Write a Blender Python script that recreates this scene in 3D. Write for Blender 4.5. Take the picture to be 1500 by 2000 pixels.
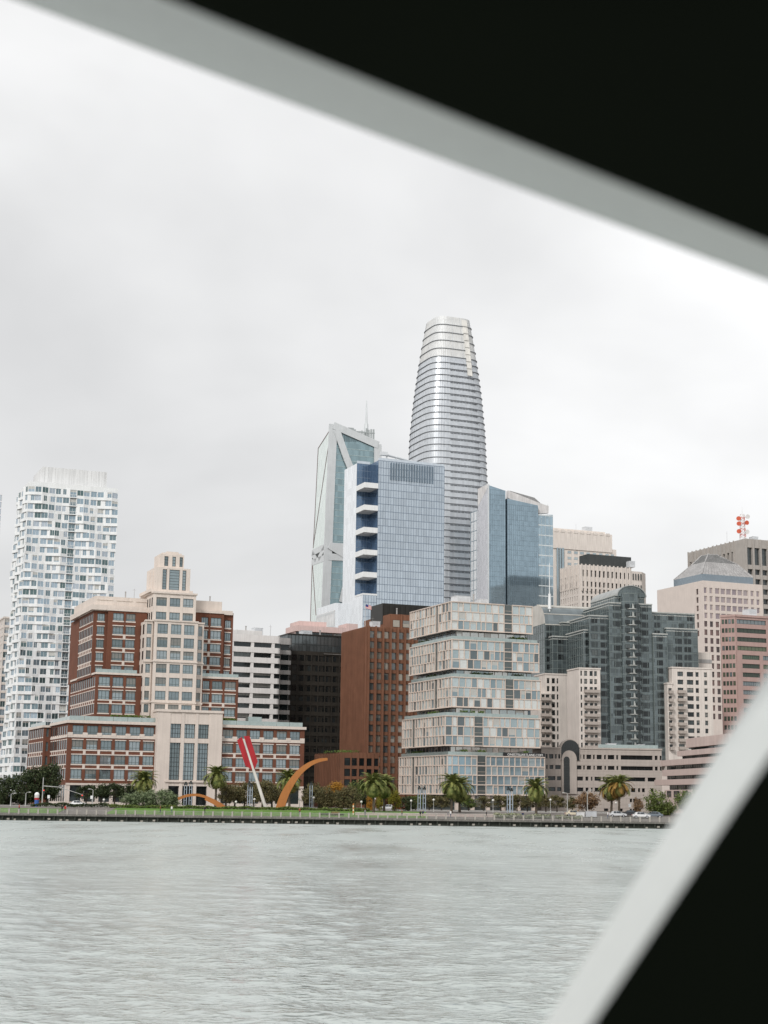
import bpy, math, random
import numpy as np
from mathutils import Vector, Matrix

random.seed(11)
rnd = random.Random(5)
RAD = math.radians
SC = bpy.context.scene
COL = SC.collection
for ob in list(bpy.data.objects):
    bpy.data.objects.remove(ob)

# ------------------------------------------------------------------ camera
CAM_Z, PITCH, ROLL, FPX = 6.5, RAD(10.46), RAD(0.75), 3016.0
_F0 = Vector((0, math.cos(PITCH), math.sin(PITCH)))
_U0 = Vector((0, -math.sin(PITCH), math.cos(PITCH)))
_R0 = Vector((1, 0, 0))
CR = _R0 * math.cos(ROLL) + _U0 * math.sin(ROLL)
CU = _U0 * math.cos(ROLL) - _R0 * math.sin(ROLL)
CF = _F0
CPOS = Vector((0, 0, CAM_Z))
cd = bpy.data.cameras.new('camera')
cam = bpy.data.objects.new('camera', cd)
COL.objects.link(cam)
cam.matrix_world = Matrix(((CR.x, CU.x, -CF.x, 0), (CR.y, CU.y, -CF.y, 0), (CR.z, CU.z, -CF.z, CAM_Z), (0, 0, 0, 1)))
cd.sensor_fit = 'VERTICAL'
cd.sensor_height = 36.0
cd.lens = FPX / 2000 * 36
cd.clip_start = 0.05
cd.clip_end = 20000
cd.dof.use_dof = True
cd.dof.focus_distance = 520
cd.dof.aperture_fstop = 3.0
SC.camera = cam

# ------------------------------------------------------------------ sky, sun, exposure
SUN_EL, SUN_AZ = RAD(38), RAD(206)      # azimuth from +Y towards +X: behind the ferry, to its left
wd = bpy.data.worlds.new('World')
SC.world = wd
wd.use_nodes = True
wn, wl = wd.node_tree.nodes, wd.node_tree.links
wn.clear()
w_out = wn.new('ShaderNodeOutputWorld')
w_bg = wn.new('ShaderNodeBackground')
w_sky = wn.new('ShaderNodeTexSky')
w_sky.sky_type = 'NISHITA'
w_sky.sun_disc = False
w_sky.sun_elevation = SUN_EL
w_sky.sun_rotation = SUN_AZ
w_sky.dust_density = 3.0
w_tc = wn.new('ShaderNodeTexCoord')
w_map = wn.new('ShaderNodeMapping')
w_map.inputs['Scale'].default_value = (1.0, 1.0, 1.9)
w_map.inputs['Location'].default_value = (-4.2, 5.5, 1.45)
w_no = wn.new('ShaderNodeTexNoise')
w_no.inputs['Scale'].default_value = 2.1
w_no.inputs['Detail'].default_value = 5.0
w_no.inputs['Roughness'].default_value = 0.48
w_no.inputs['Distortion'].default_value = 0.25
w_ramp = wn.new('ShaderNodeValToRGB')
w_ramp.color_ramp.elements[0].position = 0.30
w_ramp.color_ramp.elements[0].color = (4.6, 4.61, 4.63, 1)
w_ramp.color_ramp.elements[1].position = 0.66
w_ramp.color_ramp.elements[1].color = (7.3, 7.3, 7.28, 1)
w_mix = wn.new('ShaderNodeMix')
w_mix.data_type = 'RGBA'
w_mix.inputs['Factor'].default_value = 0.96
wl.new(w_tc.outputs['Generated'], w_map.inputs['Vector'])
wl.new(w_map.outputs['Vector'], w_no.inputs['Vector'])
wl.new(w_no.outputs['Fac'], w_ramp.inputs['Fac'])
wl.new(w_sky.outputs['Color'], w_mix.inputs['A'])
wl.new(w_ramp.outputs['Color'], w_mix.inputs['B'])
wl.new(w_mix.outputs['Result'], w_bg.inputs['Color'])
w_bg.inputs['Strength'].default_value = 0.1
wl.new(w_bg.outputs['Background'], w_out.inputs['Surface'])

sl = bpy.data.lights.new('sun', 'SUN')
sl.energy = 1.5
sl.angle = RAD(14)
sl.color = (1.0, 0.98, 0.955)
sun = bpy.data.objects.new('sun', sl)
COL.objects.link(sun)
_sd = Vector((math.sin(SUN_AZ) * math.cos(SUN_EL), math.cos(SUN_AZ) * math.cos(SUN_EL), math.sin(SUN_EL)))
sun.rotation_euler = (-_sd).to_track_quat('-Z', 'Y').to_euler()

SC.view_settings.view_transform = 'Standard'
SC.view_settings.look = 'None'
SC.view_settings.exposure = 0.52
SC.view_settings.gamma = 1.0
SC.view_settings.use_curve_mapping = False
SC.render.engine = 'CYCLES'
SC.cycles.use_denoising = True
SC.cycles.max_bounces = 6
SC.cycles.diffuse_bounces = 3
SC.cycles.glossy_bounces = 3
SC.cycles.transmission_bounces = 3
SC.cycles.volume_bounces = 1
SC.cycles.transparent_max_bounces = 6
SC.cycles.caustics_reflective = False
SC.cycles.caustics_refractive = False
SC.cycles.sample_clamp_indirect = 4.0

# ------------------------------------------------------------------ picture -> place helpers
ZG = 3.0          # street level above the water

def ray(px, py):
    return CF + CR * ((px - 750) / FPX) + CU * ((1000 - py) / FPX)

def at(px, py, Y):
    r = ray(px, py)
    return CPOS + r * (Y / r.y)

def on_level(px, py, z):
    r = ray(px, py)
    return CPOS + r * ((z - CAM_Z) / r.z)

def x_at(px, Y, z=ZG):
    """world x of the thing seen at column px standing at depth Y and height z"""
    # (P-C).R / (P-C).F = k
    k = (px - 750) / FPX
    a = CR - CF * k
    return -(a.y * Y + a.z * (z - CAM_Z)) / a.x

# ------------------------------------------------------------------ mesh builder
class MB:
    def __init__(s):
        s.v, s.f, s.m = [], [], []

    def face(s, pts, m=0):
        b = len(s.v)
        s.v.extend(tuple(p) for p in pts)
        s.f.append(tuple(range(b, b + len(pts))))
        s.m.append(m)

    def hexa(s, p, m=0, skip=()):
        b = len(s.v)
        s.v.extend(tuple(q) for q in p)
        for i, q in enumerate(((0, 3, 2, 1), (4, 5, 6, 7), (0, 1, 5, 4), (1, 2, 6, 5), (2, 3, 7, 6), (3, 0, 4, 7))):
            if i in skip:
                continue
            s.f.append(tuple(b + k for k in q))
            s.m.append(m)

    def box(s, x0, x1, y0, y1, z0, z1, m=0, skip=()):
        s.hexa(((x0, y0, z0), (x1, y0, z0), (x1, y1, z0), (x0, y1, z0), (x0, y0, z1), (x1, y0, z1), (x1, y1, z1), (x0, y1, z1)), m, skip)

    def fbox(s, fc, s0, s1, d0, d1, z0, z1, m=0, skip=()):
        q = [fc.p(a, d) for a, d in ((s0, d0), (s1, d0), (s1, d1), (s0, d1))]
        s.hexa([(x, y, z0) for x, y in q] + [(x, y, z1) for x, y in q], m, skip)

    def prism(s, poly, z0, z1, m=0, top=True, bottom=False, mtop=None):
        b, n = len(s.v), len(poly)
        s.v.extend((x, y, z0) for x, y in poly)
        s.v.extend((x, y, z1) for x, y in poly)
        for i in range(n):
            j = (i + 1) % n
            s.f.append((b + i, b + j, b + n + j, b + n + i))
            s.m.append(m)
        if top:
            s.f.append(tuple(b + n + i for i in range(n)))
            s.m.append(m if mtop is None else mtop)
        if bottom:
            s.f.append(tuple(b + i for i in reversed(range(n))))
            s.m.append(m)

    def wprism(s, fc, poly, d0, d1, m=0):
        """polygon in (s, z) of a facade, extruded from depth d0 to d1"""
        b, n = len(s.v), len(poly)
        for d in (d0, d1):
            for a, z in poly:
                x, y = fc.p(a, d)
                s.v.append((x, y, z))
        for i in range(n):
            j = (i + 1) % n
            s.f.append((b + i, b + j, b + n + j, b + n + i))
            s.m.append(m)
        s.f.append(tuple(b + i for i in range(n)))
        s.f.append(tuple(b + n + i for i in reversed(range(n))))
        s.m.extend((m, m))

    def tube(s, p0, p1, r0, r1=None, n=6, m=0, caps=True):
        r1 = r0 if r1 is None else r1
        p0, p1 = Vector(p0), Vector(p1)
        d = (p1 - p0).normalized()
        a = d.orthogonal().normalized()
        c = d.cross(a)
        b = len(s.v)
        for p, r in ((p0, r0), (p1, r1)):
            for i in range(n):
                t = 2 * math.pi * i / n
                s.v.append(tuple(p + a * (math.cos(t) * r) + c * (math.sin(t) * r)))
        for i in range(n):
            j = (i + 1) % n
            s.f.append((b + i, b + j, b + n + j, b + n + i))
            s.m.append(m)
        if caps:
            s.f.append(tuple(b + n + i for i in range(n)))
            s.f.append(tuple(b + i for i in reversed(range(n))))
            s.m.extend((m, m))

    def path(s, pts, radii, n=8, m=0, squash=None):
        """a tube through several points; squash=(a,b) makes an elliptic section"""
        b = len(s.v)
        up = Vector((0, 1, 0))
        k = len(pts)
        for i, p in enumerate(pts):
            t = (Vector(pts[min(i + 1, k - 1)]) - Vector(pts[max(i - 1, 0)])).normalized()
            a = up.cross(t)
            a = a.normalized() if a.length > 1e-4 else Vector((1, 0, 0))
            c = t.cross(a).normalized()
            ra, rc = (radii[i], radii[i]) if squash is None else (radii[i] * squash[0], radii[i] * squash[1])
            for j in range(n):
                w = 2 * math.pi * j / n
                s.v.append(tuple(Vector(p) + a * (math.cos(w) * ra) + c * (math.sin(w) * rc)))
        for i in range(k - 1):
            for j in range(n):
                j2 = (j + 1) % n
                s.f.append((b + i * n + j, b + i * n + j2, b + (i + 1) * n + j2, b + (i + 1) * n + j))
                s.m.append(m)
        s.f.append(tuple(b + j for j in reversed(range(n))))
        s.f.append(tuple(b + (k - 1) * n + j for j in range(n)))
        s.m.extend((m, m))

    def ball(s, c, r, seg=8, rings=5, m=0, sz=(1, 1, 1)):
        b = len(s.v)
        for i in range(rings + 1):
            ph = math.pi * i / rings
            for j in range(seg):
                th = 2 * math.pi * j / seg
                s.v.append((c[0] + r * sz[0] * math.sin(ph) * math.cos(th), c[1] + r * sz[1] * math.sin(ph) * math.sin(th), c[2] + r * sz[2] * math.cos(ph)))
        for i in range(rings):
            for j in range(seg):
                j2 = (j + 1) % seg
                s.f.append((b + i * seg + j, b + (i + 1) * seg + j, b + (i + 1) * seg + j2, b + i * seg + j2))
                s.m.append(m)

    def add(s, other, mat4, mmap=None):
        b = len(s.v)
        s.v.extend(tuple(mat4 @ Vector(p)) for p in other.v)
        s.f.extend(tuple(b + i for i in q) for q in other.f)
        s.m.extend(other.m if mmap is None else [mmap[i] for i in other.m])

    def mesh(s, name, mats, smooth=False):
        me = bpy.data.meshes.new(name)
        me.from_pydata(s.v, [], s.f)
        for m in mats:
            me.materials.append(m)
        if len(mats) > 1:
            me.polygons.foreach_set('material_index', s.m)
        if smooth:
            me.polygons.foreach_set('use_smooth', [True] * len(s.f))
        me.update()
        return me

    def build(s, name, mats, parent=None, smooth=False, kind=None):
        if not isinstance(mats, (list, tuple)):
            mats = [mats]
        return link(name, s.mesh(name, mats, smooth), parent, kind)


def link(name, me, parent=None, kind=None):
    o = bpy.data.objects.new(name, me)
    COL.objects.link(o)
    if parent is not None:
        o.parent = parent
    if kind:
        o['kind'] = kind
    return o


def tag(o, label, cat, group=None):
    o['label'] = label
    o['category'] = cat
    if group:
        o['group'] = group
    return o


def empty(name, loc=(0, 0, 0), rz=0.0):
    o = bpy.data.objects.new(name, None)
    COL.objects.link(o)
    o.location = loc
    o.rotation_euler = (0, 0, rz)
    o.empty_display_size = 0.5
    return o


def copy_tree(o, parent=None):
    c = o.copy()
    COL.objects.link(c)
    if parent is not None:
        c.parent = parent
    for ch in o.children:
        copy_tree(ch, c)
    return c

# ------------------------------------------------------------------ materials
def nodes(name):
    m = bpy.data.materials.new(name)
    m.use_nodes = True
    nt = m.node_tree
    return m, nt.nodes, nt.links, nt.nodes['Principled BSDF']


def M(name, col, rough=0.8, metal=0.0, var=0.11, scale=0.25, streak=0.13, spec=0.35, bump=0.0, bscale=6.0, fine=0.06):
    """plain weathered surface: blotches, rain streaks and fine grain on one base colour"""
    m, n, l, b = nodes(name)
    b.inputs['Roughness'].default_value = rough
    b.inputs['Metallic'].default_value = metal
    b.inputs['Specular IOR Level'].default_value = spec
    tc = n.new('ShaderNodeTexCoord')
    fac = None
    for sc, amt, zs in ((scale, var, 1.0), (scale * 7, streak, 0.05), (scale * 22, fine, 1.0)):
        if amt <= 0:
            continue
        mp = n.new('ShaderNodeMapping')
        mp.inputs['Scale'].default_value = (1, 1, zs)
        no = n.new('ShaderNodeTexNoise')
        no.inputs['Scale'].default_value = sc
        no.inputs['Detail'].default_value = 4
        mr = n.new('ShaderNodeMapRange')
        mr.inputs['From Min'].default_value = 0.3
        mr.inputs['From Max'].default_value = 0.7
        mr.inputs['To Min'].default_value = 1 - amt
        mr.inputs['To Max'].default_value = 1 + amt
        l.new(tc.outputs['Object'], mp.inputs['Vector'])
        l.new(mp.outputs['Vector'], no.inputs['Vector'])
        l.new(no.outputs['Fac'], mr.inputs['Value'])
        if fac is None:
            fac = mr.outputs['Result']
        else:
            mu = n.new('ShaderNodeMath')
            mu.operation = 'MULTIPLY'
            l.new(fac, mu.inputs[0])
            l.new(mr.outputs['Result'], mu.inputs[1])
            fac = mu.outputs[0]
    if fac is not None:
        vm = n.new('ShaderNodeVectorMath')
        vm.operation = 'SCALE'
        vm.inputs[0].default_value = col
        l.new(fac, vm.inputs['Scale'])
        l.new(vm.outputs['Vector'], b.inputs['Base Color'])
    else:
        b.inputs['Base Color'].default_value = (*col, 1)
    if bump > 0:
        no = n.new('ShaderNodeTexNoise')
        no.inputs['Scale'].default_value = bscale
        no.inputs['Detail'].default_value = 5
        bp = n.new('ShaderNodeBump')
        bp.inputs['Strength'].default_value = bump
        l.new(tc.outputs['Object'], no.inputs['Vector'])
        l.new(no.outputs['Fac'], bp.inputs['Height'])
        l.new(bp.outputs['Normal'], b.inputs['Normal'])
    return m


def G(name, col, metal=0.55, rough=0.06, var=0.0, cell=None):
    """window glass: part mirror, part dark room; cell=(x,y,z) varies it pane by pane"""
    m, n, l, b = nodes(name)
    b.inputs['Roughness'].default_value = rough
    b.inputs['Metallic'].default_value = metal
    b.inputs['Specular IOR Level'].default_value = 0.6
    tc = n.new('ShaderNodeTexCoord')
    if cell:
        sn = n.new('ShaderNodeVectorMath')
        sn.operation = 'SNAP'
        sn.inputs[1].default_value = cell
        ad = n.new('ShaderNodeVectorMath')
        ad.operation = 'ADD'
        ad.inputs[1].default_value = (cell[0] * .37 + 500, cell[1] * .41 + 500, cell[2] * .013 + 100)
        wn_ = n.new('ShaderNodeTexWhiteNoise')
        l.new(tc.outputs['Object'], ad.inputs[0])
        l.new(ad.outputs['Vector'], sn.inputs[0])
        l.new(sn.outputs['Vector'], wn_.inputs['Vector'])
        val = wn_.outputs['Value']
        lo, hi = 0.0, 1.0
    else:
        no = n.new('ShaderNodeTexNoise')
        no.inputs['Scale'].default_value = 0.9
        l.new(tc.outputs['Object'], no.inputs['Vector'])
        val = no.outputs['Fac']
        lo, hi = 0.3, 0.7
    mr = n.new('ShaderNodeMapRange')
    mr.inputs['From Min'].default_value = lo
    mr.inputs['From Max'].default_value = hi
    mr.inputs['To Min'].default_value = 1 - max(var, .08)
    mr.inputs['To Max'].default_value = 1 + max(var, .08)
    vm = n.new('ShaderNodeVectorMath')
    vm.operation = 'SCALE'
    vm.inputs[0].default_value = col
    l.new(val, mr.inputs['Value'])
    l.new(mr.outputs['Result'], vm.inputs['Scale'])
    l.new(vm.outputs['Vector'], b.inputs['Base Color'])
    # old float glass is never quite flat
    nb = n.new('ShaderNodeTexNoise')
    nb.inputs['Scale'].default_value = 0.35
    bp = n.new('ShaderNodeBump')
    bp.inputs['Strength'].default_value = 0.03
    bp.inputs['Distance'].default_value = 0.5
    l.new(tc.outputs['Object'], nb.inputs['Vector'])
    l.new(nb.outputs['Fac'], bp.inputs['Height'])
    l.new(bp.outputs['Normal'], b.inputs['Normal'])
    return m


def shades(name, cols, metal=0.5):
    return [G(f'{name} {i}', c, metal) for i, c in enumerate(cols)]

# ------------------------------------------------------------------ facades
class Face:
    def __init__(s, o, a, n):
        s.o, s.a, s.n = o, a, n

    def p(s, t, d):
        return (s.o[0] + s.a[0] * t + s.n[0] * d, s.o[1] + s.a[1] * t + s.n[1] * d)

    def rot(s):
        return math.atan2(s.n[0], -s.n[1])


def front(u=0.0, v=0.0):
    return Face((u, v), (1, 0), (0, -1))


def left(u=0.0, v=0.0):
    return Face((u, v), (0, 1), (-1, 0))


class Site:
    """a building's own frame: corner nearest the water, u along the front, v back along the street"""
    def __init__(s, name, label, px, py, Y, yaw=22, cat='building', group=None, zg=ZG):
        p = at(px, py, Y)
        s.x0, s.y0, s.zg, s.yaw = p.x, p.y, zg, RAD(yaw)
        s.U = Vector((math.cos(s.yaw), math.sin(s.yaw), 0))
        s.V = Vector((-math.sin(s.yaw), math.cos(s.yaw), 0))
        s.o = Vector((p.x, p.y, zg))
        s.e = empty(name, s.o, s.yaw)
        tag(s.e, label, cat, group)
        s.ws = []

    def F(s, px, py, v=0.0):
        r = ray(px, py)
        t = (s.o - CPOS + s.V * v).dot(s.V) / r.dot(s.V)
        q = CPOS + r * t - s.o
        return q.dot(s.U), q.z

    def L(s, px, py, u=0.0):
        r = ray(px, py)
        t = (s.o - CPOS + s.U * u).dot(s.U) / r.dot(s.U)
        q = CPOS + r * t - s.o
        return q.dot(s.V), q.z

    def fu(s, px, py, v=0.0):
        return s.F(px, py, v)[0]

    def fz(s, px, py, v=0.0):
        return s.F(px, py, v)[1]

    # ---- windows
    def win(s, style, w, h, fc, sc, z, d=0.0, shade=None):
        x, y = fc.p(sc, d)
        if shade is None:
            shade = rnd.choices(range(len(style['glass'])), style.get('wt') or [1] * len(style['glass']))[0]
        bl = 0 if rnd.random() > style.get('blind', 0) else rnd.choice((1, 1, 2, 3))
        shade = shade + 10 * bl
        s.ws.append((style, round(w, 2), round(h, 2), x, y, z, fc.rot(), shade))

    def finish(s, cap=300, name='window'):
        items = []
        for it in s.ws:
            st, w, h, x, y, z, r, sh = it
            wp = s.o + s.U * x + s.V * y + Vector((0, 0, z))
            n2 = s.U * math.sin(r) - s.V * math.cos(r)
            dv = CPOS - wp
            c = max(0.02, n2.dot(dv.normalized()))
            items.append((w * h * c / dv.length_squared, it))
        items.sort(key=lambda q: -q[0])
        rest = MB()
        rmats = []
        for i, (_, it) in enumerate(items):
            st, w, h, x, y, z, r, sh = it
            if i < cap:
                fm, pm = window_mesh(st, w, h, sh)
                o = link(name, fm, s.e)
                o.location = (x, y, z)
                o.rotation_euler = (0, 0, r)
                if pm is not None:
                    link('pane', pm, o)
            else:
                mb, mats = window_mb(st, w, h, sh)
                mm = []
                for m in mats:
                    if m not in rmats:
                        rmats.append(m)
                    mm.append(rmats.index(m))
                rest.add(mb, Matrix.Translation((x, y, z)) @ Matrix.Rotation(r, 4, 'Z'), mm)
        if rest.f:
            rest.build('small_windows', rmats, s.e, kind='stuff')
        s.ws = []


def window_mb(st, w, h, sh):
    """origin at bottom centre of the opening, glass faces -y"""
    mb = MB()
    fw, nx, ny, dp = st.get('fw', .1), st.get('nx', 0), st.get('ny', ()), st.get('dp', .1)
    x0, x1 = -w / 2, w / 2
    if fw > 0:
        mb.box(x0, x0 + fw, -dp, 0, 0, h, 0, (4,))
        mb.box(x1 - fw, x1, -dp, 0, 0, h, 0, (4,))
        mb.box(x0 + fw, x1 - fw, -dp + .005, 0, h - fw, h, 0, (4, 3, 5))
        mb.box(x0 + fw, x1 - fw, -dp + .005, 0, 0, fw, 0, (4, 3, 5))
    for i in range(nx):
        c = x0 + w * (i + 1) / (nx + 1)
        mb.box(c - fw * .4, c + fw * .4, -dp + .01, 0, fw, h - fw, 0, (4, 0, 1))
    for t in ny:
        mb.box(x0 + fw, x1 - fw, -dp + .02, 0, h * t - fw * .4, h * t + fw * .4, 0, (4, 3, 5))
    g = -dp * .3
    bl, sh = sh // 10, sh % 10
    if bl:
        # a blind drawn part of the way down
        zb_ = h - (h - fw) * (0, .28, .5, .8)[bl]
        mb.face(((x0 + fw, g - .012, zb_), (x1 - fw, g - .012, zb_), (x1 - fw, g - .012, h - fw), (x0 + fw, g - .012, h - fw)), 2)
    mb.face(((x0 + fw * .5, g, fw * .5), (x1 - fw * .5, g, fw * .5), (x1 - fw * .5, g, h - fw * .5), (x0 + fw * .5, g, h - fw * .5)), 1)
    return mb, [st['frame'], st['glass'][sh], st.get('blindm', BLIND)]


_wcache = {}

def window_mesh(st, w, h, sh):
    k = (id(st), w, h, sh)
    if k not in _wcache:
        mb, mats = window_mb(st, w, h, sh)
        if st.get('sub'):
            fr, pa = MB(), MB()
            for q, m in zip(mb.f, mb.m):
                (fr if m == 0 else pa).face([mb.v[i] for i in q], 0 if m < 2 else 1)
            _wcache[k] = (fr.mesh('window', [mats[0]]), pa.mesh('pane', mats[1:]))
        else:
            _wcache[k] = (mb.mesh('window', mats), None)
    return _wcache[k]


def even(n, a, b, frac=.7):
    p = (b - a) / n
    return [(a + p * (i + .5 - frac / 2), a + p * (i + .5 + frac / 2)) for i in range(n)]


def gaps(lst, a, b):
    out, c = [], a
    for x, y in sorted(lst):
        if x > c + 1e-4:
            out.append((c, x))
        c = max(c, y)
    if b > c + 1e-4:
        out.append((c, b))
    return out


def facade(mb, site, fc, s0, s1, z0, z1, cols, rows, r, style, m=0, msp=None, pd=0.0, sd=-.06, shade=None):
    """piers and spandrels standing r in front of the glass line, a window in every opening"""
    for a, b in gaps(cols, s0, s1):
        mb.fbox(fc, a, b, -r, pd, z0, z1, m)
    for a, b in cols:
        for c, d in gaps(rows, z0, z1):
            mb.fbox(fc, a, b, -r, sd, c, d, m if msp is None else msp, (3, 5))
        for c, d in rows:
            site.win(style, b - a, d - c, fc, (a + b) / 2, c, -r + .02, shade(a, c) if callable(shade) else shade)


def curtain(mb, fc, s0, s1, z0, z1, ds, dz, wv=.16, wh=.2, m=0, d=.12, ztop=None):
    """mullion lines of a curtain wall as thin bars"""
    n = max(1, round((s1 - s0) / ds))
    for i in range(n + 1):
        t = s0 + (s1 - s0) * i / n
        zt = z1 if ztop is None else min(z1, ztop(t))
        mb.fbox(fc, t - wv / 2, t + wv / 2, 0, d, z0, zt, m, (0,))
    k = max(1, round((z1 - z0) / dz))
    for i in range(k + 1):
        z = z0 + (z1 - z0) * i / k
        a, b = s0, s1
        if ztop is not None:
            xs = [s0 + (s1 - s0) * j / 60 for j in range(61)]
            ok = [x for x in xs if ztop(x) >= z]
            if len(ok) < 2:
                continue
            a, b = ok[0], ok[-1]
        mb.fbox(fc, a, b, 0, d * .8, z - wh / 2, z + wh / 2, m, (3, 5))

# ------------------------------------------------------------------ palette
BRICK = M('red brick', (.155, .062, .038), .9, var=.10, streak=.12, fine=.10)
BROWN = M('brown brick', (.19, .088, .052), .9, var=.10, streak=.14, fine=.08)
LIME = M('limestone', (.66, .58, .52), .85, var=.05, streak=.07)
LIMEB = M('beige stone', (.415, .365, .328), .85, var=.05, streak=.08)
PINKS = M('pink granite', (.42, .29, .262), .8, var=.05, streak=.07)
PALE = M('pale precast', (.66, .60, .55), .85, var=.05, streak=.10)
WHITE = M('white metal panel', (.78, .79, .79), .55, var=.04, streak=.05)
WHITEC = M('white concrete', (.74, .72, .70), .85, var=.05, streak=.08)
GREYC = M('grey concrete', (.34, .33, .32), .9, var=.12, streak=.15)
DARKM = M('dark bronze metal', (.028, .027, .024), .45, metal=.3, var=.1, streak=0)
SLATE = M('slate roof metal', (.37, .36, .355), .6, metal=.2, var=.12, streak=.25)
FRAMEG = M('grey green window frame', (.10, .13, .13), .5, var=.05, streak=0)
FRAMED = M('dark window frame', (.035, .04, .04), .5, var=.05, streak=0)
ALU = M('aluminium', (.66, .68, .70), .5, metal=.2, var=.06, streak=.05)
FIN = M('sunshade fin metal', (.27, .28, .30), .6, metal=.1, var=.06, streak=0)
STEELW = M('pale steel column', (.62, .64, .65), .5, metal=.2, var=.04, streak=.05)
BEIGEF = M('champagne metal frame', (.66, .56, .49), .5, metal=.1, var=.05, streak=.05)
PINKROOF = M('pink roof panel', (.62, .47, .44), .8, var=.06, streak=.1)
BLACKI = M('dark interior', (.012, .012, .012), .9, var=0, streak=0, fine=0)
SIGNW = M('white sign letters', (.8, .8, .78), .6, var=0, streak=0, fine=0)
SIGNB = M('black sign board', (.02, .021, .024), .5, var=0, streak=0, fine=0)
HEDGEM = M('roof planting', (.10, .16, .035), .9, var=.4, scale=1.2, streak=0, fine=.3)

GL_BRICK = shades('brick building glass', [(.20, .25, .27), (.26, .32, .34), (.15, .19, .20), (.31, .36, .38)])
GL_DARK = shades('dark window glass', [(.033, .041, .044), (.055, .068, .07), (.02, .025, .027), (.105, .12, .12)])
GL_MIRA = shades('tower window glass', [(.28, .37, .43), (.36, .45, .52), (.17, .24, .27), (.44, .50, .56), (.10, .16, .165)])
GL_LANE = shades('residence glass', [(.35, .43, .45), (.47, .54, .55), (.23, .30, .33), (.64, .66, .64), (.13, .16, .17)])
GL_TAN = shades('tinted glass with blinds', [(.30, .27, .23), (.36, .33, .28), (.20, .19, .17), (.15, .16, .16)])
GL_RINC = shades('grey tinted glass', [(.10, .12, .125), (.07, .085, .09), (.14, .165, .17)])
GL_MAUVE = shades('mauve window glass', [(.36, .30, .31), (.40, .34, .34), (.31, .26, .28)])
GL_GREEN = shades('green window glass', [(.09, .12, .09), (.13, .15, .10), (.06, .075, .06), (.2, .23, .24)])
BLIND = G('drawn blind behind glass', (.50, .50, .47), .35, .2)
BLINDD = G('drawn dark blind behind glass', (.22, .22, .205), .3, .2)
BALGL = G('balustrade glass', (.36, .43, .42), .45, .1)

ST_BRICK = dict(frame=FRAMEG, glass=GL_BRICK, nx=2, ny=(.27,), fw=.13, dp=.14, sub=True, wt=[4, 3, 2, 2], blind=.3, blindm=BLINDD)
ST_NARROW = dict(frame=FRAMED, glass=GL_DARK, nx=0, fw=.1, dp=.1, wt=[3, 3, 2, 2])
ST_TALL = dict(frame=FRAMED, glass=GL_BRICK, nx=3, ny=(.12, .24, .36, .48, .6, .72, .84), fw=.14, dp=.12, wt=[3, 1, 3, 0])
ST_TOWER = dict(frame=FRAMEG, glass=GL_BRICK, nx=2, ny=(.25,), fw=.12, dp=.12, sub=True, wt=[3, 3, 1, 2], blind=.3, blindm=BLINDD)
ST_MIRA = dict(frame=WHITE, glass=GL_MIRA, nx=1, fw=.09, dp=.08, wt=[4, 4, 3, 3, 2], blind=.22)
ST_BAND = dict(frame=FRAMED, glass=GL_DARK, nx=4, fw=.07, dp=.08, wt=[3, 3, 2, 1], blind=.3, blindm=BLINDD)
ST_LANE = dict(frame=BEIGEF, glass=GL_LANE, nx=0, fw=.06, dp=.06, wt=[5, 5, 3, 4, 2], blind=.2)
ST_LANEB = dict(frame=BEIGEF, glass=shades('reflected sky residence glass', [(.36, .48, .54), (.46, .57, .61), (.27, .38, .44)]), nx=0, fw=.06, dp=.06, wt=[3, 2, 2], blind=.12)  # lowest box: reflected sky put into the pane colour
ST_TAN = dict(frame=DARKM, glass=GL_TAN, nx=0, fw=.06, dp=.06, wt=[4, 4, 2, 1], blind=.35, blindm=BLINDD)
ST_DKB = dict(frame=DARKM, glass=GL_DARK, nx=0, fw=.05, dp=.06, wt=[2, 1, 4, 0])
ST_RINC = dict(frame=FRAMED, glass=GL_DARK, nx=1, ny=(.55,), fw=.1, dp=.08, wt=[3, 2, 3, 1])
ST_STONE = dict(frame=FRAMED, glass=GL_DARK, nx=1, fw=.1, dp=.1, wt=[3, 3, 2, 2], blind=.25, blindm=BLINDD)
ST_PLAIN = dict(frame=FRAMED, glass=GL_DARK, nx=0, fw=.12, dp=.1, wt=[3, 3, 2, 1])
ST_MAUVE = dict(frame=PALE, glass=GL_MAUVE, nx=0, fw=.12, dp=.1)
ST_GREEN = dict(frame=FRAMED, glass=GL_GREEN, nx=0, fw=.1, dp=.1, wt=[3, 3, 3, 1])
ST_STRIP = dict(frame=FRAMED, glass=GL_GREEN, nx=7, fw=.12, dp=.1, wt=[1, 1, 2, 3])
ST_POD = dict(frame=FRAMED, glass=GL_DARK, nx=3, fw=.08, dp=.1, wt=[3, 2, 3, 0])

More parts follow.
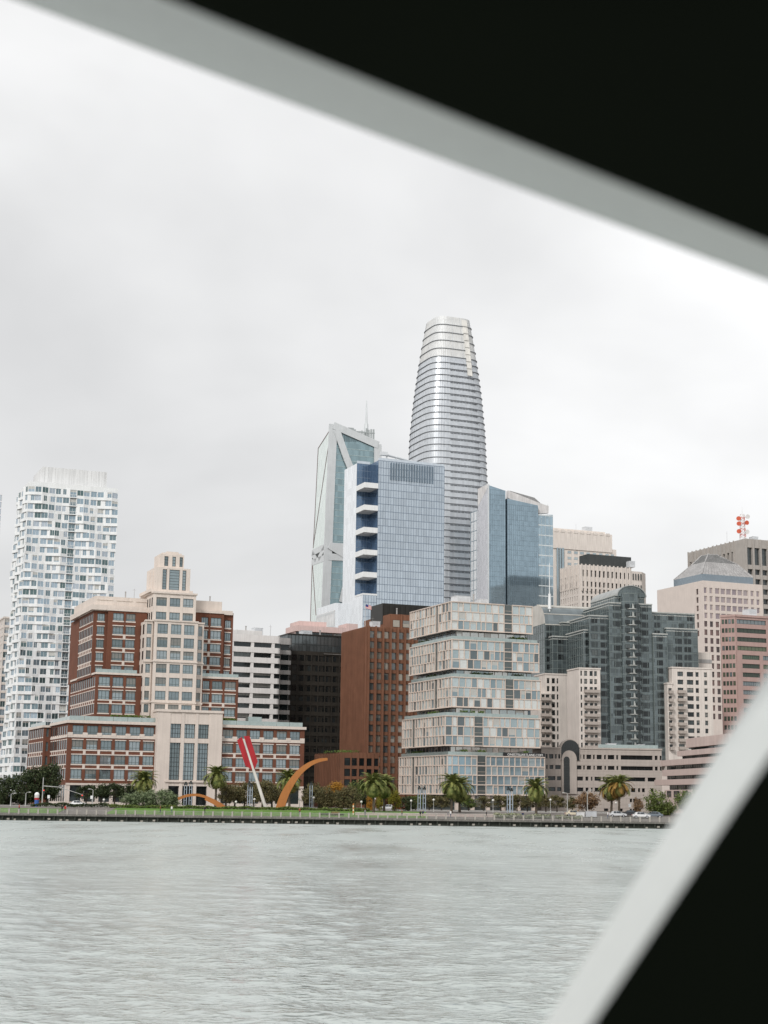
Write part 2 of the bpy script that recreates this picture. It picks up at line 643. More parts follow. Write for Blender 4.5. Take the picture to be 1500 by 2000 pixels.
# ------------------------------------------------------------------ water
def water():
    nr, nc = 760, 470
    Yr = 24 * (371.6 / 24) ** (np.arange(nr) / (nr - 1))
    k = np.linspace(-.33, .34, nc)
    X = Yr[:, None] * k[None, :]
    Yg = np.repeat(Yr[:, None], nc, 1)
    Z = np.zeros_like(X)
    r = np.random.RandomState(4)
    dy = np.gradient(Yr)[:, None]
    patch = .75 + .25 * np.sin(X / 31 + 1.3 * np.sin(Yg / 47)) * np.sin(Yg / 39 + 1.1 * np.sin(X / 53))
    for i in range(96):
        lam = .38 * (6.5 / .38) ** r.rand()
        th = RAD(205) + r.randn() * .6
        kx, ky = 2 * math.pi / lam * math.sin(th), 2 * math.pi / lam * math.cos(th)
        amp = lam / (2 * math.pi) * .016 * (1.0 if lam < 3 else .55)
        eff = abs(ky) / (2 * math.pi) * dy
        wgt = np.clip(1.15 - eff * 3.0, 0, 1)
        ph = kx * X + ky * Yg + r.rand() * 6.283
        Z += amp * wgt * (np.sin(ph) + .22 * np.sin(2 * ph + 1.5))
    Z *= patch
    Z *= np.clip((372 - Yg) / 30, .25, 1)
    n = nr * nc
    co = np.stack([X, Yg, Z], -1).reshape(-1, 3)
    big = np.array([[-3000, -3000, -.45], [3000, -3000, -.45], [3000, 378, -.45], [-3000, 378, -.45]], float)
    co = np.vstack([co, big])
    idx = np.arange(n).reshape(nr, nc)
    q = np.stack([idx[:-1, :-1], idx[:-1, 1:], idx[1:, 1:], idx[1:, :-1]], -1).reshape(-1, 4)
    q = np.vstack([q, [[n, n + 1, n + 2, n + 3]]])
    me = bpy.data.meshes.new('water')
    me.vertices.add(len(co))
    me.vertices.foreach_set('co', co.ravel())
    me.loops.add(q.size)
    me.loops.foreach_set('vertex_index', q.ravel().astype(np.int32))
    me.polygons.add(len(q))
    me.polygons.foreach_set('loop_start', np.arange(0, q.size, 4, dtype=np.int32))
    me.polygons.foreach_set('use_smooth', np.ones(len(q), bool))
    me.update(calc_edges=True)
    m, nd, l, b = nodes('bay water')
    b.inputs['Base Color'].default_value = (.43, .47, .45, 1)
    b.inputs['Roughness'].default_value = .09
    b.inputs['IOR'].default_value = 1.33
    tc = nd.new('ShaderNodeTexCoord')
    # ripples too small to mesh far out count as roughness there
    sx = nd.new('ShaderNodeSeparateXYZ')
    rr = nd.new('ShaderNodeMapRange')
    rr.inputs['From Min'].default_value = 45
    rr.inputs['From Max'].default_value = 260
    rr.inputs['To Min'].default_value = .10
    rr.inputs['To Max'].default_value = .34
    l.new(tc.outputs['Object'], sx.inputs[0])
    l.new(sx.outputs['Y'], rr.inputs['Value'])
    gm = nd.new('ShaderNodeMapping')
    gm.inputs['Scale'].default_value = (1, .3, 1)
    gn = nd.new('ShaderNodeTexNoise')
    gn.inputs['Scale'].default_value = .09
    gn.inputs['Detail'].default_value = 6
    gn.inputs['Roughness'].default_value = .65
    gr = nd.new('ShaderNodeMapRange')
    gr.inputs['From Min'].default_value = .3
    gr.inputs['From Max'].default_value = .7
    gr.inputs['To Min'].default_value = .45
    gr.inputs['To Max'].default_value = 1.45
    gx = nd.new('ShaderNodeMath')
    gx.operation = 'MULTIPLY'
    l.new(tc.outputs['Object'], gm.inputs['Vector'])
    l.new(gm.outputs['Vector'], gn.inputs['Vector'])
    l.new(gn.outputs['Fac'], gr.inputs['Value'])
    l.new(gr.outputs['Result'], gx.inputs[0])
    l.new(rr.outputs['Result'], gx.inputs[1])
    l.new(gx.outputs[0], b.inputs['Roughness'])
    mk_ = nd.new('ShaderNodeTexNoise')
    mk_.inputs['Scale'].default_value = .028
    mk_.inputs['Detail'].default_value = 3
    mr = nd.new('ShaderNodeMapRange')
    mr.inputs['From Min'].default_value = .38
    mr.inputs['From Max'].default_value = .62
    mr.inputs['To Min'].default_value = .22
    mr.inputs['To Max'].default_value = 1.0
    l.new(tc.outputs['Object'], mk_.inputs['Vector'])
    l.new(mk_.outputs['Fac'], mr.inputs['Value'])
    prev = None
    for sc, st, dist, kind in ((1.3, (1, 1.3, 1), .20, 'RIDGED_MULTIFRACTAL'), (3.2, (1, 1.2, 1), .085, 'RIDGED_MULTIFRACTAL'), (7.5, (1, 1.2, 1), .026, 'RIDGED_MULTIFRACTAL'), (.4, (1, 1.25, 1), .15, 'FBM'), (.15, (1, 1.4, 1), .35, 'FBM'), (.42, (1, 1.6, 1), .12, 'RIDGED_MULTIFRACTAL')):
        mp = nd.new('ShaderNodeMapping')
        mp.inputs['Scale'].default_value = st
        mp.inputs['Rotation'].default_value = (0, 0, RAD(8))
        no = nd.new('ShaderNodeTexNoise')
        no.noise_type = kind
        no.inputs['Scale'].default_value = sc
        no.inputs['Detail'].default_value = 3
        l.new(tc.outputs['Object'], mp.inputs['Vector'])
        l.new(mp.outputs['Vector'], no.inputs['Vector'])
        bp = nd.new('ShaderNodeBump')
        bp.inputs['Distance'].default_value = dist
        l.new(mr.outputs['Result'], bp.inputs['Strength'])
        l.new(no.outputs['Fac'], bp.inputs['Height'])
        if prev is not None:
            l.new(prev.outputs['Normal'], bp.inputs['Normal'])
        prev = bp
    l.new(prev.outputs['Normal'], b.inputs['Normal'])
    me.materials.append(m)
    link('water', me, None, 'structure')

water()

# ------------------------------------------------------------------ land, promenade, lawn, road
def strip(name, prof, x0, x1, mat, dz=0.0, nx=40):
    """a sheet following the (Y, z) profile of the shore"""
    mb = MB()
    for i in range(nx):
        a, b = x0 + (x1 - x0) * i / nx, x0 + (x1 - x0) * (i + 1) / nx
        for (ya, za), (yb, zb) in zip(prof, prof[1:]):
            mb.face(((a, ya, za + dz), (b, ya, za + dz), (b, yb, zb + dz), (a, yb, zb + dz)))
    return mb.build(name, mat, None, kind='structure')

PROF = [(372.4, 1.5), (377, 1.75), (384, 2.35), (393, 2.98), (399, 3.0), (2600, 3.0)]

def prof_z(Y):
    for (ya, za), (yb, zb) in zip(PROF, PROF[1:]):
        if Y <= yb:
            return za + (zb - za) * max(0, Y - ya) / (yb - ya)
    return 3.0

PAVE = M('promenade concrete', (.17, .152, .138), .9, var=.12, streak=0, scale=.4)
ASPH = M('asphalt', (.055, .055, .057), .9, var=.15, streak=0, scale=.5)
GRASS = M('lawn grass', (.10, .195, .032), .95, var=.25, streak=0, scale=.35, fine=.3, bump=.6, bscale=9)
strip('ground', PROF, -3000, 3000, PAVE, 0, 60)
strip('lawn', [(375.6, 1.674), (377, 1.75), (384, 2.35), (393, 2.98), (397, 2.99)], x_at(210, 380, 2), x_at(835, 380, 2), GRASS, .03, 24)
strip('lawn', [(375.6, 1.674), (377, 1.75), (384, 2.35), (388, 2.63)], x_at(-60, 380, 2), x_at(118, 380, 2), GRASS, .03, 12)
rd = MB()
rd.box(-900, 900, 424, 446, 2.98, 3.006)
rd.build('road', ASPH, None, kind='structure')
kb = MB()
for y in (423.6, 446.0):
    kb.box(-900, 900, y, y + .35, 2.95, 3.13)
kb.build('kerb', M('kerb concrete', (.42, .41, .39), .9), None, kind='structure')
mk = MB()
for y in (429.3, 435.0, 440.6):
    for i in range(-45, 45):
        mk.box(i * 9.0, i * 9.0 + 3.0, y, y + .14, 3.0065, 3.010)
mk.build('lane_marking', M('road paint', (.75, .75, .72), .8), None, kind='structure')

# ------------------------------------------------------------------ seawall with its deck edge, piles and fenders
WALLD = M('dark blotched seawall', (.045, .050, .040), .85, var=.35, scale=.5, streak=.25, fine=.2)  # dark blotchy colour for wall and piles
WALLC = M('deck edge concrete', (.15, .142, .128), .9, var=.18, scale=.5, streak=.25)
TYRE = M('weathered fender block', (.33, .31, .27), .9, var=.3, scale=1.5)
sw = tag(empty('seawall', (0, 372, 0)), 'long dark seawall with pale deck edge along the waterfront', 'seawall')
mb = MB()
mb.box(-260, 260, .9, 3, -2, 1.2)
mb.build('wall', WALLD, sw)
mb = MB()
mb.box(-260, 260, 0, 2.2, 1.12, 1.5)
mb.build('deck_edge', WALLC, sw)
pm = MB()
pm.tube((0, 0, -2), (0, 0, 1.12), .22, .22, 8)
pm = pm.mesh('pile', [WALLD])
fm = MB()
fm.box(-.32, .32, -.16, .16, -.05, .38)
fm.box(-.22, .22, -.2, -.16, .05, .28)
fm = fm.mesh('fender', [TYRE])
xx = -104.0
while xx < 78:
    o = link('pile', pm, sw)
    o.location = (xx, .55, 0)
    if rnd.random() < .75:
        o = link('fender', fm, sw)
        o.location = (xx + rnd.uniform(.4, 1.6), .62 + rnd.uniform(0, .08), rnd.uniform(-.05, .25))
    xx += 2.45

RAILM = M('railing concrete post', (.36, .335, .30), .85, var=.1, scale=1)
PIPE = M('galvanised rail', (.36, .36, .34), .5, metal=.3)
rl = tag(empty('railing', (0, 372.9, 1.5)), 'long promenade railing of concrete posts and thin pipes above the seawall', 'railing')
pm = MB()
pm.box(-.19, .19, -.15, .15, 0, 1.1)
pm.box(-.23, .23, -.19, .19, 1.1, 1.2)
pm = pm.mesh('post', [RAILM])
pts = [-104 + 2.3 * i for i in range(80)]
for x in pts:
    link('post', pm, rl).location = (x, 0, 0)
for z, r in ((1.02, .045), (.78, .03), (.56, .03), (.34, .03), (.14, .03)):
    mb = MB()
    mb.tube((pts[0], 0, z), (pts[-1], 0, z), r, r, 6)
    mb.build('rail', PIPE, rl)

# ================================================================== buildings
z1 = lambda x, y: (.2 * x, 880 + .2 * y)
z2 = lambda x, y: (.21 * x, 1200 + .21 * y)
z3 = lambda x, y: (120 + .24 * x, 1060 + .24 * y)
z4 = lambda x, y: (280 + .25333 * x, 1360 + .25333 * y)
z5 = lambda x, y: (440 + .25333 * x, 1180 + .25333 * y)
z6 = lambda x, y: (590 + .23 * x, 760 + .23 * y)
z7 = lambda x, y: (780 + .3 * x, 600 + .3 * y)
s1 = lambda x, y: (760 + .23 * x, 1160 + .23 * y)
s2 = lambda x, y: (1040 + .25333 * x, 1120 + .25333 * y)
s3 = lambda x, y: (1060 + .29333 * x, 980 + .29333 * y)
t1 = lambda x, y: (1050 + .18667 * x, 1420 + .18667 * y)
t2 = lambda x, y: (1260 + .21 * x, 1030 + .21 * y)


def leaf_strip(name, parent, x0, x1, y0, y1, z0, z1, n, mat, size=.35):
    """clipped planting: many small leaf faces in a box"""
    mb = MB()
    for _ in range(n):
        c = Vector((rnd.uniform(x0, x1), rnd.uniform(y0, y1), z0 + (z1 - z0) * rnd.random() ** .6))
        a = Vector((rnd.gauss(0, 1), rnd.gauss(0, 1), rnd.gauss(0, 1))).normalized() * size * rnd.uniform(.6, 1.2)
        b = Vector((rnd.gauss(0, 1), rnd.gauss(0, 1), rnd.gauss(0, 1))).normalized() * size * rnd.uniform(.4, .8)
        mb.face((c - a, c + b, c + a, c - b))
    return mb.build(name, mat, parent)

# ------------------------------------------------------------------ brick offices with limestone tower
def brick_offices():
    s = Site('brick_office_building', 'red brick office block with stepped limestone tower and tall stone portal', 134, 1411, 465)
    B_, W_ = 0, 1
    wall = MB()
    # base block
    zt = s.fz(134, 1411)
    uR = s.fu(595, 1424)
    vL = s.L(100, 1419)[0]
    uP0, uP1 = s.fu(306, 1480), s.fu(431, 1480)
    rows = [(s.fz(152, b), s.fz(152, a)) for a, b in ((1416.5, 1434), (1445, 1463.5), (1474, 1492), (1502, 1521))]
    grd = (1.0, s.fz(152, 1533))
    r = .45
    wall.box(r, uR - .3, r, vL + 45, 0, zt, B_)
    colsL = even(6, s.fu(138.5, 1425), s.fu(305, 1425), .77)
    colsR = even(6, s.fu(432, 1440), s.fu(589, 1440), .77)
    fc = front()

    def bands(fc, cols, rows, s0, s1):
        for i, (a, b) in enumerate(rows):
            for c, d in cols:
                wall.fbox(fc, c - .1, d + .1, -.09, .05, a - .38, a, W_)
                if i > 0:
                    wall.fbox(fc, c - .1, d + .1, -.09, .05, b, b + .3, W_)
        for (c, d), (e, f) in zip(cols, cols[1:]):
            for (a1, b1), (a0, b0) in zip(rows[1:], rows[2:]):
                m = (d + e) / 2
                wall.fbox(fc, m - .4, m + .4, -.09, .07, b0, a1, W_)

    facade(wall, s, fc, 0, uP0, grd[1], zt, colsL, rows, r, ST_BRICK, B_)
    bands(fc, colsL, rows, 0, uP0)
    facade(wall, s, fc, uP1, uR, grd[1], zt, colsR, rows, r, ST_BRICK, B_)
    bands(fc, colsR, rows, uP1, uR)
    # stone ground floor and belt courses
    for a, b, cols in ((0, uP0, colsL), (uP1, uR, colsR)):
        facade(wall, s, fc, a, b, 0, grd[1], cols, [grd], r, ST_PLAIN, W_, pd=.05, sd=.0)
        wall.fbox(fc, a, b, -.3, .22, grd[1] - .05, grd[1] + .55, W_)
        zb = rows[0][0]
        wall.fbox(fc, a, b, -.3, .16, zb - .95, zb - .35, W_)
        for c, d in gaps(cols, a, b):
            m = (c + d) / 2
            wall.fbox(fc, m - .75, m + .75, -.2, .2, zb - .45, zb + .55, W_)
        wall.fbox(fc, a - (.5 if a == 0 else 0), b + .4, -.3, .55, zt - .1, zt + .75, W_)
    # left flank of the base
    lf = left()
    colsS = even(8, r + .3, vL, .68)
    wall.fbox(lf, r, vL, -r, -.1, grd[1], zt, B_)
    facade(wall, s, lf, r, vL, grd[1], zt, colsS, rows, .1, ST_NARROW, B_, sd=-.03)
    bands(lf, colsS, rows, r, vL)
    wall.fbox(lf, r, vL, -r, -.1, 0, grd[1], W_)
    facade(wall, s, lf, r, vL, 0, grd[1], colsS, [grd], .1, ST_PLAIN, W_, sd=-.03)
    wall.fbox(lf, r, vL, -.3, .14, rows[0][0] - .95, rows[0][0] - .35, W_)
    wall.fbox(lf, .3, vL, -.3, .5, zt - .1, zt + .74, W_)
    # set-back wing further along the flank
    uw = s.fu(86, 1425, vL)
    vw = s.L(57, 1430, uw)[0]
    zw = s.fz(86, 1420, vL)
    wall.box(uw + r, .2, vL + r, vw, 0, zw, B_)
    wf, wl_ = front(uw, vL), left(uw, 0)
    facade(wall, s, wf, 0, -uw, 0, zw, even(1, .6, -uw - .5, .7), rows, r, ST_BRICK, B_)
    wall.fbox(wl_, vL + r, vw, -r, -.1, 0, zw, B_)
    facade(wall, s, wl_, vL + r, vw, 0, zw, even(8, vL + r, vw, .68), rows, .1, ST_NARROW, B_, sd=-.03)
    bands(wl_, even(8, vL + r, vw, .6), rows, vL, vw)
    wall.fbox(wl_, vL - .2, vw, -.3, .4, zw - .1, zw + .6, W_)
    wall.fbox(wf, -.4, -uw, -.3, .4, zw - .1, zw + .58, W_)

    # middle blocks
    def block(pxc, pyc, pxl, pxr, v, ztop, zbot, rowpx, pxref, cols, ncs, deep, low=0):
        u0 = s.fu(pxc, pyc, v)
        u1 = s.fu(pxr, pyc, v)
        rws = [(s.fz(pxref, b, v), s.fz(pxref, a, v)) for a, b in rowpx]
        f = front(0, v)
        wall.box(u0 + r, u1 - .2, v + r, v + deep, zbot, ztop, B_)
        cs = [(s.fu(a, pyc + 20, v), s.fu(b, pyc + 20, v)) for a, b in cols]
        facade(wall, s, f, u0, u1, zbot, ztop, cs, rws, r, ST_BRICK, B_)
        bands(f, cs, rws, u0, u1)
        wall.fbox(f, u0 - .3, u1, -.3, .3, ztop - .05, ztop + .55, W_)
        if pxl is not None:
            d = s.L(pxl, pyc + 12, u0)[0] - v
            lf = left(u0, v)
            css = even(ncs, r + .2, d, .68)
            wall.fbox(lf, r, d, -r, -.1, zbot, ztop, B_)
            facade(wall, s, lf, r, d, zbot, ztop, css, rws, .1, ST_NARROW, B_, sd=-.03)
            bands(lf, css, rws, r, d)
            wall.fbox(lf, .2, d, -.3, .3, ztop - .05, ztop + .54, W_)
        return u0, u1, rws
    zmid = s.fz(188, 1316, 8)
    rz = lambda lst: [(1060 + .24 * a, 1060 + .24 * b) for a, b in lst]
    cx = lambda lst: [(120 + .24 * a, 120 + .24 * b) for a, b in lst]
    mid = block(188, 1316, 139, 290, 8, zmid, zt - 1, rz([(1090, 1165), (1200, 1275), (1312, 1385)]), 205, cx([(302, 395), (416, 503), (526, 605)]), 13, 46)
    midr = block(375, 1324, None, 466, 8, s.fz(460, 1327, 8), zt - 1, rz([(1130, 1197), (1235, 1305), (1343, 1415)]), 440, cx([(1150, 1205), (1225, 1310), (1330, 1418)]), 0, 46)
    up5 = rz([(575, 637), (680, 747), (788, 855), (895, 961), (1002, 1066)])
    zup = s.fz(212, 1192, 12)
    block(184, 1190, 156, 300, 14, zup - .02, zmid - .6, up5, 196, cx([(292, 352)]), 9, 40)
    block(212, 1192, None, 288, 12, zup, zmid - .6, up5, 240, cx([(420, 507), (526, 602)]), 0, 10)
    up5r = rz([(612, 680), (718, 787), (826, 890), (932, 997), (1040, 1095)])
    zur = s.fz(440, 1199, 12)
    block(375, 1195, None, 438, 12, zur, zmid - .6, up5r, 425, cx([(1140, 1196), (1216, 1302)]), 0, 30)
    block(430, 1200, None, 456, 13.5, zur - .02, zmid - .6, rz([(632, 695), (735, 800), (838, 905), (942, 1008), (1045, 1100)]), 447, cx([(1332, 1380)]), 0, 28)
    # stone attics
    for pa, pb, py0, py1, v, dp in ((186, 300, 1163.5, 1189, 15, 34), (375, 434, 1172, 1196, 14, 26), (180, 300, 1180, 1190, 13, 36), (375, 455, 1189, 1197, 12.8, 28)):
        ua, ub = s.fu(pa, py0, v), s.fu(pb, py0, v)
        za, zb = s.fz(pa, py1, v), s.fz(pa, py0, v)
        wall.box(ua, ub, v, v + dp, za, zb, W_)
        if zb - za > 4:
            k = 3 if pb < 320 else 2
            for a, b in even(k, ua, ub, .8):
                wall.box(a, b, v - .18, v, za + 1.0, za + 1.35, W_)
                wall.box(a, b, v - .18, v, zb - 1.2, zb - .9, W_)
    # limestone tower
    tv = 3.0
    tw = MB()
    tcol = cx([(770, 856), (880, 966), (988, 1073)])
    tu = [(s.fu(a, 1300, tv), s.fu(b, 1300, tv)) for a, b in tcol]
    tu0, tu1 = s.fu(299, 1300, tv), s.fu(384, 1300, tv)
    trow = [(s.fz(340, b, tv), s.fz(340, a, tv)) for a, b in rz([(664, 745), (774, 855), (881, 952), (990, 1062), (1100, 1170), (1210, 1282), (1318, 1385)])]
    ztw = s.fz(340, 1060 + .24 * 640, tv)
    tw.box(tu0 + r, tu1 - r, tv + r, tv + 20, 0, ztw)
    facade(tw, s, front(0, tv), tu0, tu1, zt - 1, ztw, tu, trow, r, ST_TOWER)
    wv_ = tv + 2.2
    wu0, wu1 = s.fu(281.5, 1300, wv_), s.fu(396, 1300, wv_)
    wl_d = s.L(268.5, 1300, wu0)[0] - wv_
    tw.box(wu0 + r, wu1 - r, wv_ + r, wv_ + max(wl_d, 9), zt - 1, ztw)
    wc = [(s.fu(120 + .24 * 683, 1300, wv_), s.fu(120 + .24 * 722, 1300, wv_))]
    wc2 = [(s.fu(120 + .24 * 1104, 1300, wv_), s.fu(120 + .24 * 1137, 1300, wv_))]
    facade(tw, s, front(0, wv_), wu0, tu0 - .01, zt - 1, ztw - .05, wc, trow, r, ST_TOWER)
    facade(tw, s, front(0, wv_), tu1 + .01, wu1, zt - 1, ztw - .05, wc2, trow, r, ST_TOWER)
    tw.fbox(left(wu0, wv_), r, wl_d, -r, -.1, zt - 1, ztw - .06)
    facade(tw, s, left(wu0, wv_), r, wl_d, zt - 1, ztw - .05, even(2, r, wl_d, .45), trow, .1, ST_NARROW, sd=-.03)
    for z in (ztw, trow[2][0] - .75, trow[5][0] - .8):
        tw.box(tu0 - .2, tu1 + .2, tv - .25, tv + 1.5, z - .1, z + .35)
        tw.box(wu0 - .2, wu1 + .2, wv_ - .25, wv_ + 1.4, z - .12, z + .33)
    # upper shaft, crown and lantern
    uv = tv + 2.6
    a0, a1 = s.fu(299.5, 1190, uv), s.fu(382.5, 1190, uv)
    zu = s.fz(340, 1160, uv)
    ad = s.L(286, 1190, a0)[0] - uv
    urow = [(s.fz(340, b, uv), s.fz(340, a, uv)) for a, b in rz([(450, 520), (568, 632)])]
    tw.box(a0 + r, a1 - r, uv + r, uv + 18, ztw, zu)
    facade(tw, s, front(0, uv), a0, a1, ztw, zu, [(s.fu(a, 1190, uv), s.fu(b, 1190, uv)) for a, b in tcol], urow, r, ST_TOWER)
    tw.fbox(left(a0, uv), r, ad, -r, -.1, ztw, zu - .01)
    facade(tw, s, left(a0, uv), r, ad, ztw, zu, even(3, r, ad, .5), urow, .1, ST_NARROW, sd=-.03)
    tw.box(a0 - .35, a1 + .35, uv - .35, uv + 18, zu - .05, zu + .5)
    cv = uv + 2
    c0, c1 = s.fu(299, 1130, cv) + .8, s.fu(371.5, 1130, cv)
    zc0, zc1 = zu + .5, s.fz(335, 1109, cv)
    tw.box(s.fu(293, 1153, cv - .5), s.fu(377, 1153, cv - .5), cv - .5, cv + 14, zu + .45, s.fz(335, 1152.5, cv))
    tw.box(c0 + r, c1 - r, cv + r, cv + 12, zc0, zc1)
    ccol = [(s.fu(a, 1130, cv), s.fu(b, 1130, cv)) for a, b in cx([(822, 857), (877, 962), (984, 1016)])]
    zr = [(s.fz(335, 1152, cv), s.fz(335, 1112.5, cv))]
    ST_CROWN = dict(frame=FRAMED, glass=GL_BRICK, nx=0, ny=(.15, .29, .43, .57, .71, .86), fw=.12, dp=.1)
    facade(tw, s, front(0, cv), c0, c1, zc0, zc1, ccol, zr, r, ST_CROWN)
    tw.box(c0, c0 + r, cv + r, cv + 12, zc0, zc1)
    for a, b in even(2, cv + 2, cv + 10, .5):
        tw.box(c0 - .2, c0, a, b, zc0 + 1, zc1 - 1)
    lv = cv + 1.6
    l0, l1 = s.fu(313, 1095, lv), s.fu(359.5, 1095, lv)
    zl = s.fz(335, 1083, lv)
    tw.box(l0 + r, l1 - r, lv + r, lv + 8, zc1, zl)
    lcol = [(s.fu(a, 1095, lv), s.fu(b, 1095, lv)) for a, b in cx([(838, 871), (903, 932), (962, 989)])]
    facade(tw, s, front(0, lv), l0, l1, zc1, zl, lcol, [(s.fz(335, 1106, lv), s.fz(335, 1087, lv))], r, dict(ST_CROWN, ny=(.33, .66)))
    tw.box(l0, l0 + r, lv + r, lv + 8, zc1, zl)
    tw.box(s.fu(327, 1077, lv), s.fu(350, 1077, lv), lv + .6, lv + 6, zl, s.fz(335, 1077, lv))
    tw.box(l0 + .7, l1 - .7, lv + .3, lv + 7, zl - .01, zl + .5)
    tw.build('stone_tower', LIME, s.e)
    # portal
    pv = -2.2
    po = MB()
    q0, q1 = s.fu(305, 1480, pv), s.fu(432.5, 1480, pv)
    zp = s.fz(370, 1389.5, pv)
    po.box(q0 + .9, q1 - .9, pv + .9, 12, 0, zp)
    P4 = lambda x: 280 + .25333 * x
    pc = [(s.fu(P4(a), 1480, pv), s.fu(P4(b), 1480, pv)) for a, b in ((201, 284), (309, 394), (416, 499))]
    Z4 = lambda y: s.fz(370, 1360 + .25333 * y, pv)
    # three stacked openings: square, giant, door
    for c, d in gaps(pc, q0, q1):
        po.fbox(front(0, pv), c, d, -.9, 0, 0, zp)
    prow = [(.3, Z4(692)), (Z4(647), Z4(360)), (Z4(324), Z4(214))]
    for a, b in pc:
        for c, d in gaps(prow, 0, zp):
            po.fbox(front(0, pv), a, b, -.9, -.15, c, d)
        s.win(ST_PLAIN, b - a, prow[0][1] - prow[0][0], front(0, pv), (a + b) / 2, prow[0][0], -.88, 2)
        s.win(ST_TALL, b - a, prow[1][1] - prow[1][0], front(0, pv), (a + b) / 2, prow[1][0], -.88)
        s.win(dict(ST_TALL, ny=(.33, .66)), b - a, prow[2][1] - prow[2][0], front(0, pv), (a + b) / 2, prow[2][0], -.88)
    zc = Z4(660)
    po.box(s.fu(P4(165), 1525, pv), s.fu(P4(520), 1525, pv), pv - .35, pv, zc - .15, zc + .35)
    po.box(q0 - .25, q1 + .25, pv - .3, 12.2, zp - .3, zp + .45)
    po.fbox(left(q0, pv), 0.9, 12, -.9, 0, 0, zp)
    po.build('portal', LIME, s.e)
    wall.build('wall', [BRICK, LIME], s.e)
    # roof terrace balustrades and planting
    for a, b, v, z in ((.4, uP0 - .5, .5, zt + .75), (uP1 + .5, uR - .5, .5, zt + .75)):
        g = MB()
        for c, d in even(max(2, int((b - a) / 4)), a, b, .98):
            g.box(c, d, v, v + .06, z, z + 1.35)
        g.build('balustrade', BALGL, s.e)
    for a, b, z in ((mid[0], s.fu(268, 1310, 8), zmid + .5), (s.fu(394, 1320, 8), midr[1], s.fz(460, 1327, 8) + .5)):
        g = MB()
        for c, d in even(7, a, b, .98):
            g.box(c, d, 8.2, 8.26, z, z + 1.1)
        g.build('balustrade', BALGL, s.e)
    g = MB()
    for c, d in even(5, r, vL, .97):
        g.box(.4, .46, c, d, zt + .75, zt + 2.0)
    for c, d in even(6, vL, vw, .97):
        g.box(uw + .4, uw + .46, c, d, zw + .55, zw + 1.8)
    g.build('balustrade', BALGL, s.e)
    for pa, pb, v in ((216, 266, 5.5), (240, 300, 3.5), (434, 462, 4)):
        leaf_strip('roof_planting', s.e, s.fu(pa, 1400, v), s.fu(pb, 1400, v), v - .6, v + .9, zt + .6, zt + 2.9, 420, HEDGEM, .3)
    g = MB()
    ka, kb_ = s.fu(485, 1405, 3), s.fu(511, 1405, 3)
    g.box(ka, kb_, 3, 6, zt, zt + 3.6)
    g.build('roof_pavilion', BALGL, s.e)
    s.finish(300)

brick_offices()

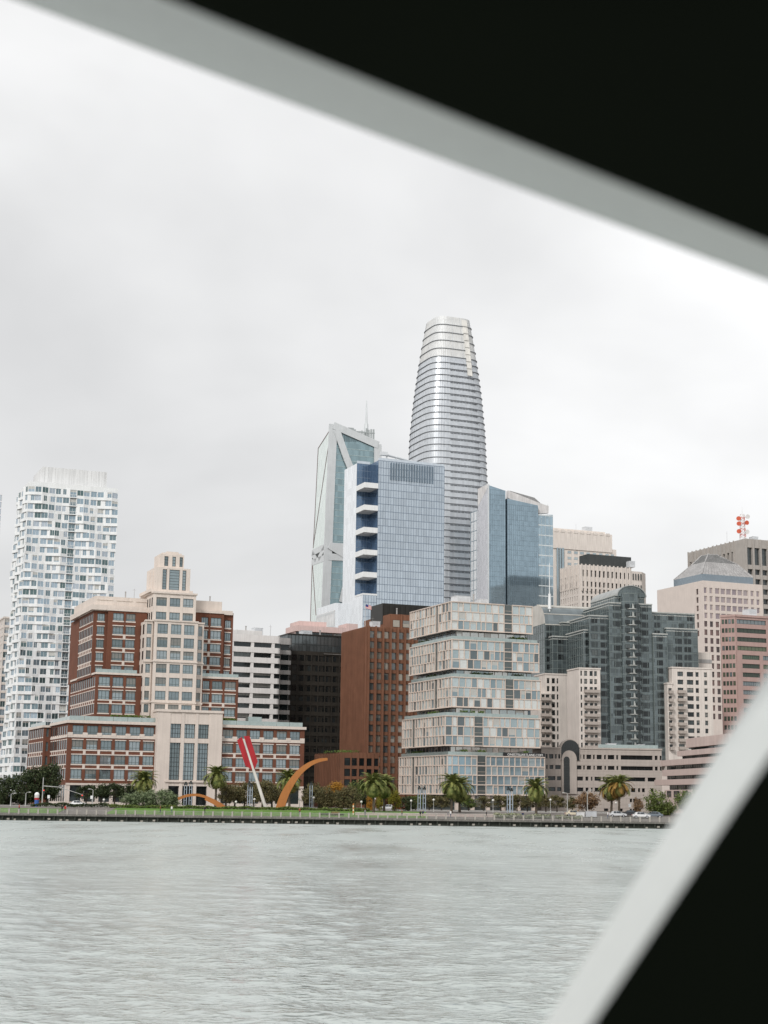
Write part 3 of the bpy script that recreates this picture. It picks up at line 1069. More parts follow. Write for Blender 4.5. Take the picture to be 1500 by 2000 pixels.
# ------------------------------------------------------------------ white twisting residential tower
def twisting_tower():
    s = Site('residential_tower', 'tall white apartment tower with twisting bay windows', 55, 949, 556, cat='tower')
    zt = s.fz(56, 949)
    W = s.fu(231, 958)
    D = s.L(35, 962)[0]
    fh = 3.17
    nfl = int(zt // fh) - 1
    nF, nL = 13, 8
    bal = 6
    wall, core = MB(), MB()
    winz = []

    def off(t, k, per, ph):
        x = (t / per - k / 11.0 + ph) % 1.0
        return 1.7 * max(0.0, 1 - abs(x - .5) * 2.7) - .25

    for k in range(nfl):
        zb = zt - (k + 1) * fh
        pts, seg = [], []
        for i in range(nL + 1):
            t = D * (1 - i / nL)
            if i < nL:
                pts.append((-off(t, k, D / 2.0, .3), t))
        for i in range(nF + 1):
            t = W * i / nF
            d = off(t, k, W / 2.6, .15)
            if i in (bal, bal + 1):
                d = min(d, .2)
            pts.append((t, -d))
        n = len(pts)
        # outward lip of each floor: a band with real depth
        def shift(p, q):
            dx, dy = q[0] - p[0], q[1] - p[1]
            L_ = math.hypot(dx, dy)
            return (-dy / L_, dx / L_)
        inner = []
        for i, p in enumerate(pts):
            a = shift(pts[max(i - 1, 0)], pts[max(i, 1)])
            b = shift(pts[min(i, n - 2)], pts[min(i + 1, n - 1)])
            m = ((a[0] + b[0]) / 2, (a[1] + b[1]) / 2)
            inner.append((p[0] + m[0] * .3, p[1] + m[1] * .3))
        sp = 1.02
        for i in range(n - 1):
            p, q, pi, qi = pts[i], pts[i + 1], inner[i], inner[i + 1]
            isb = (i == nL + bal)
            z0_, z1_ = zb, zb + (sp if not isb else .35)
            wall.face(((*p, z0_), (*q, z0_), (*q, z1_), (*p, z1_)))
            wall.face(((*p, z1_), (*q, z1_), (*qi, z1_), (*pi, z1_)))
            wall.face(((*pi, z0_), (*qi, z0_), (*q, z0_), (*p, z0_)))
            dx, dy = q[0] - p[0], q[1] - p[1]
            L_ = math.hypot(dx, dy)
            ax = (dx / L_, dy / L_)
            nrm = (ax[1], -ax[0])
            fcx = Face(p, ax, nrm)
            inr = Face(pi, ((qi[0] - pi[0]) / L_, (qi[1] - pi[1]) / L_), nrm)
            if isb:
                # recessed balcony: slab, dark back, railing
                wall.fbox(fcx, 0, L_, -1.6, .25, zb, zb + .25)
                s.win(ST_MIRA, L_ * .95, fh - .5, fcx, L_ / 2, zb + .3, -.46, rnd.choice((0, 2, 2, 1, 4)))
                for e in (.12, .37, .63, .88):
                    wall.fbox(fcx, L_ * e - .04, L_ * e + .04, .16, .22, zb + .25, zb + 1.2)
                wall.fbox(fcx, 0, L_, .14, .24, zb + 1.2, zb + 1.3)
                for e in (0, L_):
                    wall.fbox(fcx, e - .1, e + .1, -.8, -.02, zb, zb + fh)
                continue
            fr = rnd.choice((.86, .86, .72, .6, .92))
            if i < nL:
                fr = rnd.choice((.8, .65, .5))
            if rnd.random() < .12:
                fr = .5
            w = L_ * fr
            c = L_ * (.5 + rnd.choice((-1, 0, 1)) * (1 - fr) * .45)
            for a, b in gaps([(c - w / 2, c + w / 2)], 0, L_):
                wall.fbox(fcx, a, b, -.35, -.03, zb + sp, zb + fh + .001)
            if zb > 6:
                s.win(ST_MIRA, w, fh - sp, fcx, c, zb + sp, -.25, rnd.choice((2, 4, 0, 2, 1)) if k > 17 else None)  # lower floors weighted darker: reflections of buildings opposite put into glass colour
        poly = [(p[0] + .42, p[1]) if j < nL else p for j, p in enumerate(inner)]
        core.prism([(a, b + .25) for a, b in inner] + [(W - .3, D * .9), (.8, D * .9)], zb, zb + fh, 0, top=False)
    # right return wall
    wall.box(W - .35, W - .02, .4, D * .9, 0, zt)
    # parapet and roof screen
    wall.box(.3, W - .1, .2, D * .9, zt - .05, zt + 1.9)
    v0 = 4.0
    u0 = s.fu(83, 925, v0)
    u1 = s.fu(209, 930, v0)
    zs = s.fz(83, 911, v0)
    d1 = s.L(66, 925, u0)[0] - v0
    sc = MB()
    sc.box(u0, u1, v0, v0 + d1, zt, zs)
    for i in range(18):
        a = u0 + (u1 - u0) * (i + .5) / 18
        sc.box(a - .05, a + .05, v0 - .06, v0, zt + 1.9, zs - .1)
    sc.build('roof_screen', M('roof screen panel', (.66, .66, .66), .6, var=.03), s.e)
    wall.build('wall', WHITE, s.e)
    core.build('core', BLACKI, s.e)
    s.finish(300)

twisting_tower()

# ------------------------------------------------------------------ far towers on the left edge
def edge_block():
    s = Site('apartment_block', 'pale gridded apartment block behind the white twisting tower', 8, 1207, 690)
    wall = MB()
    W, D, zt = 9, 30, s.fz(8, 1207)
    wall.box(.4, W, .4, D, 0, zt)
    rows = [(a, b) for a, b in even(int(zt / 3.6), 0, zt, .72)]
    facade(wall, s, front(), 0, W, 0, zt, even(3, 0, W, .72), rows, .4, ST_MIRA)
    facade(wall, s, left(), .4, D, 0, zt, even(8, .4, D, .72), rows, .4, ST_MIRA)
    wall.box(-.2, W, -.2, D, zt - .02, zt + .7)
    wall.build('wall', PALE, s.e)
    s.finish(120)
    t = Site('apartment_tower', 'slim pale glass tower rising beyond the white twisting tower', -40, 965, 780, cat='tower')
    c, m = MB(), MB()
    W = t.fu(4, 968)
    zt = t.fz(4, 966)
    c.box(0, W, 0, 25, 0, zt)
    c.build('glass', G('pale blue curtain glass', (.52, .57, .6), .6, .1, .12, (1.5, 1.5, 3.6)), t.e)
    curtain(m, front(), 0, W, 0, zt, 1.6, 3.6, .15, .5)
    m.build('mullions', WHITE, t.e, kind='stuff')

edge_block()

# ------------------------------------------------------------------ white banded offices and dark glass offices
def banded():
    s = Site('banded_office_building', 'white office block with long horizontal bands between dark window strips', 447, 1239, 560)
    wall = MB()
    X = lambda x: 440 + .25333 * x
    Yv = lambda y: 1180 + .25333 * y
    zt = s.fz(*z5(250, 238))
    u0, uE = s.fu(*z5(-120, 400)), s.fu(*z5(428, 400))
    rows = [(s.fz(500, Yv(b)), s.fz(500, Yv(a))) for a, b in [(294 + 78.6 * i, 331 + 78.6 * i) for i in range(11)]]
    cols = [(s.fu(X(a), 1300), s.fu(X(b), 1300)) for a, b in ((-90, 40), (62, 197), (219, 356), (378, 426))]
    r = 1.1
    wall.box(u0 + r, uE - 1.2, r, 30, 0, zt)
    for a, b in gaps(cols[:-1], u0, cols[-1][0]):
        wall.fbox(front(), a, b, -r, -.12, 0, zt)
    f = front()
    # spandrel bands run past the piers and end in a rounded nose
    for c, d in gaps(rows, 0, zt):
        if d < 8:
            continue
        poly = [(u0, r), (u0, 0), (uE - 1.4, 0)]
        for j in range(1, 7):
            t = math.pi / 2 * j / 6
            poly.append((uE - 1.4 + 1.4 * math.sin(t), 1.4 - 1.4 * math.cos(t)))
        poly += [(uE, 6), (u0, 6)]
        wall.prism(poly, c, d, 0, True, True)
    for a, b in cols:
        for c, d in rows:
            s.win(ST_BAND, b - a, d - c, f, (a + b) / 2, c, -r + .03)
    # grey end wing, set back
    gv = 7.0
    g = MB()
    g0, g1 = s.fu(548, 1350, gv), s.fu(568.5, 1350, gv)
    grow = [(s.fz(558, Yv(b), gv), s.fz(558, Yv(a), gv)) for a, b in [(311 + 77.0 * i, 356 + 77.0 * i) for i in range(9)]]
    g.box(g0 - 3, g1 - .9, gv + 1, gv + 15, 0, s.fz(558, 1246, gv))
    for c, d in gaps(grow, 0, s.fz(558, 1246, gv)):
        if d < 8:
            continue
        poly = [(g0 - 3, gv), (g1 - 1.2, gv)]
        for j in range(1, 6):
            t = math.pi / 2 * j / 5
            poly.append((g1 - 1.2 + 1.2 * math.sin(t), gv + 1.2 - 1.2 * math.cos(t)))
        poly += [(g1, gv + 8), (g0 - 3, gv + 8)]
        g.prism(poly, c, d, 0, True, True)
    g.build('end_wing', GREYC, s.e)
    for c, d in grow:
        s.win(ST_DKB, g1 - g0 - 1.0, d - c, front(0, gv), (g0 + g1) / 2 - .5, c, -.97, 2)
    wall.box(s.fu(*z5(40, 220), 6), s.fu(*z5(285, 220), 6), 6, 20, zt, s.fz(*z5(200, 203), 6))
    wall.build('wall', WHITEC, s.e)
    s.finish(120)

banded()


def dark_glass():
    s = Site('dark_office_building', 'dark brown glass office block beside the white banded block', 568, 1240, 585)
    c, m = MB(), MB()
    Yv = lambda y: 1180 + .25333 * y
    uE = s.fu(690, 1240)
    zt = s.fz(600, 1241)
    zm = s.fz(600, Yv(378))
    c.box(0, uE, 0, 26, 0, zm, 1)
    c.box(-1, uE, .4, 26, zm, zt, 0)
    c.box(-1.2, uE, .2, 26, zt, zt + .5, 2)
    c.build('glass', [G('smoke glass upper', (.10, .115, .12), .5, .1, .25, (1.5, 1.5, 3.9)), M('bronze cladding', (.016, .0135, .010), .6, var=.15, streak=.1), DARKM], s.e)
    curtain(m, front(0, .4), -1, uE, zm, zt, 1.5, 3.9, .12, .18, 0)
    curtain(m, front(), 0, uE, 0, zm, 2.9, 3.9, .5, 1.5, 1, .3)
    m.build('mullions', [FRAMED, M('bronze spandrel', (.024, .020, .015), .7, var=.2, streak=.1)], s.e, kind='stuff')
    rows = [(zm - 3.9 * (i + 1) + 1.0, zm - 3.9 * (i + 1) + 3.1) for i in range(12)]
    for a, b in even(int(uE / 2.9), 0, uE, .62):
        for p, q in rows:
            s.win(ST_DKB, b - a, q - p, front(), (a + b) / 2, p, .05)
    # ledge and corner blocks
    k = MB()
    k.box(s.fu(*z5(757, 376)), uE, -.6, .4, zm - .15, zm + .15)
    k.build('ledge', M('ledge stone', (.14, .13, .12), .9), s.e)
    s.finish(200)
    # pink roofed block behind
    p = Site('pink_roofed_building', 'low pink roof block with window band showing above the dark glass offices', *z5(552, 170), 640)
    b = MB()
    uR = p.fu(*z5(935, 200))
    d = p.L(*z5(474, 200))[0]
    za, zb = p.fz(*z5(600, 210)), p.fz(*z5(600, 166))
    b.box(-.5, uR, -.5, d, za, zb)
    b.box(0, uR - 1, 1.5, d, 0, za - .01)
    b.box(p.fu(*z5(570, 150), 6), p.fu(*z5(780, 150), 6), 6, 18, zb, p.fz(*z5(600, 130), 6))
    b.box(p.fu(*z5(935, 160), 5), p.fu(*z5(1022, 165), 5), 5, 15, zb - 3, p.fz(*z5(960, 150), 5))
    b.build('wall', PINKROOF, p.e)
    for x0, x1 in even(4, 0, uR, .93):
        p.win(dict(ST_BAND, nx=3), x1 - x0, 4.5, front(0, 1.5), (x0 + x1) / 2, za - 4.6, .05, 1)
    p.finish(50)

dark_glass()

# ------------------------------------------------------------------ brown brick offices
def brown_offices():
    s = Site('brown_brick_building', 'brown brick office slab with ribbed blind flank and square tinted windows', 716, 1223, 545)
    wall = MB()
    X = lambda x: 440 + .25333 * x
    Yv = lambda y: 1180 + .25333 * y
    zt = s.fz(716, 1223)
    uE = s.fu(830, 1240)
    d = s.L(668, 1235)[0]
    r = .7
    rows = [(s.fz(745, Yv(b)), s.fz(745, Yv(a))) for a, b in [(209 + 80.2 * i, 262 + 80.2 * i) for i in range(15)]]
    wall.box(r, uE, r, d, 0, zt)
    xs = [s.fu(X(v), 1350) for v in (1105, 1147, 1163, 1205, 1219, 1262, 1277, 1318, 1334, 1374, 1390, 1430, 1446, 1486)]
    cols = [(xs[i], xs[i + 1]) for i in range(0, len(xs), 2)]
    facade(wall, s, front(), 0, uE, 0, zt, cols, rows, r, ST_TAN, 0, None, 0, -.3, lambda a, z: 3 if rnd.random() < .25 else rnd.choice((0, 1, 2)))
    for a, b in gaps(cols, cols[0][0] - .5, uE):
        m = (a + b) / 2
        wall.fbox(front(), m - .28, m + .28, 0, .55, 0, zt + .2)
    # ribbed flank
    wall.fbox(left(), r, d, -r, 0, 0, zt)
    for a, b in even(22, 1.0, d, .45):
        wall.fbox(left(), a, b, 0, .3, 0, zt - .3)
    # taller rear part
    tv = 9
    u0 = s.fu(762, 1200, tv)
    z2_ = s.fz(762, 1199, tv)
    d2 = s.L(711, 1211, u0)[0]
    wall.box(u0, uE, tv, d2, zt - 1, z2_)
    rr = [(s.fz(780, Yv(178), tv), s.fz(780, Yv(124), tv))]
    for a, b in even(4, u0 + .5, u0 + 16, .7):
        s.win(ST_TAN, b - a, rr[0][1] - rr[0][0], front(0, tv), (a + b) / 2, rr[0][0], .05)
        wall.fbox(front(0, tv), b + .3, b + .9, 0, .5, zt, z2_)
    wall.build('wall', BROWN, s.e)
    ph = MB()
    pa, pb = s.fu(*z6(685, 1830), 16), s.fu(*z6(1100, 1830), 16)
    ph.box(pa, pb, 16, 28, z2_ - 3, s.fz(*z6(760, 1822), 16))
    for a, b in even(9, pa, pb, .6):
        ph.box(a, b, 15.8, 16, z2_ - 1, s.fz(*z6(760, 1835), 16))
    ph.build('penthouse', DARKM, s.e)
    # lower annex
    av = -22
    an = MB()
    a0 = s.fu(*z5(885, 1200), av)
    a1 = s.fu(*z5(1185, 1200), av)
    za = s.fz(*z5(900, 1143), av)
    an.box(a0 + .5, a1, av + .5, -.3, 0, za)
    ar = [(s.fz(690, Yv(b), av), s.fz(690, Yv(a), av)) for a, b in ((1186, 1245), (1270, 1327), (1350, 1400))]
    ac = [(s.fu(X(a), 1490, av), s.fu(X(b), 1490, av)) for a, b in ((918, 966), (975, 1017), (1032, 1073), (1090, 1131), (1147, 1182))]
    facade(an, s, front(0, av), a0, a1, 0, za, ac, ar, .5, ST_DKB, 0, None, 0, -.2)
    ad = s.L(*z5(690, 1200), a0)[0] - av
    an.fbox(left(a0, av), .5, ad, -.5, 0, 0, za)
    an.box(a0, a0 + 4, av + 1, av + ad, 0, za - .05)
    for a, b in even(16, .6, ad, .45):
        an.fbox(left(a0, av), a, b, 0, .25, 0, za - .3)
    an.build('annex', BROWN, s.e)
    leaf_strip('roof_planting', s.e, a0 + 1, a0 + 9, av + 2, -2, za, za + 1.0, 300, HEDGEM, .3)
    # low dark wall left of the annex
    s.finish(200)
    f = tag(empty('flagpole', s.o + s.U * s.fu(713, 1220, 3) + s.V * 3 + Vector((0, 0, zt))), 'thin flagpole with small red and white flag on the brown brick roof', 'flagpole')
    mb = MB()
    mb.tube((0, 0, 0), (0, 0, 8.5), .1, .05, 6)
    mb.build('pole', WHITE, f)
    mb = MB()
    n = 8
    for j in range(7):
        for i in range(n):
            x0, x1 = 2.2 * i / n, 2.2 * (i + 1) / n
            w = lambda x: .18 * math.sin(x * 3)
            dr = lambda x: -.35 * x
            z0, z1 = 6.9 + j * .2, 7.1 + j * .2
            m = 2 if (i < 4 and j > 2) else j % 2
            mb.face(((x0, w(x0), z0 + dr(x0)), (x1, w(x1), z0 + dr(x1)), (x1, w(x1), z1 + dr(x1)), (x0, w(x0), z1 + dr(x0))), m)
    mb.build('flag', [M('flag red', (.5, .06, .05)), M('flag white', (.75, .72, .7)), M('flag blue', (.04, .06, .2))], f)

brown_offices()

# ------------------------------------------------------------------ stacked-box residences
def colsplit(a, b, lo, hi, gap, rg):
    out, t = [], a + gap
    while t < b - lo * .6:
        w = min(rg.uniform(lo, hi), b - gap - t)
        if b - gap - (t + w) < lo * .6:
            w = b - gap - t
        out.append((t, t + w))
        t += w + gap
    return out


def residences():
    s = Site('residence_building', 'stack of champagne framed glass boxes with planted recessed terraces between', *s1(495, 1540), 470)
    X = lambda x: 760 + .23 * x
    Yv = lambda y: 1160 + .23 * y
    fr, core, dk = MB(), MB(), MB()
    rg = random.Random(3)
    # (corner x, left x, right x, gap0, gap1, top y, bottom y, floors, v, left gap)
    blocks = [(530, 175, 1220, 980, 1045, 60, 305, 3, 4.0, (395, 415), 1),
              (535, 170, 1275, 980, 1045, 380, 637, 3, 4.0, (388, 412), 0),
              (532, 165, 1290, 990, 1057, 700, 962, 3, 4.0, (383, 408), 0),
              (478, 108, 1285, 725, 797, 1030, 1290, 3, 1.0, (194, 217), 0),
              (495, 80, 1325, 750, 822, 1365, 1706, 4, 0.0, (190, 213), 0)]
    prev = None
    for bi, (xc, xl, xr, g0, g1, yt, yb, nf, v, lg, topb) in enumerate(blocks):
        ym = Yv((yt + yb) / 2)
        u0, u1 = s.fu(X(xc), ym, v), s.fu(X(xr), ym, v)
        ga, gb = s.fu(X(g0), ym, v), s.fu(X(g1), ym, v)
        za, zb = s.fz(X(xc), Yv(yb), v), s.fz(X(xc), Yv(yt), v)
        D = s.L(X(xl), ym + 15, u0)[0] - v
        r = .32
        core.box(u0 + r, u1 - .1, v + r, v + D, za + .1, zb - .1)
        fh = (zb - za - .5) / nf
        for f in range(nf):
            b0 = za + .25 + f * fh
            row = [(b0 + .12, b0 + fh - .12)]
            off = rg.uniform(0, .6)
            for p, q in ((u0, ga), (gb, u1)):
                cs = colsplit(p, q, 1.35, 2.5, .17, rg)
                sh = None
                facade(fr, s, front(0, v), p, q, b0, b0 + fh, cs, row, r, ST_LANEB if bi == 4 else ST_LANE, 0, None, 0, -.02,
                       (lambda a, c: rnd.choice((3, 3, 1))) if (topb and f > 0) or (bi == 2 and f == 0 and p == gb) else  # top rows take paler panes: bright reflections put into the glass colour
                       None)
            la, lb = s.L(X(lg[1]), ym, u0)[0] - v, s.L(X(lg[0]), ym, u0)[0] - v
            for p, q in ((r, la), (lb, D)):
                cs = colsplit(p, q, 1.4, 2.4, .3, rg)
                facade(fr, s, left(u0, v), p, q, b0, b0 + fh, cs, row, r, ST_LANE, 0, None, .04, -.02, (lambda a, c: rnd.choice((3, 1, 0, 3, 4))) if topb else (lambda a, c: rnd.choice((0, 1, 3, 4, 2, 1))))
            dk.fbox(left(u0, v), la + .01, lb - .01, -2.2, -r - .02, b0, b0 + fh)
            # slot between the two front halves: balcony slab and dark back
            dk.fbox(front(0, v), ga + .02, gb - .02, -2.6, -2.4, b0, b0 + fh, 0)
            fr.fbox(front(0, v), ga + .02, gb - .02, -2.4, -.12, b0 - .14, b0 + .14)
            fr.fbox(front(0, v), ga + .02, gb - .02, -.25, -.18, b0 + 1.0, b0 + 1.08)
            s.win(dict(ST_LANE, nx=1) if False else ST_SLOT, gb - ga - .2, fh - .6, front(0, v), (ga + gb) / 2, b0 + .2, -2.36)
            g = MB()
        for z in (za, zb - .25):
            for p, q in ((u0, ga), (gb, u1)):
                fr.fbox(front(0, v), p - (.12 if p == u0 else 0), q, -r, .12, z, z + .25)
            fr.fbox(left(u0, v), -.0, D, -r, .11, z, z + .25)
        fr.box(u0 + .5, u1 - .5, v + .5, v + D - .5, zb - .3, zb - .02)
        if prev is not None:
            # recessed storey between this box and the one above it
            pz, pu0, pu1, pv = prev
            ins = 2.4
            ri = MB()
            vv, uu = max(v, pv) + ins, max(u0, pu0) + ins
            core.box(uu, min(u1, pu1) - 1.5, vv, vv + D - 4, zb - .05, pz + .05)
            for p, q in colsplit(uu, min(u1, pu1) - 1.5, 1.6, 3.0, .1, rg):
                s.win(ST_LANE, q - p, pz - zb - .1, front(0, vv), (p + q) / 2, zb + .03, .04, rg.choice((0, 1, 3, 3)))
            for p, q in colsplit(vv, vv + D - 5, 1.8, 3.0, .1, rg):
                s.win(ST_LANE, q - p, pz - zb - .1, left(uu, 0), (p + q) / 2, zb + .03, .04, rg.choice((4, 2, 4)))
            ba = MB()
            for p, q in even(12, u0 + .4, u1 - .4, .98):
                ba.box(p, q, v + .5, v + .55, zb, zb + 1.0)
            for p, q in even(7, v + .5, v + D - 1, .98):
                ba.box(u0 + .4, u0 + .45, p, q, zb, zb + 1.0)
            ba.build('balustrade', BALGL, s.e)
            for _ in range(3):
                p = rg.uniform(u0 + 2, u1 - 5)
                leaf_strip('terrace_planting', s.e, p, p + rg.uniform(1.5, 3.5), v + .9, v + 1.9, zb, zb + 1.7, 160, HEDGEM, .25)
            p = rg.uniform(v + 3, v + D - 10)
            leaf_strip('terrace_planting', s.e, u0 + .9, u0 + 1.9, p, p + 8, zb, zb + 1.6, 260, HEDGEM, .25)
        prev = (za, u0, u1, v)
    # lobby
    zl = prev[0]
    core.box(3, u1 - 2, 3, 30, 0, zl + .1)
    for p, q in even(14, 3, u1 - 2, .94):
        s.win(ST_LANE, q - p, zl - 1.2, front(0, 3), (p + q) / 2, 1.0, .05, rg.choice((0, 2, 4)))
    for p, q in even(6, 1, u1 - 1, .1):
        fr.box(p - .3, q + .3, .6, 1.4, 0, zl)
    fr.build('frame', BEIGEF, s.e)
    core.build('core', G('core glass', (.10, .12, .12), .3), s.e)
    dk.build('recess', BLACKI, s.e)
    s.finish(300)
    # name board on the terrace above the lowest box
    sb = tag(empty('name_sign', s.o), 'dark rooftop board with pale web address on the lowest stacked box', 'sign')
    sb.rotation_euler = (0, 0, s.yaw)
    v = .3
    a, b = s.fu(983, 1474, v), s.fu(1064.5, 1474, v)
    zA, zB = s.fz(1024, 1478, v), s.fz(1024, 1470.5, v)
    mb = MB()
    mb.box(a, b, v, v + .15, zA, zB)
    mb.build('board', SIGNB, sb)
    cu = bpy.data.curves.new('lettering', 'FONT')
    cu.body = 'ONESTEUARTLANE.COM'
    cu.size = 1.0
    cu.align_x = 'CENTER'
    cu.extrude = .03
    for i, ch in enumerate(cu.body):
        if ch not in 'O.' or i in (16,):
            pass
        cu.body_format[i].use_small_caps = i not in (0, 3, 10)
    cu.small_caps_scale = .76
    tmp = bpy.data.objects.new('lettering_curve', cu)
    COL.objects.link(tmp)
    dg = bpy.context.evaluated_depsgraph_get()
    me = bpy.data.meshes.new_from_object(tmp.evaluated_get(dg))
    bpy.data.objects.remove(tmp)
    me.materials.clear()
    me.materials.append(SIGNW)
    xs = [q.co.x for q in me.vertices]
    k = (b - a) * .84 / max(1e-3, max(xs) - min(xs))
    o = link('lettering', me, sb)
    o.rotation_euler = (math.pi / 2, 0, 0)
    o.scale = (k, (zB - zA) * .62 / .73, 1)
    o.location = ((a + b) / 2 + .3, v - .03, zA + (zB - zA) * .2)

ST_SLOT = dict(frame=FRAMEG, glass=GL_DARK, nx=2, fw=.1, dp=.1, wt=[2, 2, 1, 3])
residences()

# ------------------------------------------------------------------ blue glass tower with corner balconies
def balcony_tower():
    s = Site('glass_tower', 'blue glass office tower with white angular balconies stacked at its corner', *z6(529, 1000), 838, cat='tower')
    GB = G('blue curtain glass', (.50, .565, .625), .72, .07, .09, (1.55, 1.55, 4.05))
    GW = G('sky glare curtain glass', (.86, .88, .90), .8, .22, .04, (1.55, 1.55, 4.05))  # flank glass near white: bright sky reflection put into its colour
    GD = G('deep blue glass', (.13, .20, .30), .6, .08, .12, (1.55, 1.55, 4.05))
    zt = s.fz(*z6(650, 605))
    uE = s.fu(*z6(1208, 700))
    un = s.fu(*z6(645, 900))
    vn = s.L(*z6(462, 900))[0]
    vE = s.L(*z6(360, 800))[0]
    c = MB()
    zN = s.fz(*z6(529, 1745))
    # body with the corner notched out above the top of the lower block
    c.box(un, uE, 0, vE, zN, zt, 0)
    c.box(0, un, vn, vE, zN, zt, 1)
    c.box(0, uE, 0, vE, 0, zN, 0)
    c.face(((-.05, 0, 0), (-.05, vE, 0), (-.05, vE, zN), (-.05, 0, zN)), 1)
    c.face(((-.05, vn, zN), (-.05, vE, zN), (-.05, vE, zt), (-.05, vn, zt)), 1)
    c.face(((.02, vn - .05, zN), (un, vn - .05, zN), (un, vn - .05, zt), (.02, vn - .05, zt)), 2)
    c.face(((un - .05, 0, zN), (un - .05, vn, zN), (un - .05, vn, zt), (un - .05, 0, zt)), 2)
    c.build('glass', [GB, GW, GD], s.e)
    m = MB()
    curtain(m, front(), un, uE, 0, zt, 1.55, 4.05, .15, .28)
    curtain(m, front(), 0, un, 0, zN, 1.55, 4.05, .15, .28)
    curtain(m, front(0, vn), 0, un, zN, zt, 1.55, 4.05, .13, .24)
    m.build('mullions', M('blue grey mullion', (.22, .27, .34), .5, metal=.3), s.e, kind='stuff')
    # wide louvre screen near the top
    lo = MB()
    la, lb = s.fu(*z6(745, 700)), s.fu(*z6(1118, 730))
    z0, z1_ = s.fz(*z6(900, 785)), s.fz(*z6(900, 640))
    for a, b in even(17, la, lb, .45):
        lo.fbox(front(), a, b, .1, .5, z0, z1_)
    lo.build('louvre_screen', M('louvre blue grey', (.15, .20, .25), .6), s.e)
    # balconies: white angular trays wrapping the corner
    for i in range(5):
        yv = 790 + 190 * i
        zz = s.fz(*z6(529, yv))
        b = MB()
        th = 2.9
        b.prism([(-.2, -.2), (un, -.2), (un, vn), (-.2, vn)], zz - th, zz - th + .5, 0, True, True)
        b.box(-.2, un, -.2, .15, zz - th + .5, zz)
        b.box(-.2, .15, .15, vn, zz - th + .5, zz)
        b.build('balcony', WHITE, s.e)
    for z in (zN,):
        b = MB()
        b.box(-.2, un + .2, -.2, vn, z - .1, z + .8)
        b.build('terrace', WHITE, s.e)
    g = MB()
    g.box(un + .1, uE - .1, .2, .5, zt, zt + 1.6)
    g.box(.1, un, vn + .2, vn + .5, zt, zt + 1.6)
    g.build('parapet', G('parapet glass', (.6, .66, .72), .5), s.e)
    cr = MB()
    ca = s.fu(*z6(680, 580), 6)
    cb = s.fu(*z6(945, 610), 6)
    cr.tube((ca, 6, zt + 5.5), (cb, 6, zt + 2.5), .8, .6, 8)
    for t in (.15, .45, .8):
        cr.box(ca + (cb - ca) * t - .4, ca + (cb - ca) * t + .4, 5.6, 6.4, zt - 1, zt + 4.5 - 2 * t)
    cr.box(ca - 1, ca + 3, 5, 7, zt + 4.5, zt + 6.5)
    cr.build('cleaning_crane', ALU, s.e)
    # lower wing on the flank
    w = MB()
    wv0 = s.L(*z6(350, 1850))[0]
    wu = s.fu(*z6(280, 1900), wv0)
    we = s.L(*z6(125, 1950), wu)[0]
    zw = s.fz(*z6(280, 1815), wv0)
    w.box(wu, .3, wv0, we, 0, zw, 0)
    w.box(wu - .1, wu, wv0, we, 0, zw - 4, 1)
    w.build('side_wing', [GW, M('pale panel', (.7, .7, .7))], s.e)
    mm = MB()
    curtain(mm, left(wu - .1, 0), wv0 + 1, we, 8, zw - 5, 3.2, 8.0, .9, 1.2)
    mm.build('wing_fins', STEELW, s.e, kind='stuff')

balcony_tower()

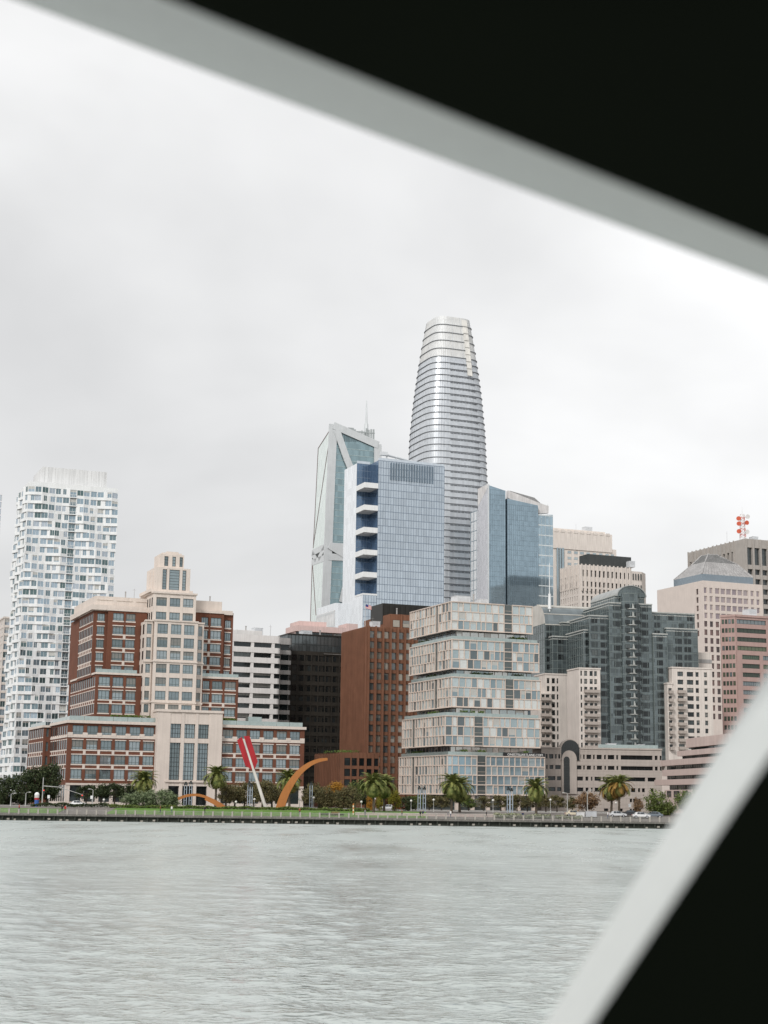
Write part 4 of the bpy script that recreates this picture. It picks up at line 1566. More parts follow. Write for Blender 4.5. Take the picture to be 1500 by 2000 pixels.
# ------------------------------------------------------------------ faceted tower with exposed mega-frame
def braced_tower():
    s = Site('braced_tower', 'tapering glass tower with pale steel diagonals, sloping crown and roof spire', *z6(208, 1480), 950, cat='tower')
    GT = G('teal curtain glass', (.26, .36, .39), .65, .1, .14, (1.5, 1.5, 4.0))
    GM = G('mint sky reflection glass', (.74, .80, .77), .7, .2, .05, (1.5, 1.5, 4.0))  # flank copy of the glass, lightened: bright sky reflection put into colour
    P = lambda x, y, v=0: s.F(*z6(x, y), v)
    c = MB()
    # front polygon (u,z)
    f = [P(195, 1990), P(215, 1440), P(240, 800), P(258, 300), P(300, 330), P(640, 475), P(640, 1990)]
    f3 = lambda pts, v: [(u, v, z) for u, z in pts]
    tl = P(258, 300)
    cor = [P(195, 1990), P(262, 305)]
    cu = lambda z: cor[0][0] + (cor[1][0] - cor[0][0]) * (z - cor[0][1]) / (cor[1][1] - cor[0][1])
    right_ = [P(632, 480), P(632, 1990)]
    c.face(f3(cor + right_, 0), 0)
    # left flank: from the corner line back along the street
    def Lp(x, y):
        v, z = s.L(*z6(x, y))
        for _ in range(4):
            v, z = s.L(*z6(x, y), cu(z))
        return v, z
    back = [Lp(70, 1990), Lp(82, 1470), Lp(95, 1280), Lp(135, 500), Lp(238, 345)]
    c.face([(cor[0][0], 0, cor[0][1]), (cor[1][0], 0, cor[1][1])] + [(cu(z), v, z) for v, z in reversed(back)], 1)
    # closing faces
    D = back[0][0]
    c.face([(cor[1][0], 0, cor[1][1]), (right_[0][0], 0, right_[0][1]), (right_[0][0], D, right_[0][1] - 6), (cu(back[3][1]), back[3][0], back[3][1])], 0)
    c.face([(right_[0][0], 0, right_[0][1]), (right_[1][0], 0, right_[1][1]), (right_[1][0], D, 0), (right_[0][0], D, right_[0][1] - 6)], 0)
    c.build('glass', [GT, GM], s.e)
    z = [p[1] for p in cor]
    m = MB()
    zz = 8.0
    while zz < cor[1][1] - 12:
        t = max(0, min(1, (zz - cor[0][1]) / (cor[1][1] - cor[0][1])))
        u0 = cor[0][0] + (cor[1][0] - cor[0][0]) * t
        u1 = right_[0][0]
        if zz > right_[0][1]:
            u1 = cor[1][0] + (right_[0][0] - cor[1][0]) * (cor[1][1] - zz) / max(1, cor[1][1] - right_[0][1])
        m.box(u0, u1, -.12, .02, zz, zz + .45)
        zz += 4.0
    m.build('floor_lines', M('teal spandrel', (.36, .45, .46), .5, metal=.3), s.e, kind='stuff')
    # edge beams on the front, each a member of its own
    def member(a, b, w, name='diagonal', v=0.0, mat=STEELW):
        q = MB()
        (ua, za), (ub, zb) = a, b
        L_ = math.hypot(ub - ua, zb - za)
        nx, nz = -(zb - za) / L_ * w / 2, (ub - ua) / L_ * w / 2
        q.wprism(front(0, v), [(ua - nx, za - nz), (ub - nx, zb - nz), (ub + nx, zb + nz), (ua + nx, za + nz)], 0.03, .8)
        q.build(name, mat, s.e)
    member(P(192, 1990), P(262, 300), 5.4, 'corner_column')
    member(P(262, 310), P(645, 478), 4.6, 'roof_beam', -.3)
    member(P(640, 470), P(640, 900), 5.0, 'corner_column', -.1)
    member(P(290, 350), P(372, 585), 4.4, v=-.4)
    member(P(372, 585), P(500, 900), 4.4, v=-.4)
    member(P(222, 1328), P(500, 1345), 3.6, 'ring_beam', -.2)
    member(P(222, 1425), P(500, 1440), 4.2, 'ring_beam', -.2)
    member(P(225, 1325), P(360, 1408), 4.6, v=-.5)
    member(P(355, 1690), P(330, 1810), 3.0, v=-.3)
    # dark sheet standing for the shaded open floor between the ring beams
    vo = MB()
    vo.wprism(front(), [P(226, 1340), P(500, 1350), P(500, 1415), P(226, 1405)], .01, .05)
    vo.build('floor_shade_sheet', FRAMED, s.e)
    # flank members, thin dark seams and the pale brace at the open floor
    def tilt(q, poly, d0, d1):
        q.hexa([(cu(z) - d0, v, z) for v, z in poly] + [(cu(z) - d1, v, z) for v, z in poly])

    def flank(a, b, w, mat, name='seam'):
        q = MB()
        (va, za), (vb, zb) = a, b
        L_ = math.hypot(vb - va, zb - za)
        nx, nz = -(zb - za) / L_ * w / 2, (vb - va) / L_ * w / 2
        tilt(q, [(va - nx, za - nz), (vb - nx, zb - nz), (vb + nx, zb + nz), (va + nx, za + nz)], .05, .16)
        q.build(name, mat, s.e)
    SEAM = M('dark red seam', (.24, .17, .17), .6)
    for a, b in (((238, 345), (137, 503)), ((137, 503), (95, 1350)), ((238, 390), (97, 1320)), ((86, 1480), (70, 1990)), ((88, 1480), (118, 1920))):
        flank(Lp(*a), Lp(*b), .55, SEAM)
    vo = MB()
    tilt(vo, [Lp(205, 1340), Lp(85, 1390), Lp(85, 1460), Lp(205, 1420)], .02, .04)
    vo.build('floor_shade_sheet', FRAMED, s.e)  # dark sheet for the open floor's shade on the flank
    for a, b in (((200, 1335), (84, 1392)), ((200, 1430), (82, 1475)), ((190, 1345), (140, 1440)), ((88, 1395), (120, 1450))):
        flank(Lp(*a), Lp(*b), 4.0, STEELW, 'diagonal')
    # crown louvres and spire
    lv = MB()
    for a, b in even(18, 300, 625, .5):
        yt = 330 + (a - 300) * .43 + 22
        if 445 - yt > 12:
            p, q = P(a, yt), P(b, 445)
            lv.box(p[0], q[0], -.25, -.05, q[1], p[1])
    lv.build('crown_louvres', M('louvre dark teal', (.14, .19, .21), .6), s.e)
    sc = MB()
    v = 10
    for a, b in even(11, 400, 618, .55):
        p, q = P(a, 330 + 0 * a, v), P(b, 470, v)
        sc.box(p[0], q[0], v, v + .5, q[1], p[1] - rnd.uniform(0, 2.5))
    p, q = P(395, 325, v), P(440, 400, v)
    sc.box(p[0], q[0], v, v + 5, q[1] - 12, p[1])
    p, q = P(440, 360, v), P(618, 372, v)
    sc.box(p[0], q[0], v - .1, v + .6, q[1], p[1])
    sc.build('roof_screen', M('roof steel', (.45, .48, .48), .5, metal=.3), s.e)
    sp = MB()
    a, b = P(552, 470, v), P(557, 90, v)
    sp.tube((a[0], v + 2, a[1]), (b[0], v + 2, b[1]), 1.6, .25, 8)
    sp.tube((a[0], v + 2, a[1]), (a[0], v + 2, a[1] + 14), 2.2, 1.4, 8)
    sp.build('spire', STEELW, s.e)

braced_tower()

# ------------------------------------------------------------------ rounded tapering skyscraper
def bullet_tower():
    Y = 1048
    ctr = at(872, 1100, Y)
    e = empty('skyscraper', (ctr.x, Y, ZG), RAD(22))
    tag(e, 'tallest tower, rounded tapering skyscraper ringed by thin metal sunshades', 'skyscraper')
    kx = 1.128
    tab = [(630, 43), (660, 48.5), (700, 55.5), (740, 61.5), (780, 67), (850, 74), (950, 78.5), (1100, 81), (1300, 82), (1560, 82)]
    zs = [(at(872, y, Y).z - ZG, h * Y / FPX / kx) for y, h in tab]
    zs.sort()
    Zs, Hs = [a for a, _ in zs], [b for _, b in zs]
    hw = lambda z: float(np.interp(z, Zs, Hs))
    ex = 4.0
    n = 64

    def ring(h):
        out = []
        for i in range(n):
            t = 2 * math.pi * (i + .5) / n
            c, d = math.cos(t), math.sin(t)
            out.append((math.copysign(abs(c) ** (2 / ex), c) * h, math.copysign(abs(d) ** (2 / ex), d) * h))
        return out
    ztop = Zs[-1]
    zcr = at(872, 716, Y).z - ZG
    body = MB()
    levels = np.linspace(0, ztop, 90)
    for a, b in zip(levels, levels[1:]):
        ra, rb = ring(hw(a)), ring(hw(b))
        for i in range(n):
            j = (i + 1) % n
            body.face(((*ra[i], a), (*ra[j], a), (*rb[j], b), (*rb[i], b)), 1 if a > zcr else 0)
    body.face([(x, y, ztop - 1) for x, y in ring(hw(ztop))], 1)
    GS = G('silver curtain glass', (.60, .63, .665), .5, .33, .05, (1.5, 1.5, 4.5))
    body.build('glass', [GS, M('perforated crown screen', (.66, .66, .65), .65, metal=.1, var=.05, streak=.12)], e, smooth=True)
    z = 12.0
    k = 0
    while z < ztop - .5:
        h = hw(z)
        r0, r1 = ring(h - .05), ring(h + .55)
        f = MB()
        for i in range(n):
            j = (i + 1) % n
            f.face(((*r0[i], z), (*r1[i], z), (*r1[j], z), (*r0[j], z)))
            f.face(((*r0[i], z + .3), (*r0[j], z + .3), (*r1[j], z + .3), (*r1[i], z + .3)))
            f.face(((*r1[i], z), (*r1[i], z + .3), (*r1[j], z + .3), (*r1[j], z)))
        f.build('sunshade_ring', FIN, e)
        z += 4.55 if z < zcr else 6.0
        k += 1
    # darker louvre dashes between rings on the front
    d = MB()
    z = 12.0
    while z < zcr - 2:
        h = hw(z)
        for a, b in even(9, -h * .35, h * .62, .8):
            d.box(a, b, -h - .35, -h * .97, z - .95, z - .5)
        z += 4.55
    d.build('louvre_strips', M('louvre grey', (.17, .18, .20), .6), e, kind='stuff')
    # vertical mullions
    m = MB()
    lv = np.linspace(0, ztop, 46)
    for i in range(0, n):
        prev = None
        for a, b in zip(lv, lv[1:]):
            x0, y0 = ring(hw(a))[i]
            x1, y1 = ring(hw(b))[i]
            q0, q1 = 1 + .12 / hw(a), 1 + .12 / hw(b)
            tx, ty = -y0 / math.hypot(x0, y0) * .12, x0 / math.hypot(x0, y0) * .12
            m.face(((x0 * q0 - tx, y0 * q0 - ty, a), (x0 * q0 + tx, y0 * q0 + ty, a), (x1 * q1 + tx, y1 * q1 + ty, b), (x1 * q1 - tx, y1 * q1 - ty, b)))
    m.build('mullions', ALU, e, kind='stuff')
    # maintenance slot near the top of the front
    st = MB()
    za, zb = at(900, 745, Y).z - ZG, ztop - 1
    for i in range(8):
        a, b = za + (zb - za) * i / 8, za + (zb - za) * (i + 1) / 8
        ha, hb = hw(a), hw(b)
        ca, cb = ha * .34, hb * .34
        st.hexa(((ca, -ha - .6, a), (ca + 3.6, -ha - .6, a), (ca + 3.6, -ha + 1, a), (ca, -ha + 1, a), (cb, -hb - .6, b - .5), (cb + 3.6, -hb - .6, b - .5), (cb + 3.6, -hb + 1, b - .5), (cb, -hb + 1, b - .5)))
    st.build('access_strip', M('pale access panels', (.72, .70, .66), .6), e)

bullet_tower()

# ------------------------------------------------------------------ faceted blue residential tower
def faceted_tower():
    s = Site('faceted_tower', 'blue glass tower with sloped faceted crown beside the rounded skyscraper', *z7(580, 1500), 976, cat='tower')
    GB = G('steel blue glass', (.30, .40, .47), .68, .08, .10, (1.5, 1.5, 3.3))
    GR = G('grey lavender glass', (.60, .60, .63), .7, .25, .05, (1.5, 1.5, 3.3))
    GL_ = G('light blue glass', (.37, .48, .55), .65, .1, .14, (1.5, 1.5, 3.3))
    P = lambda x, y, v=0: s.F(*z7(x, y), v)
    Lp = lambda x, y: s.L(*z7(x, y))
    f = front()
    c = MB()
    D = Lp(510, 1500)[0]
    # tall left fin of glass, central bay behind a slot, lower right block
    z0 = 0
    a = P(580, 1158)
    b = P(690, 1195)
    c.wprism(f, [(0, z0), (b[0], z0), (b[0], b[1]), (0, a[1])], -D * .35, 0, 0)
    e1, e2 = P(705, 1205), P(905, 1290)
    e3 = P(905, 1990)
    c.wprism(f, [(e1[0], z0), (e2[0], z0), (e2[0], P(905, 1290)[1]), (e1[0], P(705, 1245)[1])], -D * .9, -.5, 0)
    c.wprism(f, [(b[0], z0), (e1[0], z0), (e1[0], P(705, 1235)[1]), (b[0], P(690, 1235)[1])], -D * .9, -3, 3)
    g2, g3 = P(905, 1350), P(1003, 1350)
    c.wprism(f, [(e2[0], z0), (g3[0], z0), (g3[0], g3[1]), (e2[0], g2[1])], -D * .8, -.9, 2)
    # left flank, its sloped shoulder, and the bright strip at its back edge
    zt = a[1]
    p1, p2, p3 = Lp(578, 1165), Lp(511, 1300), Lp(511, 1990)
    c.face([(-.02, .0, 0), (-.02, 0, zt), (-.02, p2[0], p2[1]), (-.02, p2[0], 0)], 1)
    q = Lp(470, 1340)
    c.face([(-.6, p2[0], 0), (-.6, p2[0], Lp(509, 1330)[1]), (-.6, q[0], q[1]), (-.6, q[0], 0)], 4)
    c.face([(-.6, p2[0], 0), (-.6, p2[0], Lp(509, 1330)[1]), (6, p2[0], Lp(509, 1330)[1]), (6, p2[0], 0)], 4)
    c.build('glass', [GB, GR, GL_, G('dark slot glass', (.06, .09, .12), .5), G('white bright glass', (.85, .86, .87), .75, .25)], s.e)
    cr = MB()
    cr.face([(-.05, .0, zt - .5), (-.05, p2[0], p2[1]), (-.05, p2[0], p2[1] + 12), (-.05, 0, zt + .8)], 0)
    zc = [P(705, 1195, 4), P(905, 1275, 4), P(958, 1300, 6), P(958, 1345, 6), P(905, 1345, 4), P(705, 1245, 4)]
    cr.wprism(front(0, 3), zc, -3, 0, 0)
    dk = [P(720, 1195, 8), P(880, 1240, 8), P(945, 1300, 8), P(905, 1300, 8)]
    cr.wprism(front(0, 8), dk, -4, 0, 1)
    cr.build('crown', [M('pale crown panel', (.66, .64, .63), .6), M('crown louvre', (.25, .25, .25), .6)], s.e)
    m = MB()
    curtain(m, front(0, .9), e2[0], g3[0], 0, g2[1], 3.0, 6.6, .12, .7, 0)
    curtain(m, front(0, .5), e1[0], e2[0], 0, P(905, 1300)[1], 1.5, 3.3, .07, .12, 1)
    curtain(m, front(0, 0), 0, b[0], 0, b[1], 1.5, 3.3, .07, .12, 1)
    curtain(m, left(-.6, 0), p2[0] + .2, q[0], 0, q[1], 4, 6.6, .3, .4, 1)
    m.build('mullions', [M('white floor edge', (.62, .66, .67), .6), M('blue mullion', (.25, .32, .37), .5, metal=.3)], s.e, kind='stuff')
    co = MB()
    co.tube((0, 0, 0), (0, 0, zt + .6), .55, .55, 6)
    co.build('corner_trim', STEELW, s.e)

faceted_tower()

# ------------------------------------------------------------------ beige high-rise and white ribbed tower behind
def back_towers():
    s = Site('beige_tower', 'tall plain beige tower peeking from behind the faceted blue tower', *s3(60, 190), 1080, cat='tower')
    w = MB()
    uE = s.fu(*s3(462, 230))
    zt = s.fz(*s3(80, 187))
    z2_ = s.fz(*s3(200, 318))
    w.box(0, uE, 0, 30, z2_, zt)
    w.box(0, s.fu(*s3(493, 330)), .6, 34, 0, s.fz(*s3(480, 318)))
    w.box(-.3, s.fu(*s3(430, 210)), 3, 28, zt, zt + 2)
    for a, b in even(9, 1, uE - 1, .6):
        w.box(a, b, -.25, 0, zt - 1.2, zt + .6)
    w.build('wall', M('hazed tan precast', (.72, .655, .60), .85, var=.03), s.e)  # pale tan: distance haze is put into the wall colour
    fl = MB()
    for a, b in ((95, 105), (112, 122), (128, 142)):
        fl.box(s.fu(*s3(a, 500)), s.fu(*s3(b, 500)), -.3, .6, 0, z2_ + .5)
    fl.build('glass_strips', G('pale blue strip glass', (.34, .42, .46), .5), s.e)
    rows = [(s.fz(*s3(180, 344 + 39 * i)), s.fz(*s3(180, 326 + 39 * i))) for i in range(9)]
    for x0, x1 in ((164, 190), (208, 234), (248, 274), (290, 315), (332, 356), (374, 398), (416, 440), (452, 474)):
        a, b = s.fu(*s3(x0, 380), .6), s.fu(*s3(x1, 380), .6)
        for p, q in rows:
            s.win(dict_BEIGE, b - a, q - p, front(0, .6), (a + b) / 2, p, .06)
    s.finish(120)

    t = Site('ribbed_tower', 'white ribbed concrete tower with dark flat rooftop box', *s3(245, 420), 930, cat='tower')
    w = MB()
    zt = t.fz(*s3(245, 418))
    uE = t.fu(*s3(590, 450))
    d = t.L(*s3(115, 480))[0]
    r = 1.0
    w.box(r, uE, r, d, 0, zt)
    rows = [(t.fz(*s3(268, 495)), t.fz(*s3(268, 452)))] + [(t.fz(*s3(268, 562 + 48 * i)), t.fz(*s3(268, 528 + 48 * i))) for i in range(4)]
    rows = [q for q in rows if q[0] > 0]
    facade(w, t, front(), 0, uE, 0, zt, even(12, t.fu(*s3(254, 500)), uE - .2, .45), rows, r, ST_PLAIN)
    facade(w, t, left(), r, d, 0, zt - 6, even(8, 2, d, .4), rows, r, ST_PLAIN)
    w.fbox(left(), r, d, -r, .05, zt - 6, zt)
    for a, b in even(12, r, d, .35):
        w.fbox(left(), a, b, .05, .5, zt - 14, zt + .6)
    for a, b in even(13, 0, uE, .3):
        w.fbox(front(), a, b, 0, .45, zt - 16, zt + .6)
    # chamfered right shoulder
    u2 = t.fu(*s3(690, 500), 6)
    w.prism([(uE, .4), (uE + (u2 - uE) * .55, .8), (u2, 7), (u2, d), (uE, d)], 0, zt - 1.5)
    for a, b in even(4, .5, (u2 - uE) * .55, .4):
        f = front(uE, .5)
        for p, q in rows:
            t.win(ST_PLAIN, b - a, q - p, f, (a + b) / 2, p, .2)
    w.build('wall', PALE, t.e)
    tb = MB()
    v = 5
    a, b = t.fu(*s3(300, 348), v), t.fu(*s3(589, 395), v)
    dd = t.L(*s3(243, 380), a)[0] - v
    tb.box(a, b, v, v + dd, zt - .2, t.fz(*s3(300, 347), v))
    tb.build('rooftop_box', M('dark rooftop louvre', (.05, .055, .055), .7), t.e)
    t.finish(160)

dict_BEIGE = dict(frame=PALE, glass=shades('pale blue pane', [(.38, .45, .48), (.45, .52, .54)]), nx=0, fw=.1, dp=.08)
back_towers()

# ------------------------------------------------------------------ pale tower with pyramid roof, and slab with mast
def pyramid_tower():
    s = Site('pyramid_roof_tower', 'pale stone tower with hipped grey metal pyramid roof', *t2(535, 520), 790, cat='tower')
    w = MB()
    zt = s.fz(*t2(520, 492))
    uE = s.fu(*t2(1090, 530))
    d = s.L(*t2(110, 550))[0]
    r = .6
    w.box(r, uE, r, d, 0, zt)
    rows = [(s.fz(*t2(580, 612 + 78 * i)), s.fz(*t2(580, 560 + 78 * i))) for i in range(16)]
    rows = [q for q in rows if q[0] > 30]
    cw = [(548, 576), (600, 628)]
    cm = [(652, 694), (704, 747), (756, 800), (810, 853), (862, 906), (915, 958)]
    ce = [(982, 1012), (1036, 1064)]
    C = lambda lst: [(s.fu(*t2(a, 640)), s.fu(*t2(b, 640))) for a, b in lst]
    top, low = rows[:4], rows[4:]
    facade(w, s, front(), 0, uE, rows[3][0] - 1.4, zt, C(cw + cm + ce), top, r, ST_MAUVE)
    C2 = lambda lst: [(s.fu(*t2(a, 1000)), s.fu(*t2(b, 1000))) for a, b in lst]
    cl = [(553, 582), (606, 636), (660, 692), (716, 746), (770, 800), (826, 856), (880, 910), (936, 966), (990, 1020)]
    facade(w, s, front(), 0, uE, 0, rows[3][0] - 1.4, C2(cl), low, r, dict_PYR)
    rr = [(s.fz(*t2(482, 610 + 78 * i)), s.fz(*t2(482, 558 + 78 * i))) for i in range(6)]
    cs = [s.L(*t2(495, 640))[0], s.L(*t2(474, 640))[0]]
    facade(w, s, left(), r, d, 0, zt, [(cs[0], cs[1])], rr, r, dict_PYR)
    w.build('wall', M('pale pink stone', (.66, .58, .53), .85, var=.04, streak=.05), s.e)
    # roof: glass curb, steep lower skirt, ridged cap
    R_ = MB()
    v0 = 2
    a0, a1 = s.fu(*t2(530, 470), v0), s.fu(*t2(1005, 500), v0)
    dd = s.L(*t2(265, 480), a0)[0] - v0
    z0 = zt - .3
    zk = s.fz(*t2(540, 432), v0)
    R_.box(a0, a1, v0, v0 + dd, z0, zk, 1)
    zm = s.fz(*t2(560, 325), v0 + 6)
    m0, m1 = s.fu(*t2(556, 325), v0 + 6), s.fu(*t2(860, 335), v0 + 6)
    zp = s.fz(*t2(600, 255), v0 + 12)
    b0 = [(a0, v0, zk), (a1, v0, zk), (a1, v0 + dd, zk), (a0, v0 + dd, zk)]
    dm = (dd - (m1 - m0)) / 2
    b1 = [(m0, v0 + 6, zm), (m1, v0 + 6, zm), (m1, v0 + dd * .7, zm), (m0, v0 + dd * .7, zm)]
    p0, p1 = s.fu(*t2(588, 258), v0 + 10), s.fu(*t2(660, 262), v0 + 10)
    b2 = [(p0, v0 + 10, zp), (p1, v0 + 10, zp), (p1, v0 + 16, zp), (p0, v0 + 16, zp)]
    for i in range(4):
        j = (i + 1) % 4
        R_.face((b0[i], b0[j], b1[j], b1[i]), 0)
        R_.face((b1[i], b1[j], b2[j], b2[i]), 0)
    R_.face(b2, 0)
    # standing seams and stepped louvres on the front slope
    for t in range(1, 16):
        q = t / 16
        A = Vector(b0[0]).lerp(Vector(b0[1]), q)
        B = Vector(b1[0]).lerp(Vector(b1[1]), q)
        R_.tube(A, B, .16, .16, 4, 0, False)
    for t in range(1, 9):
        q = t / 9
        A = Vector(b1[0]).lerp(Vector(b2[0]), q)
        B = Vector(b1[1]).lerp(Vector(b2[1]), q)
        R_.tube(A, B, .2, .2, 4, 2, False)
        C_ = Vector(b1[3]).lerp(Vector(b2[3]), q)
        R_.tube(A, C_, .2, .2, 4, 2, False)
    for i in range(4):
        R_.tube(b0[i], b1[i], .4, .4, 5, 0)
        R_.tube(b1[i], b2[i], .4, .4, 5, 0)
    R_.build('roof', [SLATE, G('roof curb glass', (.24, .29, .33), .5), M('roof louvre', (.12, .125, .125), .7)], s.e)
    mb = MB()
    for px in (640, 670, 705):
        u, z = s.F(*t2(px, 262), 12)
        mb.tube((u, 12, z - 1), (u, 12, z + 5.5), .18, .1, 5)
    mb.build('roof_poles', GREYC, s.e)
    s.finish(200)

    t = Site('mast_tower', 'grey concrete slab tower with deep dark vertical window bays', *t2(935, 105), 950, cat='tower')
    w = MB()
    zt = t.fz(*t2(935, 102))
    d = t.L(*t2(395, 235))[0]
    uE = t.fu(1560, 1056)
    r = 2.0
    w.box(r, uE, r, d, 0, zt)
    z_hi, z_lo = t.fz(*t2(970, 185)), t.fz(*t2(970, 345))
    rows = [(z_lo, z_hi)] + [(t.fz(*t2(970, 435 + 90 * i)), t.fz(*t2(970, 385 + 90 * i))) for i in range(7)]
    fcols = [(t.fu(*t2(a, 300)), t.fu(*t2(b, 300))) for a, b in ((952, 1004), (1020, 1073), (1088, 1142), (1158, 1210), (1226, 1278))]
    facade(w, t, front(), 0, uE, 0, zt, fcols, [q for q in rows if q[0] > 0], r, ST_DKW, 0, None, 0, -.6)
    lc = even(11, t.L(*t2(830, 200))[0], d - 1, .6)
    facade(w, t, left(), r, d, 0, zt, lc, [(t.fz(*t2(970, 520)), z_hi - 1)], r, ST_DKW, 0, None, 0, -.3)
    for a, b in gaps(lc, lc[0][0] - 1, d):
        m = (a + b) / 2
        w.fbox(left(), m - .3, m + .3, 0, .6, 0, zt + .4)
    w.build('wall', M('grey brown precast', (.40, .37, .34), .85, var=.06, streak=.1), t.e)
    t.finish(150)
    # lattice mast
    a = t.o + t.U * t.fu(1451, 1050, 6) + t.V * 6
    q = tag(empty('radio_mast', (a.x, a.y, t.zg + zt)), 'red and white lattice mast with round dishes on the grey slab tower', 'mast')
    h = t.fz(1452, 1005, 6) - zt
    n = 9
    for i in range(n):
        za, zb = h * i / n, h * (i + 1) / n
        wa, wb = 1.6 - .5 * i / n, 1.6 - .5 * (i + 1) / n
        mb = MB()
        ca = [(wa, wa), (wa, -wa), (-wa, -wa), (-wa, wa)]
        cb = [(wb, wb), (wb, -wb), (-wb, -wb), (-wb, wb)]
        for k in range(4):
            k2 = (k + 1) % 4
            mb.tube((*ca[k], za), (*cb[k], zb), .16, .16, 4)
            mb.tube((*ca[k], za), (*cb[k2], zb), .1, .1, 4)
            mb.tube((*cb[k], zb), (*cb[k2], zb), .1, .1, 4)
        mb.build('lattice_section', MASTR if i % 2 else MASTW, q)
    mb = MB()
    mb.tube((0, 0, h), (0, 0, h + 5), .12, .06, 5)
    mb.build('aerial', MASTW, q)
    for x, z, mt in ((-2.6, h * .82, MASTR), (2.9, h * .9, MASTW), (-2.6, h * .32, MASTR), (2.3, h * .3, MASTW), (-2.5, h * .62, MASTR), (2.2, h * .66, MASTR)):
        mb = MB()
        mb.tube((x, -1.2, z), (x + (.2 if x > 0 else -.2), -1.9, z), 1.25, 1.45, 14)
        mb.tube((x, -.2, z), (x, -1.2, z), .3, .6, 8)
        mb.tube((0, 0, z), (x, -.3, z), .12, .12, 5)
        mb.build('dish', mt, q)

dict_PYR = dict(frame=FRAMED, glass=shades('rose dark pane', [(.13, .09, .09), (.08, .065, .065), (.2, .13, .12)]), nx=0, fw=.14, dp=.12)
ST_DKW = dict(frame=FRAMED, glass=shades('slate pane', [(.10, .115, .12), (.075, .085, .09)]), nx=0, ny=(.25, .5, .75), fw=.1, dp=.1)
MASTR = M('mast red', (.55, .10, .05), .6)
MASTW = M('mast white', (.72, .70, .68), .6)
pyramid_tower()


def pink_banded():
    s = Site('pink_office_building', 'pink granite office block with ribbon windows and faceted corner', *t2(842, 840), 600)
    w = MB()
    zt = s.fz(*t2(842, 828))
    r = .5
    uE = s.fu(1600, 1200)
    rows = [(s.fz(*t2(900, 898 + 82 * i)), s.fz(*t2(900, 856 + 82 * i))) for i in range(13)]
    rows = [q for q in rows if q[0] > 1]
    a0, a1 = s.fu(*t2(852, 900)), s.fu(*t2(1125, 900))
    b0, b1 = s.fu(*t2(905, 1250)), s.fu(*t2(1068, 1250))
    c0 = s.fu(*t2(1098, 1250))
    facade(w, s, front(), 0, uE, rows[3][0] - 1, zt, [(a0, a1), (a1 + 1.5, a1 + 20)], rows[:4], r, ST_STRIP)
    facade(w, s, front(), 0, uE, 0, rows[3][0] - 1, [(b0, b1), (c0, c0 + 12), (c0 + 14, c0 + 26)], rows[4:], r, ST_STRIP)
    w.box(0, uE, -.3, 3, zt - .05, zt + .8)
    # faceted corner, turned towards the left street
    f = Face((0, 0), (-math.sin(RAD(40)), math.cos(RAD(40))), (-math.cos(RAD(40)), -math.sin(RAD(40))))
    # find its length from the picture edge at x=700
    best = min((abs(proj_px(s, f, t, zt - 3) - t2(703, 850)[0]), t) for t in np.linspace(2, 60, 200))[1]
    L_ = best
    w.fbox(f, .2, L_, -r, -.1, 0, zt - .06)
    facade(w, s, f, .2, L_, 0, zt - .05, even(4, .5, L_ - .3, .74), rows, .1, ST_GREEN, sd=-.03)
    p = f.p(L_, 0)
    q = f.p(L_, -r)
    w.prism([(r, r), (uE, r), (uE, 26), (q[0] + 16, q[1] + 24), q, f.p(0, -r)], 0, zt - .1)
    w.fbox(f, 0, L_, -r, .25, zt - .06, zt + .78)
    w.build('wall', PINKS, s.e)
    s.finish(150)


def proj_px(site, f, t, z):
    x, y = f.p(t, 0)
    P = site.o + site.U * float(x) + site.V * float(y) + Vector((0, 0, z)) - CPOS
    return 750 + FPX * P.dot(CR) / P.dot(CF)

pink_banded()

